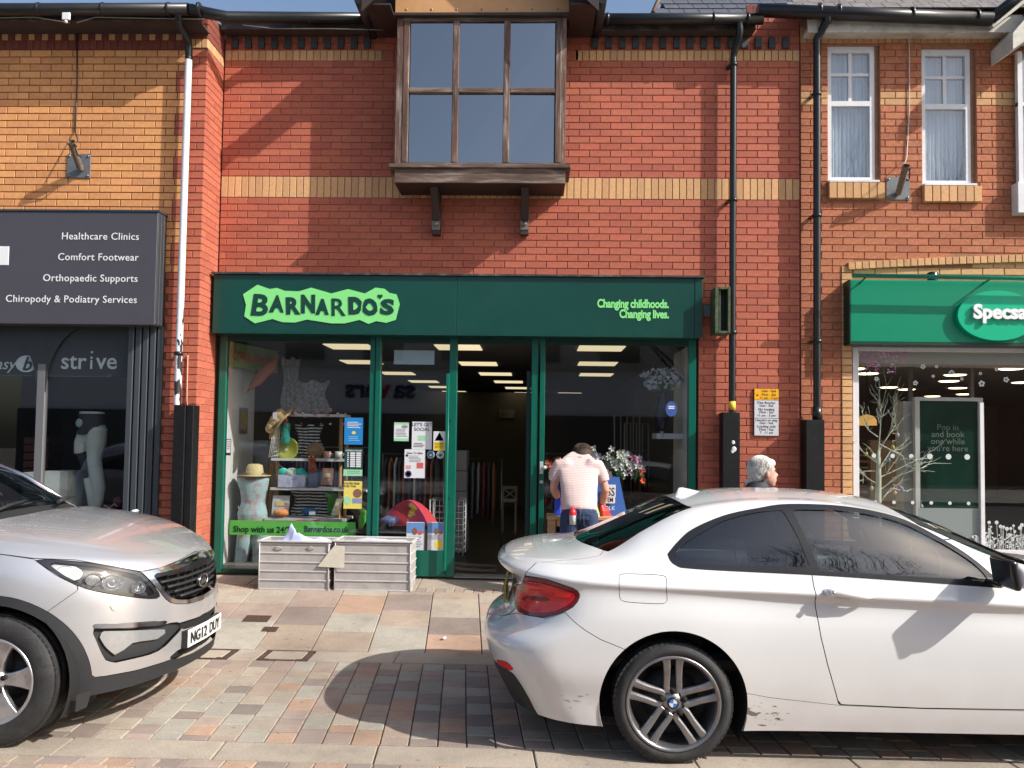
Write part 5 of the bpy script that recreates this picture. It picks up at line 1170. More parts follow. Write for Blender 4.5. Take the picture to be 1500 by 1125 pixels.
def wheel(parent, cx, cy, cz, R, rr, wdt, out, style):
    # out = -1: outer face towards -y
    w = bpy.data.objects.new('wheel', None); COL.objects.link(w); w.parent = parent; w.location = Vector((cx, cy, cz))-wloc(parent); w.rotation_euler[2] = 0 if out < 0 else math.pi
    t = MB(); hw = wdt/2
    prof = [(rr-.005, -hw+.012), (rr+.012, -hw+.002), (rr+(R-rr)*.45, -hw-.006), (R-.022, -hw+.006), (R-.006, -hw+.022), (R, -hw+.045), (R, -hw*.35), (R-.008, -hw*.34), (R-.008, -hw*.26), (R, -hw*.25), (R, hw*.25), (R-.008, hw*.26), (R-.008, hw*.34), (R, hw*.35), (R, hw-.045), (R-.006, hw-.022), (R-.022, hw-.006), (rr, hw)]
    t.lathe(prof, ax='y', n=72)
    nb = 64
    for k in range(nb):      # shoulder blocks
        a = 2*math.pi*k/nb; u = Vector((math.cos(a), 0, math.sin(a))); v = Vector((-math.sin(a), 0, math.cos(a)))
        t.obox(u*(R-.0105)+Vector((0, -hw+.040, 0)), v*(R*math.pi/nb*.8), u*.0085, Vector((0, .022, 0))-u*.003)
    def loc(m_, name, mt, bev=0, smooth=True):
        o = link(name, m_.mesh(name, mt, bev), w, local=True); return o
    loc(t, 'tyre', tyre)
    rim_m = mat('alloy_'+style, (.30, .30, .31) if style == 'double' else (.55, .55, .56), .33, metal=.85, noise=.1, nscale=9, dirt=(.12, .10, .08), dscale=12, damt=.5)
    b = MB(); b.lathe([(rr+.004, -hw+.010), (rr+.004, -hw+.002), (rr-.006, -hw-.002), (rr-.016, -hw+.01), (rr-.028, -hw+.05), (rr-.035, hw-.02), (rr, hw-.01)], ax='y', n=64); loc(b, 'rim_barrel', rim_m)
    d = MB(); d.lathe([(0, .02), (rr*.62, .02), (rr*.62, .03), (0, .03)], ax='y', n=40); d.lathe([(rr*.97, .07), (0, .075)], ax='y', n=30); loc(d, 'brake_disc', mat('brake_grey', (.05, .05, .052), .5, metal=.6, noise=.2))
    sp = MB(); y0 = -hw+.012
    if style == 'double':
        for k in range(5):
            a0 = rad(90+72*k)
            def pt(r, off, y): return Vector((r*math.cos(a0)-off*math.sin(a0), y, r*math.sin(a0)+off*math.cos(a0)))
            for sgn in (-1, 1):
                prof_ = [(.052, .026, .022, .012), (.085, .034, .017, .010), (.14, .032, .0175, .007), (.20, .033, .020, .002), (rr-.008, .037, .024, .000)]
                vv, ff = [], []
                for i, (r, off, hwid, yy) in enumerate(prof_):
                    c0 = sgn*off
                    for (o_, dy) in ((-hwid, .030), (-hwid, .005), (-hwid*.45, 0), (hwid*.45, 0), (hwid, .005), (hwid, .030)): vv.append(pt(r, c0+o_, y0+yy+dy))
                n = 6
                for i in range(len(prof_)-1):
                    for q in range(n): ff.append((i*n+q, i*n+(q+1) % n, (i+1)*n+(q+1) % n, (i+1)*n+q))
                ff += [tuple(range(n)), tuple(range((len(prof_)-1)*n, len(prof_)*n))]
                sp.add(vv, ff)
    else:
        for k in range(5):
            a0 = rad(90+72*k-12)
            def pt(r, off, y): return Vector((r*math.cos(a0)-off*math.sin(a0), y, r*math.sin(a0)+off*math.cos(a0)))
            prof_ = [(.05, .030, .02), (.10, .034, .012), (.16, .048, .006), (.21, .066, .003), (rr-.006, .080, 0)]
            vv, ff = [], []
            for i, (r, hwid, yy) in enumerate(prof_):
                for (o_, dy) in ((-hwid, .035), (-hwid, .004), (-hwid*.8, 0), (hwid*.8, 0), (hwid, .004), (hwid, .035)): vv.append(pt(r, o_, y0+yy+dy))
            n = 6
            for i in range(len(prof_)-1):
                for q in range(n): ff.append((i*n+q, i*n+(q+1) % n, (i+1)*n+(q+1) % n, (i+1)*n+q))
            ff += [tuple(range(n)), tuple(range((len(prof_)-1)*n, len(prof_)*n))]; sp.add(vv, ff)
    so__ = loc(sp, 'spokes', rim_m, .0025)
    h = MB(); h.lathe([(0, y0+.008), (.030, y0+.008), (.036, y0+.012), (.062, y0+.02), (.066, y0+.05), (0, y0+.05)], ax='y', n=30); loc(h, 'hub', rim_m)
    for k in range(5):
        nm = MB(); a = rad(90+72*k); nm.lathe([(0, y0+.0065), (.0155, y0+.0065), (.0155, y0+.03)], (.064*math.cos(a), 0, .064*math.sin(a)), 'y', 12)
        loc(nm, 'bolt_recess', gapm)
    if style == 'double':
        c = MB(); c.lathe([(0, y0+.005), (.031, y0+.005), (.033, y0+.009)], ax='y', n=30); loc(c, 'badge_ring', trim)
        for q in range(4):
            s_ = MB(); s_.add([(0, y0+.003, 0)]+[(.0215*math.cos(a), y0+.003, .0215*math.sin(a)) for a in [rad(90*q+15*i-4) for i in range(7)]], [tuple(range(8))]); loc(s_, 'badge_quarter', mat('badge_blue', (.03, .16, .50), .3) if q % 2 else PAP)
    else:
        c = MB(); c.lathe([(0, y0+.002), (.030, y0+.003), (.032, y0+.009)], ax='y', n=30); loc(c, 'centre_cap', plast)
    return w
def arch_liner(parent, X, yo, yi, cz, r):
    m_ = MB(); n = 28; a0, a1 = rad(-28), rad(208); vv = []
    for y in (yo, yi):
        for i in range(n+1):
            a = a0+(a1-a0)*i/n; vv.append((X+r*math.cos(a), y, cz+r*math.sin(a)))
    m_.add(vv, [(i, i+1, n+2+i, n+1+i) for i in range(n)], True); m_.add(vv[n+1:], [tuple(range(n+1))]); m_.build('arch_liner', gapm, parent, fix=False)
# ================================================================ WHITE COUPE
WX, WY, WZ = -.209, -3.43, -.198
coupe = thing('parked_car', 'white two-door coupe parked nose right with red tail lamp and grey double-spoke wheel', 'car', (2.0, WY, WZ))
c = Car(coupe, WX, WY, WZ, 1)
st = [-.1, .2, .5, .98, 1.5, 2.2, 2.9, 3.6, 4.0, 4.45]
rows = [([.20, .20, .19, .17, .18, .185, .19, .20, .20, .20], [.74, .79, .83, .84, .825, .82, .82, .82, .78, .76]),
        ([.36, .34, .32, .30, .29, .29, .29, .29, .28, .28], [.78, .815, .84, .858, .845, .84, .84, .85, .82, .78]),
        ([.48, .47, .46, .45, .44, .43, .43, .43, .42, .42], [.80, .845, .868, .880, .862, .855, .857, .872, .84, .80]),
        ([.60, .60, .60, .60, .59, .57, .57, .57, .55, .55], [.80, .85, .875, .890, .868, .860, .862, .878, .85, .80]),
        ([.69, .72, .75, .76, .74, .72, .71, .69, .67, .65], [.74, .815, .866, .884, .862, .853, .855, .865, .83, .77]),
        ([.86, .885, .895, .888, .868, .845, .82, .795, .74, .70], [.74, .795, .840, .858, .838, .832, .834, .838, .80, .74]),
        ([.97, .965, .955, .94, .925, .90, .875, .85, .79, .73], [.72, .785, .848, .872, .864, .858, .855, .835, .78, .70]),
        ([1.00, .995, .985, .972, .957, .935, .91, .885, .82, .75], [.705, .765, .828, .850, .846, .842, .838, .81, .75, .67]),
        ([1.02, 1.03, 1.035, 1.045, 1.042, 1.03, 1.0, .93, .85, .77], [.66, .71, .765, .795, .805, .805, .80, .77, .70, .60])]
ext = [(.06, 4.36), (-.02, 4.42), (-.07, 4.44), (-.08, 4.44), (.05, 4.42), (.085, 4.40), (.0, 4.34), (-.005, 4.28), (.03, 4.2)]
zc = ([0, .15, .42, .62, .85, 1.12, 1.4, 1.7, 2.05, 2.4, 2.7, 3.0, 3.2, 3.6, 4.0, 4.3], [1.045, 1.06, 1.085, 1.17, 1.275, 1.375, 1.425, 1.44, 1.43, 1.375, 1.27, 1.13, 1.05, 1.0, .93, .80])
rail = ([0, .3, .5, .65, .85, 1.1, 1.3, 1.6, 1.95, 2.25, 2.5, 2.75, 3.0, 3.2, 3.6, 4.2],
        [1.035, 1.05, 1.06, 1.09, 1.20, 1.315, 1.355, 1.378, 1.365, 1.31, 1.225, 1.12, 1.04, 1.0, .96, .80],
        [.62, .62, .62, .615, .60, .585, .58, .58, .585, .60, .62, .655, .70, .72, .72, .6],
        [0, 0, .0, .006, .014, .018, .02, .02, .02, .02, .016, .01, 0, 0, 0, 0])
c.build_surface(st, rows, ext, zc, rail, 4.44, .50, 2.7, .8, 2.3)
F = c.F; gaps = []
_, F = c.cut(F, circ(.98, .318, .398)(c)); _, F = c.cut(F, circ(3.67, .318, .398)(c))
topmask = lambda g, lo=.0: (lambda cc: np.where(cc.A[:, 0] > lo, g(cc), 1.0))
winpoly_o = [(977, 812), (977, 812), (992, 794), (1014, 775), (1060, 755), (1110, 744), (1156, 738), (1239, 741.5), (1314, 757), (1371, 784), (1420, 814), (1458, 846), (1472, 862), (1472, 862), (1300, 850), (1193, 843), (1050, 836), (996, 832), (996, 832), (983, 824)]
wtrim, F = c.region(F, lambda cc: np.where(cc.P[:, 2] > .9, pxpoly(winpoly_o)(cc), 1.0))
q_ = [(988, 812), (1006, 794), (1030, 779), (1060, 763), (1105, 751), (1146, 746.5), (1146, 746.5), (1168, 785), (1187, 831), (1187, 831), (1120, 829), (1050, 827), (998, 824), (990, 820)]
d_ = [(1160, 746), (1160, 746), (1239, 748.5), (1312, 763), (1370, 790), (1418, 819), (1440, 838), (1448, 850), (1448, 850), (1300, 842), (1202, 836), (1202, 836), (1180, 786)]
qg, wtrim = c.region(wtrim, pxpoly(q_)); dg, wtrim = c.region(wtrim, pxpoly(d_))
rwin = [(.645, -.60), (.645, -.60), (.56, -.45), (.50, -.25), (.475, .1), (.475, .1), (1.10, .1), (1.10, .1), (1.115, -.3), (1.15, -.515), (1.15, -.515), (.9, -.555)]
rg, F = c.region(F, topmask(xy(rwin, 1)))
ws_ = [(2.33, .1), (2.33, .1), (2.35, -.3), (2.42, -.575), (2.42, -.575), (2.75, -.63), (3.02, -.685), (3.02, -.685), (3.12, -.4), (3.16, .1), (3.16, .1)]
wg, F = c.region(F, topmask(xy(ws_, 1)))
tl = [(769.5, 843), (769.5, 843), (800, 848), (826, 857), (846, 864), (850, 872), (845, 884), (835, 893), (815, 900), (797, 904.5), (775, 902), (758, 895), (758, 895), (754, 880), (752, 860), (752, 858), (752, 858), (763, 856), (767, 850)]
lamp, F = c.region(F, lambda cc: np.where(cc.A[:, 0] < 0, pxpoly(tl, 0)(cc), 1.0), .0018, gaps)
rim_, lamp = lamp, None
inner = [(770, 850), (770, 850), (800, 855), (824, 863), (842, 870), (843, 874), (836, 884), (815, 895), (797, 898), (776, 896), (764, 890), (760, 878), (762, 868), (770, 864)]
core, lrim = c.region(rim_, pxpoly(inner))
bright = [(815, 864), (815, 864), (842, 870), (843, 872), (838, 876), (838, 876), (812, 873), (812, 873)]
bar, core = c.region(core, pxpoly(bright, 0))
band, core = c.region(core, pxpoly([(766, 872), (812, 874), (806, 881), (764, 880)], 0))
flap, F = c.region(F, pxpoly([(910, 841), (940, 841), (970, 843), (976, 847), (976, 862), (977, 878), (972, 884), (940, 883.5), (915, 881), (908, 876), (907, 860), (907, 846)]), .0017, gaps)
door, F = c.region(F, xz([(1.735, 1.2), (1.735, .97), (1.745, .86), (1.765, .70), (1.80, .55), (1.865, .335), (2.3, .325), (2.95, .33), (3.02, .55), (3.05, .8), (3.03, 1.2)]), .0025, gaps)
skirt, F = c.region(F, xz([(1.30, .05), (1.30, .40), (1.5, .365), (1.87, .33), (2.3, .322), (3.4, .325), (3.4, .05)]), .0012, gaps)
black, F = F, F
lowb, F = c.region(F, lambda cc: pxpoly([(690, 950), (712, 957), (730, 972), (752, 986), (762, 1000), (775, 1022), (786, 1044), (800, 1060), (800, 1100), (690, 1100)], 0)(cc))
refl, F = c.region(F, pxpoly([(727, 966), (740, 968), (751, 976), (753, 983), (740, 980), (729, 974)], 0))
bump_, F = c.region(F, lambda cc: np.maximum(sdf([(600, 880), (735, 902), (757, 898), (800, 906), (828, 897), (838, 908), (855, 922), (880, 937), (905, 947), (928, 957), (935, 990), (900, 1100), (600, 1100)])(cc.px())/270, np.where(cc.A[:, 0] > -.5, 1, -1)), .0018, gaps)
lid, F = c.region(F, lambda cc: np.where(cc.A[:, 0] < 0, np.where(cc.P[:, 0] < .5, sdf([(600, 760), (790, 820), (771, 838), (769, 843), (764, 856), (752, 857), (755, 893), (735, 905), (600, 905)])(cc.px())/270, 1.), sdf([(-.5, .2), (-.5, -.665), (.2, -.665), (.42, -.655), (.60, -.62), (.75, -.3), (.75, .2)])(cc.P[:, :2])), .0018, gaps)
hood, F = c.region(F, lambda cc: np.where(cc.A[:, 0] > 0, sdf([(3.05, .2), (3.05, -.70), (4.1, -.66), (4.16, -.4), (4.2, .2)])(cc.P[:, :2]), 1.0), .002, gaps)
fb_, F = c.region(F, lambda cc: np.where(cc.P[:, 0] > 3.7, np.maximum(cc.P[:, 2]-.64, 3.95-cc.P[:, 0]), 1.0), .002, gaps)
hl_, F = c.region(F, lambda cc: np.where((cc.P[:, 0] > 3.6) & (cc.A[:, 0] < 0), sdf([(-.80, .78), (-.80, .70), (-.62, .66), (-.40, .66), (-.40, .76), (-.6, .80)])(cc.P[:, 1:3]), 1.0))
gr_, F = c.region(F, lambda cc: np.where((cc.P[:, 0] > 3.8) & (cc.A[:, 0] < 0), sdf([(-.34, .74), (-.30, .645), (-.03, .645), (-.03, .75)])(cc.P[:, 1:3]), 1.0))
c.emit(F, 'body', paint_white)
c.emit(gaps, 'panel_gap', gapm, push=.006)
c.emit(wtrim, 'window_trim', trim, push=.001, merge=False)
c.emit(qg, 'quarter_window', tint, push=.005, merge=False); c.emit(dg, 'door_window', clear, push=.007, merge=False)
c.emit(rg, 'rear_window', tint, push=.004); c.emit(wg, 'windscreen', clear, push=.004)
red1 = mat('lamp_red', (.62, .008, .012), .25, coat=.3, noise=.25, nscale=18, stretch=(1, 1, 3)); red2 = mat('lamp_red_bright', (.95, .03, .02), .25, coat=.3); red3 = mat('lamp_red_dark', (.16, .004, .008), .2, coat=.3)
tlo = c.emit(lrim, 'tail_lamp', red3, push=-.004, merge=False)
for k, (ff, nm, mm, pu) in enumerate(((core, 'lens', red1, -.007), (bar, 'light_bar', red2, -.0085), (band, 'lamp_band', red3, -.0075))):
    for o in c.emit(ff, nm, mm, push=pu, merge=False): pass
c.emit(flap, 'fuel_flap', paint_white, both=False); 
doors = c.emit(door, 'door', paint_white, merge=False)
muddy = paint_white.copy(); muddy.name = 'car_paint_muddy'; mud(muddy, WX+1.42, WZ+.27, .36)
c.emit(skirt, 'side_skirt', muddy, merge=False)
bumpm = paint_white.copy(); bumpm.name = 'car_paint_bumper'; mud(bumpm, WX+.45, WZ+.32, .2, .5)
c.emit(bump_, 'rear_bumper', bumpm); c.emit(lowb, 'diffuser', plast); c.emit(refl, 'reflector', red1, merge=False, push=-.002)
c.emit(lid, 'boot_lid', paint_white); c.emit(hood, 'bonnet', paint_white); c.emit(fb_, 'front_bumper', paint_white); c.emit(hl_, 'headlamp', clearer, merge=False, push=-.002); c.emit(gr_, 'grille', trim, merge=False, push=-.001)
for (x, yy) in ((.98, -1), (.98, 1), (3.67, -1), (3.67, 1)):
    wheel(coupe, WX+x, WY+yy*(.868-.112), WZ+.322, .322, .252, .225, yy, 'double'); arch_liner(coupe, WX+x, WY+yy*.845, WY+yy*.52, WZ+.318, .402)
    # rolled arch lip
def q(x, y, z): return (WX+x, WY+y, WZ+z)
MB().box(WX+.12, WX+4.2, WY-.50, WY+.50, WZ+.2, WZ+.45).box(WX+1.40, WX+3.24, WY-.78, WY+.78, WZ+.21, WZ+.42).build('underbody', gapm, coupe)
intr = MB(); intr.box(WX+.55, WX+3.2, WY-.72, WY+.72, WZ+.455, WZ+.55); intr.box(WX+.6, WX+1.2, WY-.66, WY+.66, WZ+.551, WZ+.98); intr.box(WX+2.75, WX+3.1, WY-.72, WY+.72, WZ+.6, WZ+.97)
intr.build('cabin', inter, coupe, bevel=.03)
for yy in (-.36, .36):
    s_ = MB(); s_.obox(q(2.05, yy, .62), (.26, 0, 0), (0, .24, 0), (0, 0, .09)); s_.obox(q(1.82, yy, .92), Vector((.06, 0, .01)), (0, .24, 0), Vector((-.06, 0, .30))); s_.obox(q(1.75, yy, 1.24), Vector((.04, 0, 0)), (0, .12, 0), Vector((-.01, 0, .07)))
    s_.build('seat', inter, coupe, bevel=.03, segs=2)
sw = MB(); sw.tube([Vector(q(2.55, -.36, .93))+Vector((.05*math.cos(a), .18*math.sin(a), .18*math.cos(a))) for a in [2*math.pi*k/24 for k in range(25)]], .015, 8); sw.build('steering_wheel', inter, coupe)
# door handle, mirror, fin, plate, badge
ha, hb = P(1212, 868, -4.30), P(1281, 874.5, -4.30)
h_ = MB(); h_.tube([ha+Vector((0, .02, 0)), ha+Vector((.01, -.008, .002)), ha+Vector((.05, -.018, .003)), (ha+hb)/2+Vector((0, -.022, .002)), hb+Vector((-.04, -.014, 0)), hb+Vector((0, .005, 0))], [.018, .022, .021, .018, .014, .007], 12)
h_.build('door_handle', paint_white, doors[0]); MB().ball(P(1238, 872, -4.30), .06, 14, 8, (1.1, .10, .42)).build('handle_recess', mat('paint_shade', (.6, .6, .59), .3, coat=.5), doors[0])  # recess shade put into a darker copy of the white paint
MB().lathe([(0, -.001), (.013, -.001), (.013, .01)], P(1222, 869.5, -4.345), 'y', 12).build('lock_barrel', chrome, doors[0])
for sy_ in (-1, 1):
    m_ = MB(); cy_ = sy_*.96
    m_.obox(q(2.70, sy_*.84, 1.0), (.03, 0, 0), (0, .08, 0), (0, 0, .012)); a = m_.build('mirror', trim, coupe, bevel=.006)
    mb_ = MB(); mb_.obox(q(2.745, cy_, 1.062), Vector((.045, 0, -.004)), Vector((.012, .105, 0)), Vector((-.012, 0, .066))); ob = mb_.build('mirror_cap', paint_white, a, bevel=.04, segs=4); ob.data.polygons.foreach_set('use_smooth', [True]*len(ob.data.polygons))
    mb_ = MB(); mb_.obox(q(2.685, cy_, 1.07), Vector((.022, 0, 0)), Vector((.006, .112, 0)), Vector((-.012, 0, .078))); ob = mb_.build('mirror_glass', trim, a, bevel=.02, segs=4); ob.data.polygons.foreach_set('use_smooth', [True]*len(ob.data.polygons))
fn = MB(); bz = 1.376
pts = [(1.13, bz-.01), (1.145, bz+.030), (1.158, bz+.056), (1.18, bz+.060), (1.23, bz+.050), (1.29, bz+.036), (1.37, bz+.02)]
vv = []; 
for (x, z) in pts: vv += [q(x, -.028*(1-(z-bz)*8), bz-.02), q(x, -.006, z), q(x, .006, z), q(x, .028*(1-(z-bz)*8), bz-.02)]
fn.add(vv, [(4*i+j, 4*i+j+1, 4*i+j+5, 4*i+j+4) for i in range(len(pts)-1) for j in range(3)]+[(0, 1, 2, 3)], False); fn.build('aerial_fin', paint_white, coupe, bevel=.004, segs=2)
# number plate and badge on the boot face
xp_ = .055
pl = MB(); pl.box(WX+xp_-.02, WX+xp_-.005, WY-.26, WY+.26, WZ+.72, WZ+.83); pl.build('number_plate', mat('plate_yellow', (.42, .32, .06), .4, noise=.2, nscale=30), coupe)
def on_back(s_, y, z, h, mm, nm='badge', push=.012):
    # place text on the rear face facing -x
    P2 = c.P; k = np.argmin((P2[:, 1]-y)**2+(P2[:, 2]-z)**2+np.where(P2[:, 0] > .3, 9, 0)); x = P2[k, 0]
    text(s_, h, mm, nm, coupe, (WX+x-push, WY+y, WZ+z), ux=(-.12, -1, 0), uy=(0, 0, 1), align='CENTER', off=.001, ext=.003)
on_back('220d', -.40, .865, .055, trim)
# ================================================================ SILVER SUV
KX, KY, KZ = -2.063, -3.41, -.198
suv = thing('parked_car', 'silver suv parked nose right with chrome grille and white number plate, cut off at left', 'car', (KX-2.2, KY, KZ))
k_ = Car(suv, KX, KY, KZ, -1)
st = [.05, .3, .6, .9, 1.3, 1.8, 2.6, 3.4, 4.0, 4.5]
rows = [([.28, .25, .25, .27, .27, .27, .27, .27, .30, .33], [.80, .86, .89, .90, .88, .88, .88, .88, .85, .80]),
        ([.41, .39, .38, .38, .36, .36, .36, .36, .38, .42], [.82, .87, .905, .925, .905, .90, .90, .905, .88, .84]),
        ([.50, .50, .50, .52, .50, .50, .50, .50, .52, .55], [.84, .885, .918, .932, .915, .91, .912, .92, .90, .85]),
        ([.62, .64, .66, .68, .67, .66, .66, .68, .70, .72], [.84, .885, .92, .93, .918, .913, .915, .92, .90, .84]),
        ([.75, .78, .81, .83, .83, .83, .83, .85, .87, .90], [.82, .87, .905, .918, .912, .908, .91, .91, .88, .80]),
        ([.86, .90, .94, .975, .99, 1.0, 1.02, 1.05, 1.06, 1.06], [.78, .835, .872, .895, .895, .893, .893, .885, .85, .76]),
        ([.915, .965, 1.02, 1.065, 1.09, 1.11, 1.14, 1.18, 1.20, 1.2], [.72, .775, .82, .845, .852, .852, .85, .83, .79, .70]),
        ([.94, .995, 1.06, 1.11, 1.14, 1.16, 1.19, 1.23, 1.25, 1.25], [.66, .705, .745, .775, .79, .80, .80, .78, .74, .66])]
ext = [(.12, 4.38), (.10, 4.42), (.10, 4.44), (.11, 4.42), (.12, 4.40), (.135, 4.38), (.16, 4.33), (.19, 4.3)]
zc = ([.18, .3, .45, .7, 1.0, 1.22, 1.45, 1.8, 2.2, 2.6, 3.2, 3.9, 4.3], [1.0, 1.055, 1.10, 1.165, 1.215, 1.245, 1.37, 1.53, 1.63, 1.655, 1.64, 1.58, 1.3])
rail = ([.18, .5, .9, 1.2, 1.45, 1.8, 2.2, 2.6, 3.2, 3.9, 4.3], [.975, 1.07, 1.145, 1.175, 1.22, 1.40, 1.545, 1.59, 1.575, 1.50, 1.27], [.60, .62, .66, .70, .72, .68, .64, .63, .62, .60, .58], [0, 0, 0, 0, .01, .02, .02, .02, .02, .02, 0])
k_.build_surface(st, rows, ext, zc, rail, 4.44, .82, 2.25, .5, 2.6, nside=170)
F = k_.F; gaps = []
_, F = k_.cut(F, circ(.9, .36, .425)(k_)); _, F = k_.cut(F, circ(3.54, .36, .425)(k_))
wsp = [(1.27, .1), (1.27, .1), (1.29, -.35), (1.42, -.69), (1.42, -.69), (1.8, -.655), (2.1, -.61), (2.1, -.61), (2.03, -.3), (2.02, .1), (2.02, .1)]
wg, F = k_.region(F, topmask(xy(wsp, 1)))
sw1, F = k_.region(F, lambda cc: np.where((cc.A[:, 0] > -.9) & (cc.P[:, 1] < -.5), xz([(1.62, 1.21), (1.75, 1.32), (2.1, 1.49), (2.6, 1.54), (3.3, 1.52), (3.9, 1.38), (4.0, 1.27), (2.8, 1.22)], 0)(cc), 1.))
cowl, F = k_.region(F, topmask(xy([(1.12, .1), (1.13, -.3), (1.20, -.60), (1.36, -.74), (1.46, -.70), (1.30, -.36), (1.265, .1)], 0)))
sideonly = lambda f, lo=0: (lambda cc: np.where(cc.A[:, 0] < lo, f(cc), 1.))
hlp = [(49, 819), (49, 819), (95, 821), (150, 827), (206, 838), (206, 838), (222, 854), (238, 876), (238, 876), (215, 877), (182, 873), (150, 868), (119, 860), (90, 846), (65, 830)]
hl, F = k_.region(F, sideonly(pxpoly(hlp), 3), .002, gaps)
gro = [(204, 839), (204, 839), (230, 833), (262, 822), (294, 804), (330, 770), (420, 800), (420, 900), (330, 868), (300, 877), (277, 884), (255, 884), (243, 878), (228, 860)]
gr, F = k_.region(F, sideonly(pxpoly(gro), 3), .0012, gaps)
gri = [(222, 841), (222, 841), (250, 836), (275, 828), (292, 818), (330, 795), (400, 830), (330, 868), (298, 871), (276, 878), (257, 878), (248, 874), (235, 858)]
mesh_, gsur = k_.region(gr, pxpoly(gri))
# plate recess / lower black
fog = [(133, 921), (133, 921), (180, 920), (230, 917), (252, 912), (262, 912), (268, 918), (255, 933), (240, 948), (222, 958), (190, 966), (166, 971), (156, 968), (148, 955), (140, 936)]
fg, F = k_.region(F, sideonly(pxpoly(fog)), .001, gaps)
slot, F = k_.region(F, sideonly(pxpoly([(258, 914), (290, 904), (322, 884), (400, 850), (400, 870), (323, 899), (290, 916), (268, 922)], 0)))
mouth, F = k_.region(F, sideonly(pxpoly([(247, 964), (262, 951), (279, 945), (325, 925), (400, 890), (400, 905), (322, 932), (280, 957), (252, 967)], 0)))
clad_front = [(0, 880), (40, 900), (60, 912), (87, 953), (100, 978), (112, 991), (118, 993.5), (150, 991), (200, 982), (246, 968), (285, 950), (322, 926), (420, 880), (420, 1120), (60, 1120), (0, 1120), (-300, 1120), (-300, 1000)]
def cladg(cc):
    g1 = sdf(clad_front)(cc.px())/270; g1 = np.where(cc.P[:, 0] > .86, 1.0, g1)
    g2 = np.maximum(np.sqrt((cc.P[:, 0]-.9)**2+(cc.P[:, 2]-.36)**2)-.475, -cc.P[:, 2]*0-1); g2 = np.where(cc.P[:, 1] < -.6, g2, 1.)
    g3 = np.sqrt((cc.P[:, 0]-3.54)**2+(cc.P[:, 2]-.36)**2)-.475; g4 = np.where(cc.P[:, 0] > .86, cc.P[:, 2]-.44, 1.)
    return np.minimum(np.minimum(g1, g2), np.minimum(g3, g4))
clad, F = k_.region(F, sideonly(cladg), .0012, gaps)
fend, F = k_.region(F, lambda cc: np.where(cc.A[:, 0] < 6, sdf([(49, 819), (-20, 809), (-600, 780), (-600, 1200), (80, 1200), (51, 909), (119, 861), (80, 842)])(cc.px())/270, 1.), .0016, gaps)
hood, F = k_.region(F, lambda cc: np.where(cc.A[:, 0] > -1.5, np.maximum(np.maximum(-sdf([(-600, 770), (-20, 809), (49, 818), (110, 820), (206, 837), (235, 832), (262, 821), (296, 802), (330, 768), (500, 900), (300, 1200), (-600, 1200)])(cc.px())/270, cc.P[:, 0]-1.24), cc.P[:, 0]-1.24), 1.), .002, gaps)
dr, F = k_.region(F, xz([(1.42, 1.2), (1.42, .5), (1.5, .40), (2.35, .40), (2.4, .6), (2.4, 1.25), (1.6, 1.3)], 0), .002, gaps)
bumper, F = k_.region(F, lambda cc: np.where(cc.P[:, 0] < .95, np.where(cc.A[:, 0] < 6, -1., 1.), 1.)+0, 0)
k_.emit(F, 'body', paint_silver); k_.emit(gaps, 'panel_gap', gapm, push=.006); k_.emit(bumper, 'front_bumper', paint_silver); k_.emit(hood, 'bonnet', paint_silver); k_.emit(fend, 'wing', paint_silver, merge=False); k_.emit(dr, 'door', paint_silver, merge=False)
k_.emit(wg, 'windscreen', clear, push=.003); k_.emit(sw1, 'side_window', tint, merge=False, push=.004); k_.emit(cowl, 'scuttle', plast, push=.03)
k_.emit(clad, 'lower_cladding', plast, push=-.004); k_.emit(slot, 'intake_slot', gapm, push=.02); k_.emit(mouth, 'lower_intake', gapm, push=.02)
# lamps
refm = mat('lamp_reflector', (.55, .56, .58), .18, metal=.9, noise=.3, nscale=14); hd = mat('lamp_housing', (.05, .052, .056), .3)
hlo = k_.emit(hl, 'headlamp', clearer, push=-.003, merge=False)
for i_, o in enumerate(k_.emit(hl, 'lamp_housing', hd, push=.045, merge=False)): pass
rimh, inn = k_.region(hl, lambda cc: -pxpoly([(66, 822), (66, 822), (95, 825), (150, 831), (203, 842), (203, 842), (216, 855), (231, 873), (231, 873), (212, 873), (182, 868), (150, 863), (119, 855), (92, 842)])(cc))
k_.emit(rimh, 'lamp_bezel', trim, push=.0005, merge=False)
def onpx(px_, py_, car, push=0):       # nearest surface point of the near half under a pixel
    g = car.px(); w_ = car.world(car.P)-np.array(CAM); dd = ((g-np.array([px_, py_]))**2).sum(1)+np.where(car.A[:, 0] > 3, 1e6, 0); i = int(np.argmin(dd)); n = car.N[i]*np.array([car.sx, 1, 1])
    return Vector(car.world(car.P[i:i+1])[0])-Vector(n)*push, Vector(n)
for (px_, py_, r_) in ((170, 851, .062), (135, 846, .05), (100, 838, .045), (203, 861, .045)):
    p, n = onpx(px_, py_, k_, .05); a = n.cross(Vector((0, 0, 1))).normalized(); b = a.cross(n).normalized(); m_ = MB(); vv = []
    for (rr_, dd_) in ((r_, -.03), (r_*.93, -.028), (r_*.75, -.002), (r_*.4, .02), (0.001, .028)):
        vv += [p+(a*math.cos(t)+b*math.sin(t)*.8)*rr_-n*dd_ for t in [2*math.pi*k/20 for k in range(20)]]
    m_.add(vv, [(i*20+j, i*20+(j+1) % 20, (i+1)*20+(j+1) % 20, (i+1)*20+j) for i in range(4) for j in range(20)], True); m_.build('reflector_bowl', refm, suv, fix=False)
    if px_ in (170, 203): MB().ball(p+n*.012, r_*.5, 12, 8).build('projector_lens', glass('lens_glass', (.8, .85, .9), refl=4), suv)
silv = mat('lamp_silver', (.6, .6, .58), .35, metal=.6)
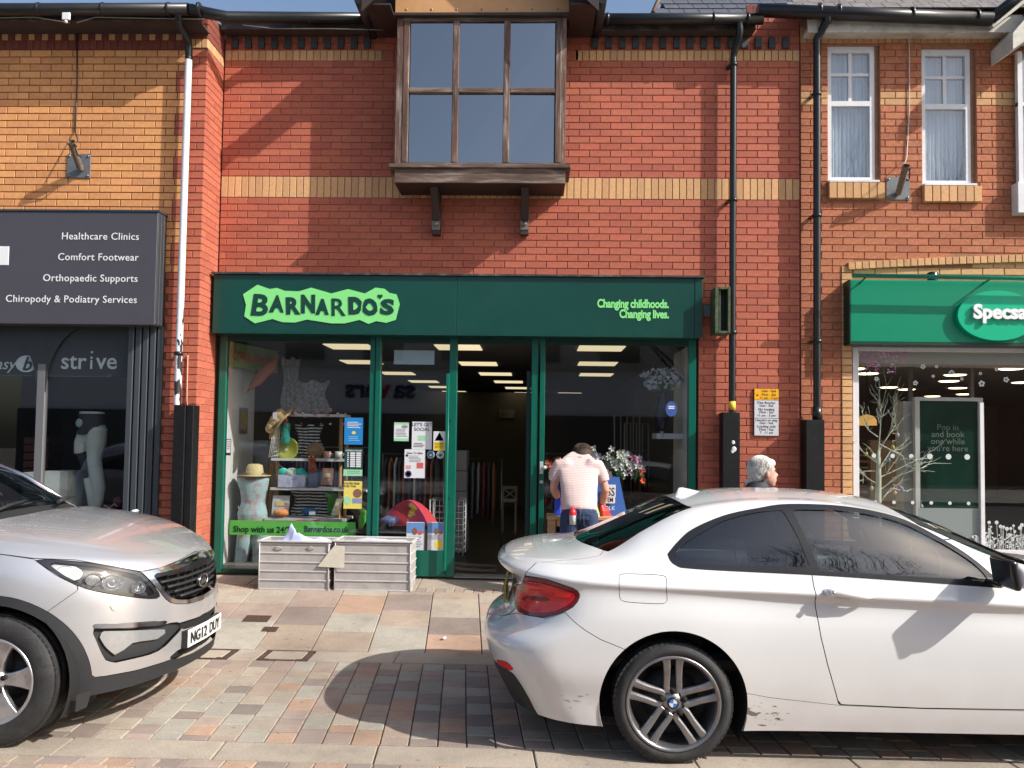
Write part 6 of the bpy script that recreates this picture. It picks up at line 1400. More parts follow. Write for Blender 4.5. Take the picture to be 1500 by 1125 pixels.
ch_ = [(x, y) for x, y in ((60, 824), (92, 838), (92, 838), (100, 850), (84, 842))]
pat, _ = k_.region(inn, pxpoly([(70, 823), (70, 823), (116, 829), (122, 842), (118, 852), (100, 845), (86, 836)])); k_.emit(pat, 'indicator_reflector', silv, push=.02, merge=False)
# grille
k_.emit(gsur, 'grille_surround', chrome, push=-.006); k_.emit(mesh_, 'grille_backing', gapm, push=.05)
# black glossy upper band of the grille opening
upb, _ = k_.region(mesh_, sideonly(lambda cc: sdf([(200, 820), (330, 760), (420, 800), (400, 835), (330, 812), (296, 826), (280, 836), (262, 838), (222, 848)])(cc.px())/270, 3)); k_.emit(upb, 'grille_top_band', trim, push=-.002)
for i in range(5):       # horizontal vanes following the nose
    zz = .715+.037*i; pts_l = []
    for yy in np.linspace(-.40, .40, 17):
        d2 = (k_.P[:, 1]+abs(yy))**2+(k_.P[:, 2]-zz)**2+np.where(k_.P[:, 0] > .9, 9, 0); j = int(np.argmin(d2)); pts_l.append(Vector((KX-k_.P[j, 0]-.018, KY+yy, KZ+zz)))
    lim = [.26, .34, .38, .40, .36][i]; pts_l = [p for p in pts_l if abs(p.y-KY) <= lim]
    MB().tube(pts_l, .0095, 6).build('grille_vane', plast, suv)
for yy in np.arange(-.32, .33, .08):
    d2 = (k_.P[:, 1]+abs(yy))**2+(k_.P[:, 2]-.80)**2+np.where(k_.P[:, 0] > .9, 9, 0); j = int(np.argmin(d2)); x = KX-k_.P[j, 0]-.03; h_ = .09 if abs(yy) < .25 else .06
    MB().box(x-.004, x+.006, KY+yy-.003, KY+yy+.003, KZ+.79-h_, KZ+.79+h_).build('grille_post', plast, suv)
p = Vector((KX-.118, KY, KZ+.775)); bm_ = MB(); bm_.lathe([(0, .0), (.060, .004), (.066, .0), (.070, -.01)], (0, 0, 0), 'x', 28)
bm_.v = [(p.x+x, p.y+y, p.z+z*.62) for x, y, z in bm_.v]; bd2 = bm_.build('badge', trim, suv)
MB().tube([p+Vector((.006, .064*math.cos(a), .040*math.sin(a))) for a in [2*math.pi*k/28 for k in range(29)]], .004, 6).build('badge_ring', chrome, bd2)
text('KIA', .046, chrome, 'badge_letters', bd2, (p.x+.006, p.y, p.z-.016), ux=(0, 1, 0), align='CENTER', off=.001, ext=.002)
# fog recess
fgo = k_.emit(fg, 'fog_recess', plast, push=.022, merge=False)
lens, _ = k_.region(fg, pxpoly([(142, 925), (142, 925), (190, 924), (244, 922), (244, 926), (232, 936), (205, 940), (192, 944), (172, 962), (172, 962), (155, 948)])); k_.emit(lens, 'fog_lamp', mat('fog_glass', (.48, .49, .49), .2, metal=.6, noise=.08, nscale=40), push=.006, merge=False)
st1, _ = k_.region(F+bumper+fg, sideonly(lambda cc: sdf([(133, 914), (180, 912.5), (246, 908), (247, 913.5), (190, 920.5), (134, 920.5)])(cc.px())/270)); k_.emit(st1, 'chrome_strip', chrome, push=-.008, merge=False)
wash, _ = k_.region(bumper, pxpoly([(154, 884), (173, 885), (178, 894), (159, 895)], 0)); k_.emit(wash, 'washer_cover', paint_silver, push=-.005, merge=False)
# plate
pa_, pb2 = P(279.5, 936, -3.67), P(321.5, 908, -3.15)
xk = KX-.078; plate = MB(); vv = []
for (yy, ox_) in ((-.262, .012), (0, .0), (.262, .012)):
    for zz in (.397, .507): vv += [(xk-ox_, KY+yy, KZ+zz), (xk-ox_-.008, KY+yy, KZ+zz)]
plate.add([(xk-.012, KY-.262, KZ+.397), (xk, KY, KZ+.397), (xk-.012, KY+.262, KZ+.397), (xk-.012, KY+.262, KZ+.507), (xk, KY, KZ+.507), (xk-.012, KY-.262, KZ+.507)], [(0, 1, 4, 5), (1, 2, 3, 4)])
npl = plate.build('number_plate', mat('plate_white', (.72, .72, .70), .35), suv, fix=False)
MB().box(xk-.05, xk-.016, KY-.27, KY+.27, KZ+.395, KZ+.50).build('plate_holder', plast, suv)
text('NG12', .098, INK, 'plate_letters', npl, (xk-.0045, KY-.235, KZ+.418), ux=(.045, 1, 0), off=.0012, ext=.001, sx=.92)
text('DUY', .098, INK, 'plate_letters', npl, (xk+.0025, KY+.035, KZ+.418), ux=(-.045, 1, 0), off=.0012, ext=.001, sx=.92)
for (x, yy) in ((.9, -1), (.9, 1), (3.54, -1), (3.54, 1)):
    wheel(suv, KX-x, KY+yy*(.905-.117), KZ+.36, .36, .236, .235, yy, 'wide'); arch_liner(suv, KX-x, KY+yy*.88, KY+yy*.52, KZ+.36, .43)
MB().box(KX-4.2, KX-.3, KY-.50, KY+.50, KZ+.24, KZ+.5).box(KX-3.1, KX-1.34, KY-.82, KY+.82, KZ+.26, KZ+.5).build('underbody', gapm, suv)
MB().box(KX-4.2, KX-1.3, KY-.76, KY+.76, KZ+.505, KZ+.6).box(KX-1.75, KX-1.35, KY-.74, KY+.74, KZ+.85, KZ+1.13).build('cabin', inter, suv, bevel=.02)
def qk(x, y, z): return (KX-x, KY+y, KZ+z)
for yy in (-.38, .38):
    s_ = MB(); s_.obox(qk(2.25, yy, .75), (.26, 0, 0), (0, .25, 0), (0, 0, .1)); s_.obox(qk(2.5, yy, 1.05), (-.06, 0, .01), (0, .24, 0), Vector((-.06, 0, .3))); s_.obox(qk(2.6, yy, 1.4), (.04, 0, 0), (0, .13, 0), (0, 0, .08)); s_.build('seat', inter, suv, bevel=.03, segs=2)
# wipers, mud flap
for (a, b) in (((1.24, -.55, 1.225), (1.34, .15, 1.285)), ((1.20, .15, 1.26), (1.36, .62, 1.26))):
    MB().tube([qk(a[0], a[1], a[2]), qk((a[0]+b[0])/2, (a[1]+b[1])/2, (a[2]+b[2])/2+.015), qk(*b)], [.014, .01, .006], 6).build('wiper', plast, suv)
MB().add([qk(.44, -.86, .29), qk(.40, -.78, .29), qk(.42, -.79, .20), qk(.45, -.85, .19)], [(0, 1, 2, 3)]).build('mud_flap', plast, suv, fix=False)
MB().tube([qk(1.42, .74, 1.165), qk(1.8, .69, 1.405), qk(2.15, .64, 1.545)], .02, 8).build('pillar_trim', chrome, suv)
# ================================================================ ORGANIC HELPER
def organic(mb, name, mt, parent, vox=.012, sm=3, label=None):
    me = bpy.data.meshes.new('o'); me.from_pydata(mb.v, [], mb.f); bm = bmesh.new(); bm.from_mesh(me); bmesh.ops.recalc_face_normals(bm, faces=bm.faces); bm.to_mesh(me); bm.free()
    o = bpy.data.objects.new('o', me); COL.objects.link(o)
    r = o.modifiers.new('r', 'REMESH'); r.mode = 'VOXEL'; r.voxel_size = vox; r.use_smooth_shade = True
    if sm: s_ = o.modifiers.new('s', 'SMOOTH'); s_.iterations = sm; s_.factor = .5
    m2 = bpy.data.meshes.new_from_object(o.evaluated_get(bpy.context.evaluated_depsgraph_get())); bpy.data.objects.remove(o)
    m2.materials.clear(); m2.materials.append(mt); m2.name = name
    m2.polygons.foreach_set('use_smooth', [True]*len(m2.polygons)); m2.update()
    return link(name, m2, parent, label=label)
def rings(mb, rs, n=20):   # rs: (centre, half-axis a, half-axis b)
    vv = []
    for c_, a, b in rs:
        c_, a, b = Vector(c_), Vector(a), Vector(b); vv += [c_+a*math.cos(2*math.pi*k/n)+b*math.sin(2*math.pi*k/n) for k in range(n)]
    m_ = len(rs); mb.add(vv, [(i*n+k, i*n+(k+1) % n, (i+1)*n+(k+1) % n, (i+1)*n+k) for i in range(m_-1) for k in range(n)]+[tuple(range(n-1, -1, -1)), tuple(range((m_-1)*n, m_*n))], True); return mb
def strands(parent, c_, r_, mt, n, up, seed):
    # fine locks lying over the hair mass, from the crown outward
    r = random.Random(seed); up = up.normalized(); m_ = MB(); a_ = up.cross(Vector((0, 1, 0)) if abs(up.y) < .9 else Vector((1, 0, 0))).normalized(); b_ = a_.cross(up)
    for k in range(n):
        t0 = r.uniform(0, 6.28); e0 = r.uniform(.05, .6); e1 = e0+r.uniform(.6, 1.2); pts = []
        for i in range(5):
            e = e0+(e1-e0)*i/4; t = t0+.07*math.sin(i*.8+k); d = (a_*math.cos(t)+b_*math.sin(t))*math.sin(e)+up*math.cos(e)
            pts.append(c_+Vector((d.x*r_[0], d.y*r_[1], d.z*r_[2]))*(1.005+.012*math.sin(i+k)))
        if max(p.x for p in pts) > c_.x+.085 and parent['label'].startswith('grey'): continue
        m_.tube(pts, [.0012, .0022, .002, .0015, .0006], 3, cap=False)
    m_.build('hair_locks', mt, parent, fix=False)['kind'] = 'stuff'
skin = mat('skin', (.56, .30, .235), .5, noise=.08, nscale=20, spec=.4)
stripe = mat('striped_cotton', (.64, .50, .48), .85, bump=.5, bscale=9)
def add_stripes(m, col2, freq, duty=.36, axis=2, rough=None):
    nt = m.node_tree; b = nt.nodes['Principled BSDF']; N = nt.nodes.new; Lk = nt.links.new; src = b.inputs['Base Color'].links[0].from_socket
    tc = N('ShaderNodeTexCoord'); t = N('ShaderNodeTexNoise'); t.inputs['Scale'].default_value = 4; Lk(tc.outputs['Object'], t.inputs['Vector'])
    sx_ = N('ShaderNodeSeparateXYZ'); Lk(tc.outputs['Object'], sx_.inputs[0]); a = N('ShaderNodeMath'); a.operation = 'MULTIPLY_ADD'; a.inputs[1].default_value = .035; Lk(t.outputs[0], a.inputs[0]); Lk(sx_.outputs[axis], a.inputs[2])
    f_ = N('ShaderNodeMath'); f_.operation = 'MULTIPLY'; f_.inputs[1].default_value = freq; Lk(a.outputs[0], f_.inputs[0]); fr = N('ShaderNodeMath'); fr.operation = 'FRACT'; Lk(f_.outputs[0], fr.inputs[0])
    l = N('ShaderNodeMath'); l.operation = 'LESS_THAN'; l.inputs[1].default_value = duty; Lk(fr.outputs[0], l.inputs[0]); mx = N('ShaderNodeMix'); mx.data_type = 'RGBA'; mx.inputs[7].default_value = (*col2, 1)
    Lk(l.outputs[0], mx.inputs[0]); Lk(src, mx.inputs[6]); Lk(mx.outputs[2], b.inputs['Base Color'])
add_stripes(stripe, (.46, .30, .29), 62, .30)
denim = mat('denim', (.022, .045, .11), .85, noise=.35, nscale=14, bump=.3, bscale=150); hairb = mat('hair_brown', (.05, .028, .018), .6, noise=.5, nscale=60, bump=.8, bscale=120); hairg = mat('hair_grey', (.62, .60, .55), .5, noise=.3, nscale=40, bump=.8, bscale=120, stretch=(1, 1, .4))
redg = mat('glove_red', (.65, .02, .015), .5); shoe = mat('shoe_black', (.03, .03, .03), .6)
# ---------------------------------------------------------------- man bending over a table
MX, MY = PX(849, 700, -.62), -.62; MZ = zg(MY)
man = thing('person', 'person in striped T-shirt and jeans bent over a table at the right window', 'person', (MX, MY, MZ))
def mp(x, y, z): return Vector((MX+x, MY+y, MZ+z))
b = MB()
rings(b, [(mp(0, .0, .86), (.155, 0, 0), (0, .11, 0)), (mp(0, .0, .96), (.165, 0, 0), (0, .12, 0)), (mp(0, .07, 1.10), (.165, 0, 0), (0, .115, .03)), (mp(0, .17, 1.26), (.18, 0, 0), (0, .11, .05)), (mp(.0, .26, 1.38), (.17, 0, 0), (0, .09, .06)), (mp(.01, .31, 1.43), (.09, 0, 0), (0, .06, .05))])
b.tube([mp(.01, .27, 1.37), mp(.03, .36, 1.40), mp(.04, .42, 1.40)], [.055, .055, .055], 12)
b.ball(mp(.05, .47, 1.40), .10, 16, 12, (.82, 1.0, 1.1)); b.ball(mp(.05, .53, 1.33), .06, 12, 8, (.85, .8, .9)); b.ball(mp(.05, .595, 1.355), .018, 8, 6)
for s_ in (-1, 1):
    b.ball(mp(.05+s_*.085, .46, 1.39), .024, 8, 6, (.4, .8, 1))
    el = mp(-.255, .22, 1.09) if s_ < 0 else mp(.285, .25, 1.08); wr_ = mp(-.19, .42, .95) if s_ < 0 else mp(.265, .40, .92)
    b.tube([mp(s_*.16, .25, 1.37), mp(s_*.215, .25, 1.33), el.lerp(mp(s_*.215, .25, 1.33), .5), el, el.lerp(wr_, .35), wr_], [.055, .058, .05, .042, .045, .03], 12)
    b.tube([mp(s_*.085, 0, .90), mp(s_*.105, .02, .70), mp(s_*.12, .02, .47), mp(s_*.125, -.01, .28), mp(s_*.13, -.03, .07)], [.095, .088, .058, .056, .038], 12)
    h0 = wr_; dh = (wr_-el).normalized(); side = dh.cross(Vector((0, 0, 1))).normalized()
    b.obox(h0+dh*.05, side*.038, dh*.05, side.cross(dh)*.014)
    for k in range(4):
        r0 = h0+dh*.095+side*(-.030+.020*k); b.tube([r0-dh*.02, r0+dh*.03+Vector((0, 0, -.008)), r0+dh*(.05+.008*(k in (1, 2)))+Vector((0, 0, -.028))], [.0095, .009, .008], 7)
    b.tube([h0+dh*.02+side*(-s_)*.03, h0+dh*.05+side*(-s_)*.055, h0+dh*.085+side*(-s_)*.055], [.012, .011, .009], 7)
organic(b, 'body', skin, man, .009, 2)
b = MB()
rings(b, [(mp(0, -.015, .885), (.180, 0, 0), (0, .135, -.02)), (mp(0, -.01, .94), (.182, 0, 0), (0, .138, 0)), (mp(0, .05, 1.07), (.186, 0, 0), (0, .14, .04)), (mp(0, .13, 1.20), (.200, 0, 0), (0, .135, .05)), (mp(0, .21, 1.32), (.208, 0, 0), (0, .115, .06)), (mp(.0, .27, 1.405), (.165, 0, 0), (0, .08, .05)), (mp(.01, .31, 1.455), (.10, 0, 0), (0, .05, .04))])
for s_ in (-1, 1):
    b.tube([mp(s_*.05, .20, 1.28), mp(s_*.13, .235, 1.335), mp(s_*.20, .245, 1.325), mp(s_*.235, .245, 1.26), mp(s_*(.25 if s_ < 0 else .265), .245, 1.165)], [.05, .075, .078, .07, .066], 14)
organic(b, 'tshirt', stripe, man, .012, 9)
b = MB()
rings(b, [(mp(0, -.01, .80), (.165, 0, 0), (0, .125, 0)), (mp(0, -.015, .88), (.176, 0, 0), (0, .138, 0)), (mp(0, -.01, .945), (.170, 0, 0), (0, .130, 0))])
for s_ in (-1, 1): b.tube([mp(s_*.085, -.01, .85), mp(s_*.10, -.0, .70), mp(s_*.12, .02, .47), mp(s_*.125, -.01, .28), mp(s_*.13, -.03, .06)], [.108, .098, .075, .068, .066], 14)
jn = organic(b, 'jeans', denim, man, .012, 2)
dk = mat('denim_seam', (.10, .12, .16), .9)
for s_ in (-1, 1):
    yb = MY-.155; MB().tube([(MX+s_*.035, yb+.0, MZ+.865), (MX+s_*.04, yb+.012, MZ+.75), (MX+s_*.085, yb+.02, MZ+.735), (MX+s_*.135, yb+.03, MZ+.75), (MX+s_*.14, yb+.028, MZ+.865), (MX+s_*.035, yb, MZ+.865)], .0022, 5).build('pocket_stitching', dk, jn)
MB().tube([mp(0, -.158, .93), mp(0, -.148, .78)], .003, 5).build('seam', dk, jn)
for s_ in (-1, 1):
    b = MB(); b.ball(mp(s_*.13, .02, .045), .06, 12, 8, (.8, 2.1, .7)); b.build('shoe', shoe, man)
b = MB(); b.ball(mp(.05, .41, 1.445), .118, 18, 12, (.98, 1.0, 1.0))
for k in range(26): a = rnd.uniform(0, 6.28); e = rnd.uniform(.1, 1.3); b.ball(mp(.05+.09*math.cos(a)*math.sin(e), .42+.10*math.sin(a)*math.sin(e), 1.425+.108*math.cos(e)), .022, 6, 5)
organic(b, 'hair', hairb, man, .009, 1)
strands(man, mp(.05, .41, 1.445), (.118, .12, .12), hairb, 400, Vector((0, .3, 1)), 3)
t = thing('bottle', 'red capped bottle sticking out of the left jeans back pocket', 'bottle', tuple(mp(-.105, -.18, .80)))
b = MB(); b.lathe([(.0, .0), (.030, .0), (.032, .08), (.032, .095)], mp(-.075, -.165, .76), 'z', 16); b.build('bottle_body', mat('bottle_clear', (.5, .5, .52), .2), t)
MB().lathe([(.034, .095), (.036, .115), (.030, .145), (.014, .152), (.012, .17), (0, .172)], mp(-.075, -.165, .76), 'z', 16).build('cap', mat('cap_red', (.75, .02, .03), .35), t)
t = thing('cloth', 'red cloth held in the right hand of the bending person', 'cloth', tuple(mp(.3, .36, .7)))
b = MB()
for k in range(5): b.tube([mp(.25+.01*k, .38+.01*k, .92-.01*k), mp(.265+.012*k, .36+.01*k, .85), mp(.275+.02*k, .35+.02*k, .74+.02*rnd.random()), mp(.28+.02*k, .36+.02*k, .68+.03*rnd.random())], [.024, .03, .026, .012], 8)
organic(b, 'cloth_folds', redg, t, .009, 2)
t = thing('spray_bottle', 'green and white bottle beside the red cloth on the table', 'bottle', tuple(mp(.20, .40, .76)))
b = MB(); b.lathe([(0, 0), (.036, 0), (.038, .13), (.02, .17), (.014, .2), (0, .2)], mp(.20, .36, .70), 'z', 16); b.build('bottle_body', mat('bottle_green', (.28, .62, .22), .35), t)
MB().lathe([(.039, .03), (.0395, .11)], mp(.20, .36, .70), 'z', 16).build('bottle_label', PAP, t)
# table and blue sign
tw = mat('pine_wood', (.42, .26, .13), .6, noise=.25, nscale=6, stretch=(.2, 1, 1))
tb = thing('table', 'pale wooden table in front of the right window, behind the bent person', 'table', (PX(880, 760, -.25), -.25, -.02))
tx0, tx1 = PX(801, 760, -.3), PX(935, 760, -.3); tz = PZ(870, 757, -.35)
MB().box(tx0, tx1, -.42, -.04, tz-.03, tz).build('table_top', tw, tb, bevel=.003)
MB().box(tx0+.01, tx0+.09, -.40, -.37, -.02, tz-.031).build('leg', tw, tb); MB().box(tx1-.06, tx1-.01, -.40, -.37, -.02, tz-.031).build('leg', tw, tb); MB().box(tx0+.01, tx0+.09, -.09, -.06, -.01, tz-.031).build('leg', tw, tb); MB().box(tx1-.06, tx1-.01, -.09, -.06, -.01, tz-.031).build('leg', tw, tb)
MB().box(tx0+.1, tx1-.1, -.39, -.37, tz-.1, tz-.0315).build('apron', tw, tb)
t = thing('display_board', 'blue lettered board standing on the table right of the bent person', 'sign', (PX(895, 750, -.15), -.15, tz))
q4 = [P(862, 756, -.2), P(919, 756, -.2), P(907, 699, -.14), P(866, 699, -.14)]
MB().prism(q4, (0, .02, 0)).build('board', mat('board_blue', (.03, .10, .34), .5), t)
for (px0, py0, px1, py1, s_, h_) in ((888, 710, 902, 728, 'SS', .10), (880, 728, 901, 737, 'STEM', .055)):
    a, b2 = P(px0, py1, -.205), P(px1, py0, -.205); MB().box(a.x, b2.x, -.207, -.203, a.z, b2.z).build('plate', PAP, t); text(s_, h_*1.25, INK, 'lettering', t, ((a.x+b2.x)/2, -.208, a.z+.014), align='CENTER', ext=.001, off=.001, sx=.72)
a = P(893, 747, -.205); text('OLK', .06, PAP, 'lettering', t, (a.x, -.212, a.z), align='CENTER', ext=.001)
t = thing('carrier_bag', 'bright blue bag edge showing left of the bent person', 'bag', (PX(812, 740, -.3), -.3, tz))
MB().prism([P(812, 755, -.3), P(822, 755, -.3), P(821, 712, -.3), P(813, 722, -.3)], (0, .12, 0)).build('bag', mat('bag_blue', (.02, .06, .55), .5), t, bevel=.01)
# ---------------------------------------------------------------- woman walking
GX, GY = PX(1118, 690, -1.8), -1.8; GZ = zg(GY)
wm = thing('person', 'grey haired person in dark jacket walking right behind the white car', 'person', (GX, GY, GZ))
def wp(x, y, z): return Vector((GX+x, GY+y, GZ+z))
b = MB(); hz = 1.455
b.ball(wp(.0, 0, hz), .098, 18, 14, (1.02, .82, 1.1)); b.ball(wp(.045, 0, hz-.06), .07, 16, 12, (.95, .78, 1.0)); b.ball(wp(.07, 0, hz-.108), .034, 12, 8, (1, .9, .8))
b.tube([wp(.085, 0, hz+.0), wp(.118, 0, hz-.035), wp(.100, 0, hz-.045)], [.012, .015, .012], 8); b.ball(wp(.1, 0, hz-.07), .016, 8, 6, (1, 1.6, .5)); b.ball(wp(.098, 0, hz-.083), .015, 8, 6, (1, 1.5, .5))
b.ball(wp(.088, -.03, hz+.012), .014, 8, 6); b.ball(wp(.012, -.088, hz-.028), .027, 10, 8, (.75, .5, 1.25))
b.tube([wp(-.02, 0, hz-.06), wp(-.05, 0, hz-.18), wp(-.06, 0, hz-.24)], [.06, .055, .07], 12)
rings(b, [(wp(-.04, 0, .82), (.12, 0, 0), (0, .16, 0)), (wp(-.03, 0, 1.02), (.105, 0, 0), (0, .14, 0)), (wp(-.04, 0, 1.2), (.11, 0, 0), (0, .17, 0)), (wp(-.06, 0, 1.27), (.08, 0, 0), (0, .12, 0))])
for s_ in (-1, 1):
    b.tube([wp(-.05, s_*.15, 1.22), wp(-.07-.05*s_, s_*.2, .98), wp(.06-.06*s_, s_*.19, .78)], [.05, .042, .032], 10)
    b.tube([wp(-.03, s_*.08, .84), wp(.03*s_, s_*.08, .46), wp(-.08+.16*s_, s_*.08, .08)], [.09, .06, .045], 10)
    hh = wp(.07-.06*s_, s_*.19, .72); b.ball(hh, .035, 10, 8, (.7, .45, 1.2))
    for k in range(4): b.tube([hh+Vector((-.024+.016*k, 0, -.02)), hh+Vector((-.024+.017*k, 0, -.085))], .008, 6)
organic(b, 'body', skin, wm, .007, 2)
b = MB(); jk = mat('jacket_dark', (.022, .023, .03), .7, noise=.3, nscale=20)
rings(b, [(wp(-.04, 0, .78), (.17, 0, 0), (0, .21, 0)), (wp(-.03, 0, 1.02), (.15, 0, 0), (0, .19, 0)), (wp(-.04, 0, 1.2), (.155, 0, 0), (0, .21, 0)), (wp(-.055, 0, 1.29), (.12, 0, 0), (0, .15, 0)), (wp(-.055, 0, 1.345), (.095, 0, 0), (0, .085, 0)), (wp(-.05, 0, 1.375), (.092, 0, .02), (0, .08, 0))])
for s_ in (-1, 1): b.tube([wp(-.05, s_*.13, 1.25), wp(-.06, s_*.2, 1.2), wp(-.07-.05*s_, s_*.215, .98), wp(.05-.06*s_, s_*.2, .80)], [.075, .07, .062, .052], 12)
organic(b, 'jacket', jk, wm, .012, 2)
b = MB()
for s_ in (-1, 1): b.tube([wp(-.03, s_*.08, .86), wp(.03*s_, s_*.08, .46), wp(-.08+.16*s_, s_*.08, .10)], [.105, .08, .07], 12)
organic(b, 'trousers', mat('trousers_grey', (.05, .05, .06), .8), wm, .014, 2)
for s_ in (-1, 1): MB().ball(wp(-.04+.16*s_, s_*.08, .05), .055, 12, 8, (2.0, .75, .8)).build('shoe', shoe, wm)
b = MB(); b.ball(wp(-.030, 0, hz+.022), .110, 18, 14, (1.02, .86, 1.0)); b.ball(wp(-.06, 0, hz-.03), .088, 16, 12, (.8, .9, .95)); b.ball(wp(.05, 0, hz+.07), .06, 12, 10, (.9, 1.1, .7)); b.ball(wp(-.13, 0, hz-.095), .03, 10, 8)
organic(b, 'hair', hairg, wm, .009, 1)
strands(wm, wp(-.022, 0, hz+.02), (.118, .101, .117), hairg, 600, Vector((.25, 0, 1)), 4)
MB().tube([wp(-.13, -.0, hz-.105), wp(-.155, -.01, hz-.125), wp(-.165, 0, hz-.15)], [.024, .02, .006], 8).build('hair_bunch', mat('hair_blond', (.45, .36, .2), .6), wm)
MB().ball(wp(.094, -.038, hz+.013), .008, 8, 6).build('eye', INK, wm)
# ================================================================ GREY CRATES outside the shop
crm = mat('crate_grey', (.40, .375, .36), .5, noise=.12, nscale=6, dirt=(.2, .18, .15), dscale=9, damt=.4); crd = mat('crate_inside', (.22, .21, .20), .6)
def crate(label, pL, pR, pyB, pyT, dep, n=5):
    g_ = gp((pL+pR)/2, pyB); Yf = g_.y; z0 = zg(Yf)+.0; x0, x1 = PX(pL, pyB, Yf), PX(pR, pyB, Yf); z1 = PZ((pL+pR)/2, pyT, Yf)
    t = thing('storage_crate', label, 'crate', ((x0+x1)/2, Yf+dep/2, z0), 'grey storage crates in front of the charity shop')
    h = (z1-z0-.045)/n; w_ = .012
    for (nm, r) in (('front_wall', (x0+.008, x1-.008, Yf+.008, Yf+.008+w_)), ('back_wall', (x0+.008, x1-.008, Yf+dep-.008-w_, Yf+dep-.008)), ('side_wall', (x0+.008, x0+.008+w_, Yf+.021, Yf+dep-.021)), ('side_wall', (x1-.008-w_, x1-.008, Yf+.021, Yf+dep-.021))):
        MB().box(r[0], r[1], r[2], r[3], z0+.01, z1-.02).build(nm, crm, t)
    MB().box(x0+.021, x1-.021, Yf+.021, Yf+dep-.021, z0+.008, z0+.02).build('base', crd, t)
    for k in range(n+1):
        zz = z0+.008+h*k; th = .007 if k < n else .007
        m_ = MB(); m_.box(x0, x1, Yf, Yf+.0079, zz-th, zz+th); m_.box(x0-.000, x0+.0079, Yf+.008, Yf+dep, zz-th, zz+th); m_.box(x1-.0079, x1, Yf+.008, Yf+dep, zz-th, zz+th); m_.build('rib', mat('crate_rib', (.50, .48, .47), .45, noise=.1), t, bevel=.002)
    m_ = MB(); o_ = .014
    for r in ((x0-o_, x1+o_, Yf-o_, Yf+.012), (x0-o_, x1+o_, Yf+dep-.012, Yf+dep+o_), (x0-o_, x0+.012, Yf+.0125, Yf+dep-.0125), (x1-.012, x1+o_, Yf+.0125, Yf+dep-.0125)): m_.box(r[0], r[1], r[2], r[3], z1-.018, z1)
    m_.build('rim', MATS['crate_rib'], t, bevel=.004)
    for xx in (x0+.012, x1-.012):
        MB().tube([(xx, Yf-.003, z0+.01), (xx, Yf-.003, z1-.02)], .006, 8).build('corner_rib', MATS['crate_rib'], t)
    return t, x0, x1, Yf, z0, z1
t1, cx0, cx1, cY, cz0, cz1 = crate('ribbed grey crate at left with a heap of pale blue cloth on top', 377, 482, 864.5, 792, .36)
t2, dx0, dx1, dY, dz0, dz1 = crate('ribbed grey crate at right with white paper flap on its corner', 488, 602, 866, 792, .36)
tapm = mat('old_tape', (.55, .5, .34), .6)
for (px, py, w_) in ((408, 803, .09), (455, 803, .075)):
    a = P(px, py, cY-.003); m_ = MB(); m_.tube([(a.x-w_/2, cY-.002, a.z+.004), (a.x, cY-.003, a.z+.016), (a.x+w_/2, cY-.002, a.z-.002), (a.x, cY-.003, a.z-.012), (a.x-w_/2, cY-.002, a.z+.004)], .004, 5); m_.build('tape_scrap', tapm, t1)
clothb = mat('cloth_pale_blue', (.46, .52, .72), .85, noise=.1, nscale=9)
def cloth_heap(label, cx_, cy_, z_, w_, d_, h_, mt, seed, peak=None):
    r = random.Random(seed); t = thing('cloth', label, 'cloth', (cx_, cy_, z_)); n = 30; vv = []
    ph = [(r.uniform(3, 9), r.uniform(3, 9), r.uniform(0, 6.3)) for _ in range(5)]
    for i in range(n+1):
        for j in range(n+1):
            u, v = i/n*2-1, j/n*2-1; e = max(0, 1-(abs(u)**2.5+abs(v)**2.5)*.8)
            hh = h_*e**.6*(.55+.13*sum(math.sin(a*u+b_*v+c_) for a, b_, c_ in ph)*.6)
            if peak:
                for (pu, pv, ph_, ax_, ay_) in peak: hh += ph_*max(0, 1-abs((u-pu)*ax_+(v-pv)*1.5)-abs((v-pv)*ay_-(u-pu)*1.2))**.8*(1+.18*math.sin(14*u+9*v))
            vv.append((cx_+u*w_, cy_+v*d_, z_+hh+(-.02 if e == 0 else 0)))
    MB().add(vv, [(i*(n+1)+j, (i+1)*(n+1)+j, (i+1)*(n+1)+j+1, i*(n+1)+j+1) for i in range(n) for j in range(n)], True).build('folds', mt, t, fix=False)
    return t
cloth_heap('pale blue and white cloth heaped in the left crate, peaked', cx0+(cx1-cx0)*.55, cY+.19, cz1-.06, .33, .15, .08, clothb, 1, ((-.42, .1, .16, 3.2, 1.6), (-.1, -.2, .07, 2.2, 2.2), (.5, 0, .05, 1.6, 2)))
cloth_heap('white and pale blue cloth lying low in the right crate', dx0+(dx1-dx0)*.55, dY+.19, dz1-.07, .34, .15, .09, mat('cloth_white', (.6, .62, .72), .85), 4)
t = thing('paper_flap', 'torn cream paper taped over the corner between the two grey crates', 'paper', (cx1, dY-.03, PZ(485, 832, dY-.03)))
MB().prism([P(465, 830, dY-.035), P(504, 832, dY-.035), P(505, 800, dY-.03), P(490, 799, dY-.03)], (0, .003, 0)).build('sheet', mat('paper_cream', (.58, .54, .44), .7, noise=.1), t)
# little white scrap on the slabs
p = gp(650, 937); t = thing('litter', 'small crumpled white scrap lying on the salmon slab', 'litter', tuple(p))
b = MB(); b.ball(p+Vector((0, 0, .012)), .016, 9, 7, (1.2, 1, .8)); b.ball(p+Vector((.012, .004, .018)), .010, 7, 5); b.build('scrap', PAP, t)
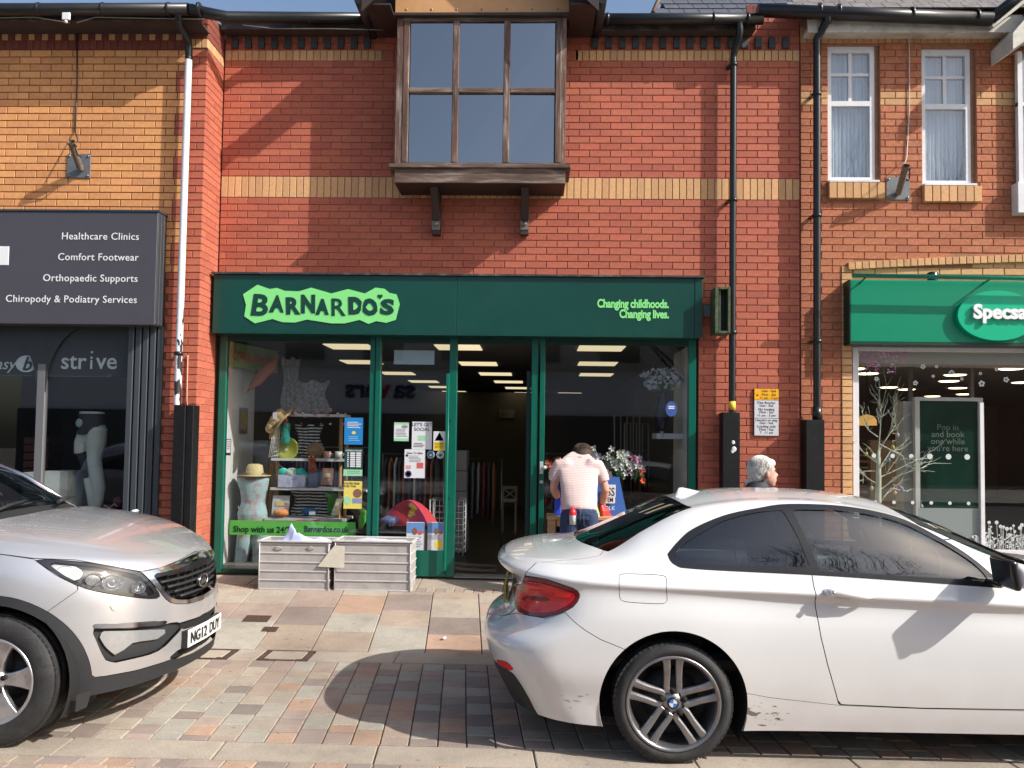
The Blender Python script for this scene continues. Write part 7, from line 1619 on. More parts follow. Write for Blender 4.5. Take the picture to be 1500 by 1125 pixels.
# ================================================================ LEFT DISPLAY WINDOW
wd = mat('shelf_wood', (.42, .22, .08), .55, noise=.25, nscale=7, stretch=(1, 1, .2)); wsh = mat('shelf_white', (.66, .66, .66), .5)
wallw = mat('display_white', (.66, .66, .66), .8, noise=.04)
ds = thing('display_partition', 'white side panel of the left display window with a small framed picture', 'panel', (-3.46, .5, 0))
MB().box(-3.505, -3.47, .09, 1.05, .03, 2.6).build('panel', wallw, ds)
a, b2 = P(345, 635, .75), P(366, 598, .75)
MB().box(-3.469, -3.455, .55, .80, a.z, b2.z).build('picture_frame', mat('frame_grey', (.2, .2, .21), .5), ds); MB().box(-3.4549, -3.452, .58, .77, a.z+.05, b2.z-.05).build('picture', mat('picture_ochre', (.4, .3, .12), .7, noise=.6, nscale=25), ds)
MB().box(-3.46, -1.78, .09, .95, .028, .10).build('plinth', mat('plinth_grey', (.14, .135, .13), .8), ds)
YS_ = .48
sh = thing('shelf_unit', 'white and wood ladder shelf crowded with donated goods in the left window', 'shelves', (PX(450, 760, YS_), YS_, .1))
for (xa_, ya_, xb_, yb_) in ((387, 835, 398, 680), (503, 835, 508, 640), (404, 770, 409, 610), (497, 760, 500, 606)):
    p0, p1 = P(xa_, ya_, YS_-.12), P(xb_, yb_, YS_+.05); MB().tube([p0, p1], .021, 4, sm=False).build('post', wd, sh)
shelves = [(422, 506, 606, .04), (397, 506, 671, .0), (396, 506, 714, -.03), (387, 506, 758.5, -.08)]
SZ = []
for (xa_, xb_, y_, dy) in shelves:
    a, b2 = P(xa_, y_, YS_-.14+dy), P(xb_, y_, YS_-.14+dy); MB().box(a.x, b2.x, YS_-.14+dy, YS_+.16, a.z-.028, a.z).build('shelf', wsh, sh); SZ.append(a.z)
def on(px, py, Y=.40): return P(px, py, Y)
# mannequin
hat_s = mat('straw', (.62, .50, .26), .75, noise=.2, nscale=60, bump=.4, bscale=200); floral = mat('floral_blue', (.34, .47, .50), .8, dirt=(.45, .06, .05), dscale=11, damt=1.0)
mq = thing('mannequin', 'mannequin torso in pale blue floral outfit at the far left of the window', 'mannequin', (PX(370, 760, .35), .35, .1))
def mqp(px, py): return P(px, py, .35)
b = MB(); sc_ = lambda w: w/1150*8.95
rings(b, [(mqp(371, 768), (sc_(21), 0, 0), (0, .13, 0)), (mqp(370, 752), (sc_(22), 0, 0), (0, .14, 0)), (mqp(371, 735), (sc_(17), 0, 0), (0, .11, 0)), (mqp(372, 718), (sc_(20), 0, 0), (0, .12, 0)), (mqp(371, 708), (sc_(23), 0, 0), (0, .12, 0)), (mqp(371, 700), (sc_(24), 0, 0), (0, .11, 0))])
organic(b, 'top', floral, mq, .012, 1)
b = MB(); b.tube([mqp(371, 703), mqp(371, 692), mqp(371, 686)], [.13, .09, .05], 12); b.tube([mqp(352, 702), mqp(371, 694), mqp(391, 702)], [.05, .07, .05], 10); organic(b, 'torso', mat('mannequin_brown', (.22, .14, .09), .5), mq, .012, 1)
b = MB()
for (x_, xb_) in ((360, 350), (384, 377)): b.tube([mqp(x_, 765), mqp(x_-2, 795), mqp(xb_, 838)], [.085, .09, .065], 12)
organic(b, 'trousers', floral, mq, .014, 1)
t = thing('straw_hat', 'pale straw trilby on the mannequin at the left of the window', 'hat', tuple(mqp(372, 697)))
h0 = mqp(373, 696); b = MB(); b.lathe([(.18, -.008), (.185, 0), (.10, .004), (.095, .06), (.085, .115), (.05, .13), (0, .118)], h0, 'z', 28); b.lathe([(.18, -.008), (.09, -.004), (0, -.004)], h0, 'z', 28); b.build('hat', hat_s, t, fix=False)
MB().lathe([(.1015, .005), (.0985, .035)], h0, 'z', 28).build('hat_band', mat('band_cream', (.5, .42, .25), .7), t, fix=False)
t = thing('hat_stack', 'stack of tilted straw sun hats on the shelf top left', 'hats', tuple(on(410, 632)))
for i in range(4):
    c_ = on(412-3*i, 612+5*i, .30); M_ = Matrix.Rotation(rad(-38-9*i), 4, 'Y') @ Matrix.Rotation(rad(25), 4, 'X')
    b = MB(); b.lathe([(.165-.008*i, 0), (.17-.008*i, .004), (.085, .008), (.08, .07), (.05, .095), (0, .1)], (0, 0, 0), 'z', 24); b.v = [tuple(c_+(M_ @ Vector(v_))) for v_ in b.v]
    b.build('sun_hat', mat('straw_%d' % (i % 2), ((.42, .29, .14), (.58, .46, .26))[i % 2], .8, noise=.3, nscale=50), t, fix=False)
MB().box(on(400, 612, .2).x, on(406, 612, .2).x, .19, .193, PZ(400, 614, .19), PZ(400, 604, .19)).build('price_tag', PAP, t)
def small(name, label, cat, px, py, fn, Y=.36):
    p = on(px, py, Y); t = thing(name, label, cat, tuple(p)); fn(t, p); return t
def vase_(t, p): MB().lathe([(0, 0), (.045, 0), (.052, .06), (.048, .16), (.055, .24), (.03, .26)], p, 'z', 18).build('vase', mat('teal_glaze', (.03, .26, .22), .3, noise=.5, nscale=30), t, fix=False); MB().ball(p+Vector((.0, -.02, .27)), .035, 10, 8, (1.1, .8, 1)).build('bird', mat('bird_red', (.35, .06, .03), .5, noise=.5, nscale=40), t); MB().lathe([(.012, 0), (.0, .04)], p+Vector((.01, -.02, .295)), 'z', 8).build('beak', hat_s, t, fix=False)
small('vase', 'teal green textured vase with red bird under the sun hats', 'vase', 418, 652, vase_)
def lat(t, p):
    for k in range(6): MB().tube([p+Vector((-.05+.02*k, 0, 0)), p+Vector((-.0+.015*k, 0, .36))], .006, 5).build('slat', wsh, t)
    for k in range(7): MB().tube([p+Vector((-.05+.008*k, -.004, .05*k)), p+Vector((.06+.006*k, -.004, .05*k+.03))], .004, 5).build('cross_slat', wsh, t)
small('lattice_stand', 'white lattice strip leaning left of the teal vase', 'ornament', 400, 670, lat)
def plate_(t, p): b = MB(); b.lathe([(0, .012), (.10, .0), (.135, -.02), (.132, -.026), (.10, -.008), (0, .004)], p+Vector((0, .02, .11)), 'y', 30); b.build('plate', mat('olive_glaze', (.40, .42, .06), .25), t, fix=False); MB().box(p.x-.02, p.x+.01, p.y-.0, p.y+.004, p.z+.09, p.z+.11).build('price_tag', PAP, t)
small('plate', 'yellow green round plate standing on the second shelf', 'plate', 420, 671, plate_, .38)
def bag_(t, p): b = MB(); b.ball(p+Vector((0, 0, .085)), .105, 18, 12, (1, .5, .85)); b.build('woven_bag', mat('wicker', (.26, .17, .09), .8, noise=.5, nscale=45, bump=1, bscale=90), t); MB().tube([p+Vector((.02, -.03, .17)), p+Vector((.08, -.04, .12)), p+Vector((.12, -.04, .03))], .006, 5).build('strap', mat('strap_tan', (.4, .28, .15), .7), t)
small('handbag', 'round woven brown handbag on the second shelf', 'bag', 462, 670, bag_)
def mug_(c_):
    def f(t, p): MB().lathe([(0, 0), (.038, 0), (.043, .075), (.039, .075), (.036, .01), (0, .008)], p, 'z', 18).build('mug', mat('mug_%s' % c_[0], c_[1], .35, noise=.3, nscale=25), t, fix=False); MB().tube([p+Vector((.04, 0, .06)), p+Vector((.062, 0, .045)), p+Vector((.04, 0, .018))], .005, 6).build('handle', MATS['mug_%s' % c_[0]], t)
    return f
small('mug', 'pink and cream mug beside the woven handbag', 'mug', 479, 671, mug_(('pink', (.65, .38, .32)))); small('mug', 'plain white mug at the right end of the second shelf', 'mug', 496, 671, mug_(('white', (.62, .6, .58))))
zebra = mat('zebra_print', (.02, .02, .02), .8); add_stripes(zebra, (.6, .6, .58), 28, .42)
def drape(w_, h_, mt, th=.03):
    def f(t, p):
        n = 16; vv = []
        for i in range(n+1):
            for j in range(9): u = i/n-.5; vv.append(p+Vector((u*w_*(1+.15*math.sin(j)), th*math.sin(i*1.7+j*.4)*.6, j/8*h_+.02*math.sin(i*.9))))
        MB().add(vv, [(i*9+j, (i+1)*9+j, (i+1)*9+j+1, i*9+j+1) for i in range(n) for j in range(8)], True).build('fabric', mt, t, fix=False)
    return f
small('scarf', 'black and white zebra print scarf hung behind the handbag', 'scarf', 452, 668, drape(.30, .36, zebra), .52)
small('scarf', 'black and white patterned cloth behind the lowest shelf', 'scarf', 455, 756, drape(.42, .30, zebra), .5)
def toybox(t, p):
    MB().box(p.x-.17, p.x+.14, p.y-.06, p.y+.08, p.z, p.z+.14).build('gift_box', mat('box_white_blue', (.55, .55, .68), .5, dirt=(.05, .22, .6), dscale=9, damt=1), t)
    for (dx, dz_, r_, cc) in ((-.13, .17, .06, 't'), (-.03, .16, .075, 'w'), (.07, .17, .06, 't'), (.12, .14, .05, 't')): MB().ball(p+Vector((dx, -.01, dz_)), r_, 12, 9, (1.1, .8, .8)).build('soft_toy', mat('toy_teal', (.02, .48, .42), .7, noise=.2) if cc == 't' else mat('toy_mix', (.45, .6, .55), .8, dirt=(.5, .15, .1), dscale=20, damt=.9), t)
small('gift_box', 'blue and white toy box with teal soft toys on the third shelf', 'box', 431, 713.5, toybox)
def cbox(t, p): MB().box(p.x-.05, p.x+.05, p.y-.05, p.y+.05, p.z, p.z+.2).build('clear_box', mat('plastic_blueish', (.08, .13, .22), .15), t)
small('clear_box', 'tall blue tinted clear box right of the toy box', 'box', 460, 713.5, cbox)
def book(c_, h_, w_, tilt=0):
    def f(t, p): b = MB(); b.obox(p+Vector((0, 0, h_/2+.005)), (w_/2, 0, 0), (0, .012, 0), (tilt, .02, h_/2)); b.build('book_cover', mat(*c_), t); MB().obox(p+Vector((0, -.014, h_*.62)), (w_*.3, 0, 0), (0, .001, 0), (tilt*.3, .005, h_*.12)).build('cover_print', hat_s, t)
    return f
small('book', 'pink brown paperback standing on the third shelf', 'book', 479, 711, book(('book_rose', (.30, .14, .09), .6, 0, .5, 15), .19, .13)); small('book', 'grey spined book leaning at the right of the lowest shelf', 'book', 494, 755, book(('book_grey', (.30, .28, .22), .6, 0, .4, 20), .21, .075, .03))
small('greeting_card', 'white card with green cactus picture on the lowest shelf', 'card', 411, 755, book(('card_white', (.50, .50, .52), .6, 0, .1, 15), .22, .19))
b = None
def cactus(t, p): 
    for dx, h_ in ((-.03, .07), (0, .1), (.03, .06)): MB().ball(p+Vector((dx, 0, h_*.7)), .022, 8, 6, (.7, .3, 2)).build('cactus_print', mat('cactus_green', (.05, .12, .06), .8), t)
small('soft_toy', 'orange and white fish toy at the left of the lowest shelf', 'toy', 411, 757, lambda t, p: MB().ball(p+Vector((0, 0, .045)), .075, 14, 10, (1.2, .7, .65)).build('toy', mat('toy_orange', (.75, .25, .06), .7, dirt=(.7, .6, .5), dscale=12, damt=1), t), .28)
cloth_heap('bright magenta cloth hanging over the lowest shelf', on(462, 762, .27).x, .27, PZ(462, 768, .27), .26, .05, .08, mat('cloth_magenta', (.60, .02, .16), .8), 8)
small('soft_toy', 'blue and white cap shaped toy on the lowest shelf', 'toy', 456, 756, lambda t, p: (MB().ball(p+Vector((-.02, 0, .05)), .08, 14, 10, (1.2, .7, .6)).build('toy', mat('toy_blue', (.03, .14, .28), .7), t), MB().box(p.x-.01, p.x+.06, p.y-.06, p.y-.055, p.z+.02, p.z+.06).build('price_tag', PAP, t)), .30)
small('cup', 'bright green lidded cup above the lowest shelf', 'cup', 485, 752, lambda t, p: MB().lathe([(0, 0), (.04, 0), (.055, .2), (.065, .2), (.065, .23), (0, .24)], p, 'z', 16).build('cup', mat('cup_green', (.10, .45, .08), .4), t), .5)
def garland(t, p):
    for k in range(26): q_ = p+Vector((rnd.uniform(-.02, .66), rnd.uniform(-.03, .02), rnd.uniform(-.03, .05) if rnd.random() < .8 else -.12)); MB().ball(q_, rnd.uniform(.012, .024), 6, 4, (1, .6, .8)).build('petal', mat('blossom_pink', (.45, .14, .15), .7) if k % 3 else mat('blossom_white', (.6, .5, .5), .7), t)
small('flower_garland', 'pink blossom garland strung along the top shelf rail', 'garland', 424, 605, garland, .32)
small('scarf', 'small orange patterned bow hanging off the second shelf', 'scarf', 457, 692, drape(.09, .17, mat('scarf_orange', (.40, .10, .04), .8, noise=.5, nscale=40)), .26)
# hanging textiles top left
def surf(t, p):
    b = MB(); a0, a1 = P(362, 574, .5), P(410, 520, .5); m_ = (a0+a1)/2; rings(b, [(a0, (.01, 0, .01), (0, .02, 0)), (a0.lerp(a1, .3), (.05, 0, -.045), (0, .03, 0)), (a0.lerp(a1, .7), (.055, 0, -.05), (0, .03, 0)), (a1, (.01, 0, .01), (0, .02, 0))], 14); b.build('board', mat('terracotta', (.32, .10, .045), .5, noise=.15), t, fix=False)
small('wooden_ornament', 'long reddish brown leaf shaped ornament hanging at upper left', 'ornament', 385, 575, surf, .5)
pat = mat('patterned_grey', (.30, .29, .27), .85, noise=.6, nscale=26)
for (x0_, y0_, w_, h_, lb) in ((425, 600, .22, .62, 'patterned grey scarf hanging beside the brown ornament'), (455, 610, .4, .42, 'wide patterned grey shawl hanging behind the shelf top')):
    small('scarf', lb, 'scarf', x0_, y0_, drape(w_, h_, pat, .05), .75)
small('hanging_toy', 'bright green inflatable toy at the right end of the shelf', 'toy', 527, 775, lambda t, p: MB().tube([p, p+Vector((.03, 0, .1)), p+Vector((.04, 0, .2)), p+Vector((-.01, 0, .26))], [.02, .045, .04, .015], 10).build('toy', mat('toy_lime', (.08, .55, .05), .5), t), .4)
# box unit / mirror shapes further back
bk = thing('cabinet', 'white cabinet with dark door standing behind the mannequin', 'cabinet', (PX(365, 700, 1.3), 1.3, .03))
MB().box(PX(345, 650, 1.2), PX(392, 650, 1.2), 1.2, 1.6, .03, PZ(365, 645, 1.2)).build('carcass', mat('cab_grey', (.36, .36, .37), .6), bk); MB().box(PX(353, 650, 1.2), PX(366, 650, 1.2), 1.19, 1.199, .4, PZ(365, 650, 1.2)).build('door', INK, bk)
# ---------------------------------------------------------------- door side display
pinkc = mat('cloth_pink', (.62, .04, .14), .75); um = thing('umbrella', 'half open pink and red umbrella on the floor behind the leaflets', 'umbrella', (PX(600, 790, .3), .3, .5))
uc = P(600, 745, .32); n = 8
cols_ = [pinkc, mat('cloth_red', (.45, .02, .03), .75)]
for k in range(n):
    a0, a1 = 2*math.pi*k/n, 2*math.pi*(k+1)/n; R_ = .34; vv = [uc+Vector((0, 0, .10))]; m_ = 5
    for j in range(1, m_+1):
        for i in range(4): a = a0+(a1-a0)*i/3; r_ = R_*j/m_*(1-.06*math.sin(math.pi*i/3)*j/m_); vv.append(uc+Vector((r_*math.cos(a), r_*math.sin(a)*.5, .10-.28*(j/m_)**2)))
    fs = [(0, 1+i, 2+i) for i in range(3)]+[(1+4*(j-1)+i, 1+4*j+i, 2+4*j+i, 2+4*(j-1)+i) for j in range(1, m_) for i in range(3)]
    MB().add(vv, fs, True).build('panel', cols_[k % 2], um, fix=False)
small('soft_toy', 'yellow and red fluffy toy on top of the pink umbrella', 'toy', 604, 756, lambda t, p: [MB().ball(p+Vector((rnd.uniform(-.03, .03), rnd.uniform(-.02, .02), .02*k)), .03, 8, 6).build('tuft', mat('toy_yellow', (.8, .5, .08), .8), t) for k in range(7)], .2)
small('soft_toy', 'blue and white toy left of the pink umbrella', 'toy', 573, 768, lambda t, p: MB().ball(p+Vector((0, 0, .04)), .1, 14, 10, (1.2, .6, .6)).build('toy', mat('toy_bluewhite', (.12, .15, .35), .8, dirt=(.6, .6, .62), dscale=9, damt=1), t), .22)
rk = thing('wire_rack', 'white wire rack just inside the doorway', 'rack', (PX(654, 800, .5), .5, .03))
rx0, rx1 = PX(630, 780, .5), PX(679, 780, .5); rz0, rz1 = PZ(655, 812, .5), PZ(655, 732, .5); wm_ = mat('wire_white', (.5, .5, .5), .4)
for yy in (.45, .75):
    MB().tube([(rx0, yy, rz0), (rx0, yy, rz1), (rx1, yy, rz1), (rx1, yy, rz0)], .008, 6).build('frame', wm_, rk)
for k in range(1, 9): MB().tube([(rx0, .45, rz0+(rz1-rz0)*k/9), (rx1, .45, rz0+(rz1-rz0)*k/9), (rx1, .75, rz0+(rz1-rz0)*k/9)], .004, 5).build('wire', wm_, rk)
for k in range(1, 7): MB().tube([(rx0+(rx1-rx0)*k/7, .45, rz0), (rx0+(rx1-rx0)*k/7, .45, rz1)], .003, 5).build('wire', wm_, rk)
def rail(label, x0_, x1_, y_, z_, cols_, seed, ln=.85):
    r = random.Random(seed); t = thing('clothes_rail', label, 'clothes rail', ((x0_+x1_)/2, y_, .03)); MB().tube([(x0_, y_, .03), (x0_, y_, z_), (x1_, y_, z_), (x1_, y_, .03)], .012, 8).build('rail', mat('rail_steel', (.3, .3, .3), .3, metal=.8), t)
    x = x0_+.05
    while x < x1_-.05:
        c_ = r.choice(cols_); b = MB(); L_ = ln*r.uniform(.75, 1.05); rings(b, [((x, y_, z_-L_), (.02, 0, 0), (0, .22, 0)), ((x+.005, y_, z_-L_*.5), (.022, 0, 0), (0, .2, 0)), ((x, y_, z_-.14), (.02, 0, 0), (0, .19, 0)), ((x, y_, z_-.05), (.01, 0, 0), (0, .04, 0))], 10)
        b.build('garment', mat('garment_%d' % c_[0], c_[1], .85, noise=.15), t, fix=False); x += r.uniform(.05, .08)
    return t
gc = [(1, (.05, .05, .06)), (2, (.35, .33, .31)), (3, (.28, .10, .04)), (4, (.12, .16, .2)), (5, (.45, .42, .4)), (6, (.04, .05, .12)), (7, (.3, .04, .05)), (8, (.02, .02, .02))]
rail('clothes rail of coats behind the door side glass', PX(560, 700, 1.4), PX(650, 700, 1.4), 1.4, PZ(600, 665, 1.4), gc, 2); rail('clothes rail of dark garments seen through the open doorway', PX(672, 700, 2.2), PX(735, 700, 2.2), 2.2, PZ(700, 672, 2.2), gc, 5)
rail('long clothes rail deep inside behind the shelf unit', PX(400, 700, 2.6), PX(545, 700, 2.6), 2.6, PZ(480, 655, 2.6), gc, 9); rail('clothes rail deep inside behind the right window', PX(800, 700, 2.6), PX(900, 700, 2.6), 2.6, PZ(850, 665, 2.6), gc, 12); rail('clothes rail at the far end of the right display', PX(905, 700, 3.6), PX(1010, 700, 3.6), 3.6, PZ(950, 660, 3.6), gc, 14)
bx = thing('stacked_boxes', 'three grey cardboard boxes stacked by the doorway', 'boxes', (PX(678, 680, 1.9), 1.9, .03))
for k in range(5): MB().box(PX(662, 650, 1.9), PX(686.5-k*.5, 650, 1.9), 1.8, 2.2, .04+.27*k, .04+.27*k+.26).build('box', mat('box_grey', (.30, .29, .28), .8), bx)
ch = thing('chair', 'small white wooden chair deep inside the doorway', 'chair', (PX(755, 740, 4.5), 4.5, .03))
cxa, cxb = PX(737, 740, 4.5), PX(756, 740, 4.5); z_s = PZ(745, 733, 4.5); zt2 = PZ(745, 712, 4.5); wch = mat('chair_white', (.45, .42, .36), .6)
for xx in (cxa, cxb):
    MB().box(xx-.015, xx+.015, 4.5, 4.53, .03, zt2).build('leg', wch, ch); MB().box(xx-.015, xx+.015, 4.1, 4.13, .03, z_s).build('leg', wch, ch)
MB().box(cxa-.02, cxb+.02, 4.1, 4.49, z_s, z_s+.03).build('seat', wch, ch); MB().box(cxa+.016, cxb-.016, 4.5, 4.525, zt2-.05, zt2).build('backrest', wch, ch)
MB().tube([(cxa+.02, 4.51, z_s+.04), (cxb-.02, 4.51, zt2-.06)], .012, 5).build('back_slat', wch, ch); MB().tube([(cxb-.02, 4.511, z_s+.04), (cxa+.02, 4.511, zt2-.06)], .012, 5).build('back_slat', wch, ch)
pb3 = thing('wall_picture', 'framed dark picture on the back wall seen through the doorway', 'picture', (PX(740, 605, 9), 9, PZ(740, 612, 9)))
MB().box(PX(731, 605, 9), PX(754, 605, 9), 8.98, 9.0, PZ(740, 612, 9), PZ(740, 600, 9)).build('picture', mat('pic_mid', (.2, .19, .17), .8, noise=.5, nscale=5), pb3)
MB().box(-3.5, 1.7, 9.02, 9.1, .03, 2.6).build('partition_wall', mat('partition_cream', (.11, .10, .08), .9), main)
# ---------------------------------------------------------------- right window
def flowers(label, px, py, w_, h_, n, mats_, Y=.3, name='flower_bunch', vase=None, r0=.016, seed=1):
    r = random.Random(seed); p = on(px, py, Y); t = thing(name, label, 'flowers', tuple(p)); heads = {}
    st_ = MB(); lf = MB()
    for k in range(n):
        a = r.uniform(-1, 1); hh = r.uniform(.25, 1); e = p+Vector((a*w_*(.4+.6*hh), r.uniform(-.08, .08), h_*hh*(1-.35*a*a)))
        st_.tube([p, p.lerp(e, .6)+Vector((0, 0, .02)), e], .003, 4)
        m_ = heads.setdefault(r.randrange(len(mats_)), MB()); rr_ = r0*r.uniform(.8, 1.3)
        for q in range(5): u = 2*math.pi*q/5+r.random(); d_ = Vector((math.cos(u), -.5, math.sin(u))); m_.add([e, e+d_*rr_+Vector((-math.sin(u)*rr_*.5, 0, math.cos(u)*rr_*.5)), e+d_*rr_*1.9, e+d_*rr_-Vector((-math.sin(u)*rr_*.5, 0, math.cos(u)*rr_*.5))], [(0, 1, 2, 3)])
        for q in range(2): u = r.uniform(0, 6.3); s0 = p.lerp(e, r.uniform(.4, .9)); d_ = Vector((math.cos(u)*.04, -.01, math.sin(u)*.03)); lf.add([s0, s0+d_*.5+Vector((0, 0, .008)), s0+d_, s0+d_*.5-Vector((0, 0, .008))], [(0, 1, 2, 3)])
    st_.build('stems', mat('stem_green', (.05, .12, .03), .7), t, fix=False); lf.build('leaves', mat('leaf_green', (.06, .16, .05), .6), t, fix=False)
    for k, m_ in heads.items(): m_.build('blooms', mats_[k], t, fix=False)
    if vase: MB().lathe(vase[0], p+Vector((0, 0, vase[1])), 'z', 18).build('vase', vase[2], t, fix=False)
    return t
lil = [mat('petal_lilac', (.45, .45, .62), .6), mat('petal_white', (.68, .66, .66), .6), mat('petal_palelilac', (.52, .55, .68), .6)]
flowers('bunch of white and lilac flowers in a dark vase, upper right of the window', 970, 577, .27, .30, 150, lil, .35, vase=([(.03, .02), (.06, -.05), (.09, -.2), (.07, -.42), (0, -.42)], 0, mat('vase_navy', (.01, .012, .04), .25)), r0=.014, seed=3)
MB().tube([on(970, 577, .35)+Vector((0, 0, -.42)), on(970, 640, .35)], .02, 8).build('stand', wsh, bpy.data.objects['flower_bunch'])
sh2 = thing('wall_shelf', 'short white shelf at the right side of the right window', 'shelf', (PX(985, 640, .5), .5, PZ(985, 643, .4)))
MB().box(PX(962, 640, .35), 1.74, .35, .7, PZ(985, 643, .35), PZ(985, 635, .35)).build('shelf', mat('shelf_pale', (.62, .66, .72), .5), sh2)
MB().box(1.70, 1.745, .09, 1.0, .03, 2.6).build('side_panel', wallw, sh2)
wl = [mat('petal_cream', (.75, .78, .60), .6), mat('petal_white', (0, 0, 0))]; wf = mat('vase_glass_green', (.05, .08, .05), .2)
flowers('tall bunch of cream white lilies right of the bent person', 903, 708, .17, .42, 40, wl, .12, vase=([(.05, 0), (.06, -.15), (.05, -.38), (0, -.38)], 0, wf), r0=.020, seed=5)
flowers('cluster of pale roses between the bent person and the lilies', 884, 716, .12, .2, 34, [mat('petal_white', (0, 0, 0)), mat('petal_blush', (.6, .5, .46), .6)], .12, r0=.02, seed=6)
flowers('pink and white flowers right of the lilies', 930, 705, .12, .28, 20, [mat('petal_rose', (.55, .2, .35), .6), mat('petal_white', (0, 0, 0))], .15, r0=.017, seed=7)
flowers('single orange red flower at the right of the flower display', 944, 712, .05, .2, 6, [mat('petal_orange', (.75, .10, .03), .6)], .12, r0=.018, seed=8)
flowers('orange and white flowers left of the bent person', 812, 702, .10, .26, 16, [mat('petal_orange', (0, 0, 0)), mat('petal_white', (0, 0, 0)), wl[0]], .12, r0=.02, seed=9)
flowers('white blooms just behind the shoulder of the bent person', 868, 700, .10, .34, 24, [mat('petal_white', (0, 0, 0)), lil[2]], .15, r0=.022, seed=10)
cr = thing('metal_headboard', 'grey metal bed frame with bars behind the lilies', 'bed frame', (PX(935, 690, 1.6), 1.6, .03))
fm = mat('frame_grey_metal', (.20, .20, .20), .5)
for (xa_, xb_, yt) in ((900, 937, 609), (915, 950, 620)):
    MB().tube([P(xa_, 700, 1.6), P(xa_, yt, 1.6), P(xb_, yt, 1.6), P(xb_, 700, 1.6)], .012, 6).build('frame', fm, cr)
    for k in range(1, 4): MB().tube([P(xa_+(xb_-xa_)*k/4, 700, 1.6), P(xa_+(xb_-xa_)*k/4, yt, 1.6)], .008, 6).build('bar', fm, cr)
# ================================================================ CLINIC WINDOW CONTENTS
lm_ = thing('leg_mannequin', 'white leg mannequin in grey shorts in the clinic window', 'mannequin', (PX(135, 740, .2), .2, .5))
b = MB(); L = lambda x, y: P(x, y, -.05); w8 = mat('mannequin_white', (.52, .58, .56), .4)
s1 = 1/1150*8.55
rings(b, [(L(135, 603), (s1*18, 0, 0), (0, .11, 0)), (L(135, 615), (s1*17, 0, 0), (0, .11, 0)), (L(136, 630), (s1*19, 0, 0), (0, .12, 0))])
b.tube([L(141, 628), L(141, 650), L(138, 672), L(141, 695), L(145, 715), L(144, 745)], [.115, .105, .075, .075, .07, .045], 14)
b.tube([L(128, 630), L(118, 650), L(117, 665)], [.09, .07, .06], 12); b.tube([L(129, 700), L(134, 725), L(136, 755)], [.05, .05, .035], 12)
organic(b, 'legs', w8, lm_, .012, 2)
b = MB(); rings(b, [(L(135, 606), (s1*18.6, 0, 0), (0, .118, 0)), (L(135, 617), (s1*18, 0, 0), (0, .118, 0)), (L(135, 629), (s1*19, 0, 0), (0, .125, 0)), (L(128, 637), (s1*12, 0, 0), (0, .12, 0))]); organic(b, 'shorts', mat('shorts_grey', (.035, .04, .05), .8), lm_, .010, 1)
MB().tube([L(118, 662), L(123, 675), L(129, 700)], [.055, .045, .04], 10).build('knee_brace', mat('brace_dark', (.015, .016, .02), .7), lm_)
MB().ball(L(125, 620)+Vector((0, -.12, 0)), .04, 10, 8, (1, .25, 1.2)).build('logo_print', mat('logo_iceblue', (.25, .35, .42), .6), lm_)
t = thing('display_box', 'white display box left of the leg mannequin', 'box', (PX(80, 740, -.1), -.1, .5)); MB().box(PX(64, 720, -.1), PX(98, 720, -.1), -.1, .2, .5, PZ(80, 690, -.1)).build('box', mat('box_white', (.50, .54, .54), .7), t)
t = thing('display_box', 'white and coloured poster box by the dark grey mullion', 'box', (PX(43, 740, -.1), -.1, .5)); MB().box(PX(33, 720, -.1), PX(53, 720, -.1), -.1, .2, .5, PZ(40, 692, -.1)).build('box', MATS['box_white'], t); MB().box(PX(40, 720, -.1), PX(52, 720, -.1), -.104, -.101, PZ(40, 716, -.1), PZ(40, 700, -.1)).build('print_block', mat('print_mixed', (.3, .35, .5), .6, noise=.5, nscale=30), t)
t = thing('trainer_shoe', 'dark red trainer in the corner of the clinic window', 'shoe', (PX(166, 742, -.15), -.15, .7))
b = MB(); b.ball(P(160, 743, -.15), .06, 12, 8, (1.8, .8, .6)); b.ball(P(174, 735, -.15), .055, 12, 8, (1.1, .8, 1.1)); organic(b, 'upper', mat('shoe_wine', (.10, .008, .03), .6, noise=.3, nscale=30), t, .009, 1); MB().box(PX(148, 750, -.15), PX(181, 750, -.15), -.2, -.1, PZ(160, 753, -.15), PZ(160, 749.5, -.15)).build('sole', PAP, t, bevel=.004)
MB().tube([P(152, 740, -.205), P(160, 744, -.205), P(168, 738, -.205), P(172, 742, -.205)], .005, 5).build('side_flash', PAP, t)
MB().box(PX(146, 755, -.22), PX(185, 755, -.22), -.24, .1, .3, PZ(160, 754, -.22)).build('shoe_plinth', mat('plinth_dark', (.03, .03, .03), .7), t)
t = thing('shoe_rack', 'dark red shelf of shoe boxes deep in the clinic', 'rack', (PX(45, 680, 1.2), 1.2, 0))
for k in range(6): MB().box(PX(34, 680, 1.2), PX(70, 680, 1.2), 1.2, 1.5, .9+.1*k, .98+.1*k).build('shoe_box', mat('shoebox_red', (.12, .015, .012), .6), t)
t = thing('leaflets', 'loose white leaflets at the foot of the fluted pilaster', 'leaflets', (PX(190, 752, YG-.3), YG-.3, PZ(190, 760, YG-.3)))
MB().obox(P(186, 755, YG-.35), (.07, 0, .02), (0, .05, 0), (-.01, 0, .012)).build('leaflet', PAP, t); MB().obox(P(195, 752, YG-.35), (.025, 0, .03), (0, .05, 0), (-.01, 0, .008)).build('leaflet', PAP, t)
MB().box(PX(175, 760, YG-.4), PX(200, 760, YG-.4), YG-.42, YG-.25, -.05, PZ(190, 762, YG-.35)).build('planter_box', grey_trim, t)
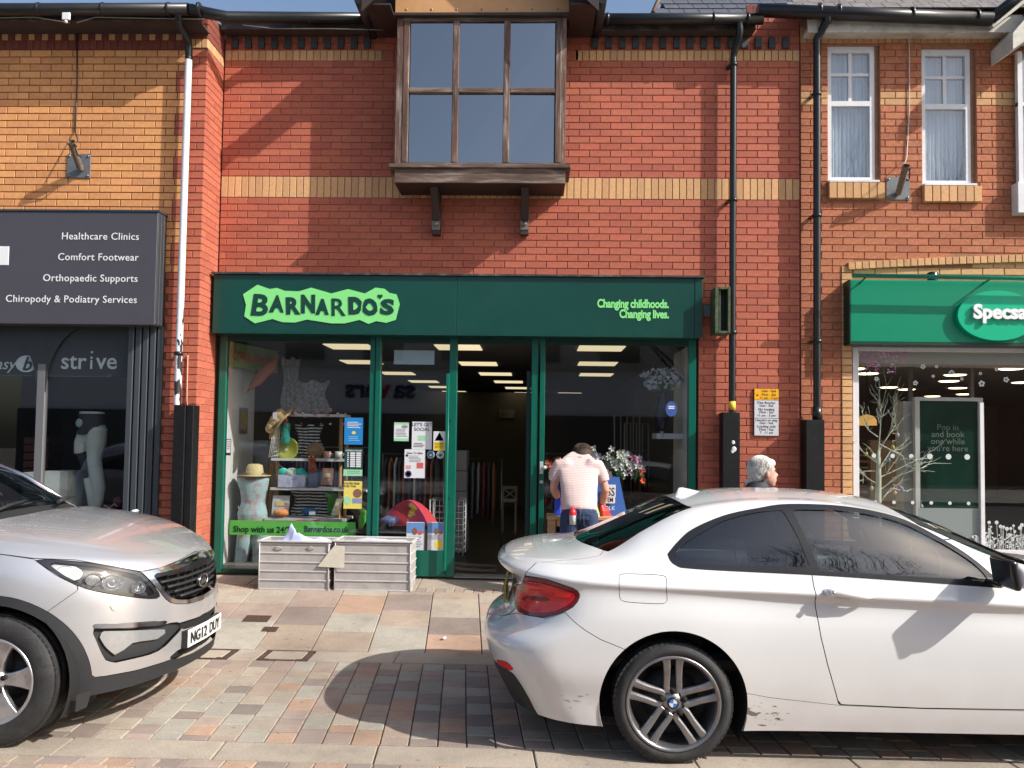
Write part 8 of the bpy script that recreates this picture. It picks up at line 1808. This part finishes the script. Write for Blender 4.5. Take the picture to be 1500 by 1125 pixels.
# ================================================================ OPTICIAN WINDOW CONTENTS
tr_ = thing('twig_tree', 'white bare twig tree hung with coloured paper eggs in the opticians window', 'decoration', (PX(1287, 800, .1), .1, .4))
twm = mat('twig_white', (.60, .64, .52), .6); r = random.Random(11); TP = lambda x, y, d=0: P(x, y, .12+d)
tk = MB(); tk.tube([TP(1285, 830), TP(1286, 760), TP(1287, 700), TP(1287, 660)], [.042, .036, .028, .018], 10); tk.build('trunk', twm, tr_)
tw_ = MB(); base = [((1287, 660), (1290, 620), (1288, 582)), ((1287, 662), (1300, 640), (1308, 620)), ((1287, 680), (1262, 660), (1254, 645)), ((1287, 700), (1310, 690), (1345, 672)), ((1286, 720), (1320, 695), (1358, 683)), ((1286, 690), (1265, 690), (1264, 708)), ((1287, 660), (1312, 622), (1300, 600)), ((1286, 640), (1272, 630), (1262, 601)), ((1286, 710), (1270, 700), (1262, 690)), ((1287, 650), (1322, 668), (1328, 685)), ((1286, 740), (1305, 715), (1330, 720)), ((1286, 690), (1305, 660), (1320, 664)), ((1288, 620), (1284, 600), (1290, 592))]
def twig(a, b_, c_, rd_, lev):
    tw_.tube([a, b_, c_], [rd_, rd_*.75, rd_*.45], 5, cap=False)
    if lev > 1: return
    for k in range(3):
        s0 = (b_.lerp(c_, r.random()) if r.random() < .7 else a.lerp(b_, r.random())); d_ = (c_-a)*r.uniform(.3, .55)+Vector((r.uniform(-.1, .1), r.uniform(-.06, .06), r.uniform(-.04, .12)))
        twig(s0, s0+d_*.5+Vector((r.uniform(-.02, .02), 0, r.uniform(-.02, .02))), s0+d_, rd_*.6, lev+1)
for (a, b_, c_) in base: dd = r.uniform(-.12, .12); twig(TP(*a), TP(b_[0], b_[1], dd*.5), TP(c_[0], c_[1], dd), .008, 0)
tw_.build('twigs', twm, tr_, fix=False)
EGG = ['white paper egg, highest on the twig tree', 'yellow paper egg at the left side of the twig tree', 'blue paper egg left of centre on the twig tree', 'blue paper egg farthest right, against the dark panel', 'pink paper egg low right on the twig tree', 'blue paper egg touching the low pink one', 'lime egg just above the middle of the twig tree', 'mint egg against the white frame of the dark panel', 'mint egg low on the trunk of the twig tree', 'amber egg low, left of the pink one']
for (px, py, cc) in ((1315, 637, (.6, .62, .65)), (1269, 665, (.6, .6, .2)), (1302, 674, (.2, .4, .6)), (1349, 679, (.25, .45, .65)), (1318, 714, (.6, .2, .4)), (1321, 716, (.2, .4, .6)), (1308, 655, (.55, .6, .2)), (1350, 742, (.5, .65, .45)), (1277, 715, (.5, .65, .5)), (1311, 722, (.7, .55, .2))):
    t = thing('paper_egg', EGG.pop(0), 'egg', tuple(TP(px, py)), 'paper eggs hanging on the twig tree'); MB().ball(TP(px, py, -.05), .021, 10, 8, (.85, .85, 1.15)).build('egg', mat('egg_%d' % int(cc[0]*100+cc[1]*10+cc[2]*3), cc, .5), t); MB().tube([TP(px, py, -.05), TP(px, py-9, -.05)], .0015, 4).build('string', PAP, t)
pn = thing('screen_panel', 'dark green lit display panel reading Pop in and book one while you are here', 'screen', (PX(1390, 760, .3), .3, .4))
a, b2 = P(1345, 744, .25), P(1435, 588, .25)
pwm = mat('panel_white', (.70, .72, .70), .6)
wall_with_holes(mbp_ := MB(), a.x-.03, b2.x+.03, .24, .30, .2, b2.z+.04, [(a.x+.02, b2.x-.02, a.z, b2.z)]); mbp_.build('panel_frame', pwm, pn)
MB().box(a.x+.021, b2.x-.021, .26, .28, a.z+.001, b2.z-.001).build('screen', mat('screen_green', (.006, .045, .028), .25, noise=.5, nscale=1.5), pn)
for k, s_ in enumerate(('Pop in', 'and book', 'one while', "you're here")): p = P(1389, 630+10.3*k, .25); text(s_, .095, mat('screen_text', (.20, .26, .23), .5), 'lettering', pn, (p.x, .257, p.z), align='CENTER', ext=.001)
MB().box(PX(1324, 700, .4), PX(1342, 700, .4), .4, .6, .1, PZ(1330, 588, .4)).build('side_fin', pwm, pn)
for (px, y0_, y1_) in ((1335, 535, 700), (1425, 537, 590)): MB().box(PX(px-2.5, 600, .9), PX(px+2.5, 600, .9), .9, .95, PZ(px, y1_, .9), PZ(px, y0_, .9)).build('pole', mat('pole_grey', (.3, .31, .29), .6), pn)
t = thing('pendant_lamp', 'glowing amber dome lamp behind the twig tree', 'lamp', tuple(P(1270, 622, 1.8)))
MB().lathe([(.12, 0), (.115, .07), (.08, .12), (.02, .14), (0, .14)], P(1270, 623, 1.8), 'z', 20).build('shade', mat('lamp_amber', (.9, .5, .14), .4, emit=.55), t, fix=False); MB().tube([P(1270, 612, 1.8), P(1270, 540, 1.8)], .006, 5).build('flex', INK, t)
t = thing('wall_shelves', 'wooden frame shelves, some given a glow, behind the twig tree', 'shelves', (PX(1290, 700, 2.6), 2.6, .0))
for k in range(10): MB().box(PX(1318, 700, 1.4), PX(1335, 700, 1.4), 1.4, 1.6, PZ(1325, 612+11*k, 1.4)-.012, PZ(1325, 612+11*k, 1.4)).build('shelf', mat('shelf_glow', (.85, .55, .28), .5, emit=.35), t)  # plain shelf boards with emission added in place of lamplight on them
MB().box(PX(1275, 700, 2.6), PX(1325, 700, 2.6), 2.6, 2.7, 0, PZ(1300, 645, 2.6)).build('back_panel', mat('panel_tan', (.50, .36, .22), .7), t)
for k in range(12): MB().box(PX(1254, 700, 1.5), PX(1272, 700, 1.5), 1.5, 1.7, PZ(1262, 657+9*k, 1.5)-.02, PZ(1262, 657+9*k, 1.5)).build('shelf', mat('shelf_oak', (.36, .22, .10), .6), t)
YV = YGs-.004
vin = mat('vinyl_white', (.56, .60, .60), .6); vpk = mat('vinyl_pink', (.62, .18, .42), .6)
for k in range(7):
    for row, py, rr_ in ((0, 667, .030), (1, 735, .024)):
        px = 1253+27.3*k+(2 if row else 0)
        if px > 1496 or (row == 1 and px < 1400 and px > 1440): continue
        p = P(px, py+(k*.4), YV); t = thing('round_sticker', 'frosted white dot, %s in the %s row on the opticians window' % (('first', 'second', 'third', 'fourth', 'fifth', 'sixth', 'seventh')[k], ('upper', 'lower')[row]), 'sticker', tuple(p), 'frosted dots in two rows on the opticians window'); MB().lathe([(0, 0), (rr_*(.8 if k < 4 or row else 1), 0)], p, 'y', 18).build('dot', vin, t, fix=False)
def vflower(px, py, r_, m_): 
    p = P(px, py, YV)
    for q in range(5): u = 2*math.pi*q/5+px; c_ = p+Vector((math.cos(u)*r_, 0, math.sin(u)*r_)); m_.add([c_+Vector((math.cos(v_)*r_*.62, 0, math.sin(v_)*r_*.62)) for v_ in [2*math.pi*i/7 for i in range(7)]], [tuple(range(7))])
t = thing('flower_sticker', 'scattered white blossom stickers high on the opticians window', 'sticker', tuple(P(1400, 560, YV)))
for (px, py, r_) in ((1352, 537, .018), (1394, 546, .020), (1341, 561, .018), (1438, 562, .022), (1474, 556, .020), (1284, 555, .016), (1460, 541, .014), (1372, 537, .012), (1367, 551, .012), (1409, 555, .012), (1436, 547, .012)): m_ = MB(); vflower(px, py, r_, m_); m_.build('blossom', vin, t, fix=False)
t = thing('flower_sticker', 'dense pink blossom sticker hanging at the window top left', 'sticker', tuple(P(1290, 530, YV)))
m_, m2_ = MB(), MB()
for k in range(330):
    px = 1258+r.random()*70; dens = 1-.5*abs(math.sin(px*.09)); py = 513+r.random()**1.3*(34 if (1268 < px < 1290 or 1300 < px < 1312) else 16); p = P(px, py, YV); rr_ = r.uniform(.003, .010); (m_ if r.random() < .75 else m2_).add([p+Vector((math.cos(v_)*rr_, 0, math.sin(v_)*rr_)) for v_ in [2*math.pi*i/5 for i in range(5)]], [tuple(range(5))])
m_.build('pink_petals', vpk, t, fix=False)['kind'] = 'stuff'; m2_.build('white_petals', vin, t, fix=False)['kind'] = 'stuff'
t = thing('meadow_sticker', 'white meadow flower sticker along the bottom of the opticians window', 'sticker', tuple(P(1470, 800, YV)))
m_ = MB()
for k in range(90):
    px = 1375+r.random()*160; hh = r.uniform(8, 38) if px > 1440 else r.uniform(5, 18); p0 = P(px, 806, YV); p1 = P(px+r.uniform(-3, 3), 803-hh, YV); m_.add([p0+Vector((-.002, 0, 0)), p0+Vector((.002, 0, 0)), p1+Vector((.002, 0, 0)), p1-Vector((.002, 0, 0))], [(0, 1, 2, 3)])
    rr_ = r.uniform(.010, .024); m_.add([p1+Vector((math.cos(v_)*rr_, 0, math.sin(v_)*rr_)) for v_ in [2*math.pi*i/9 for i in range(9)]], [tuple(range(9))])
    for q in range(3): c_ = p0.lerp(p1, r.uniform(.2, .8))+Vector((r.choice((-.02, .02)), 0, 0)); m_.add([c_, c_+Vector((.012, 0, .008)), c_+Vector((0, 0, .02)), c_+Vector((-.012, 0, .006))], [(0, 1, 2, 3)])
m_.build('meadow_print', vin, t, fix=False)['kind'] = 'stuff'
fp2 = MB().box(PX(1345, 780, YGs+.02), PX(1437, 780, YGs+.02), YGs+.012, YGs+.016, zw0+.03, PZ(1390, 745, YGs+.02)).build('frosted_panel', mat('frosted', (.42, .46, .46), .8), so_)
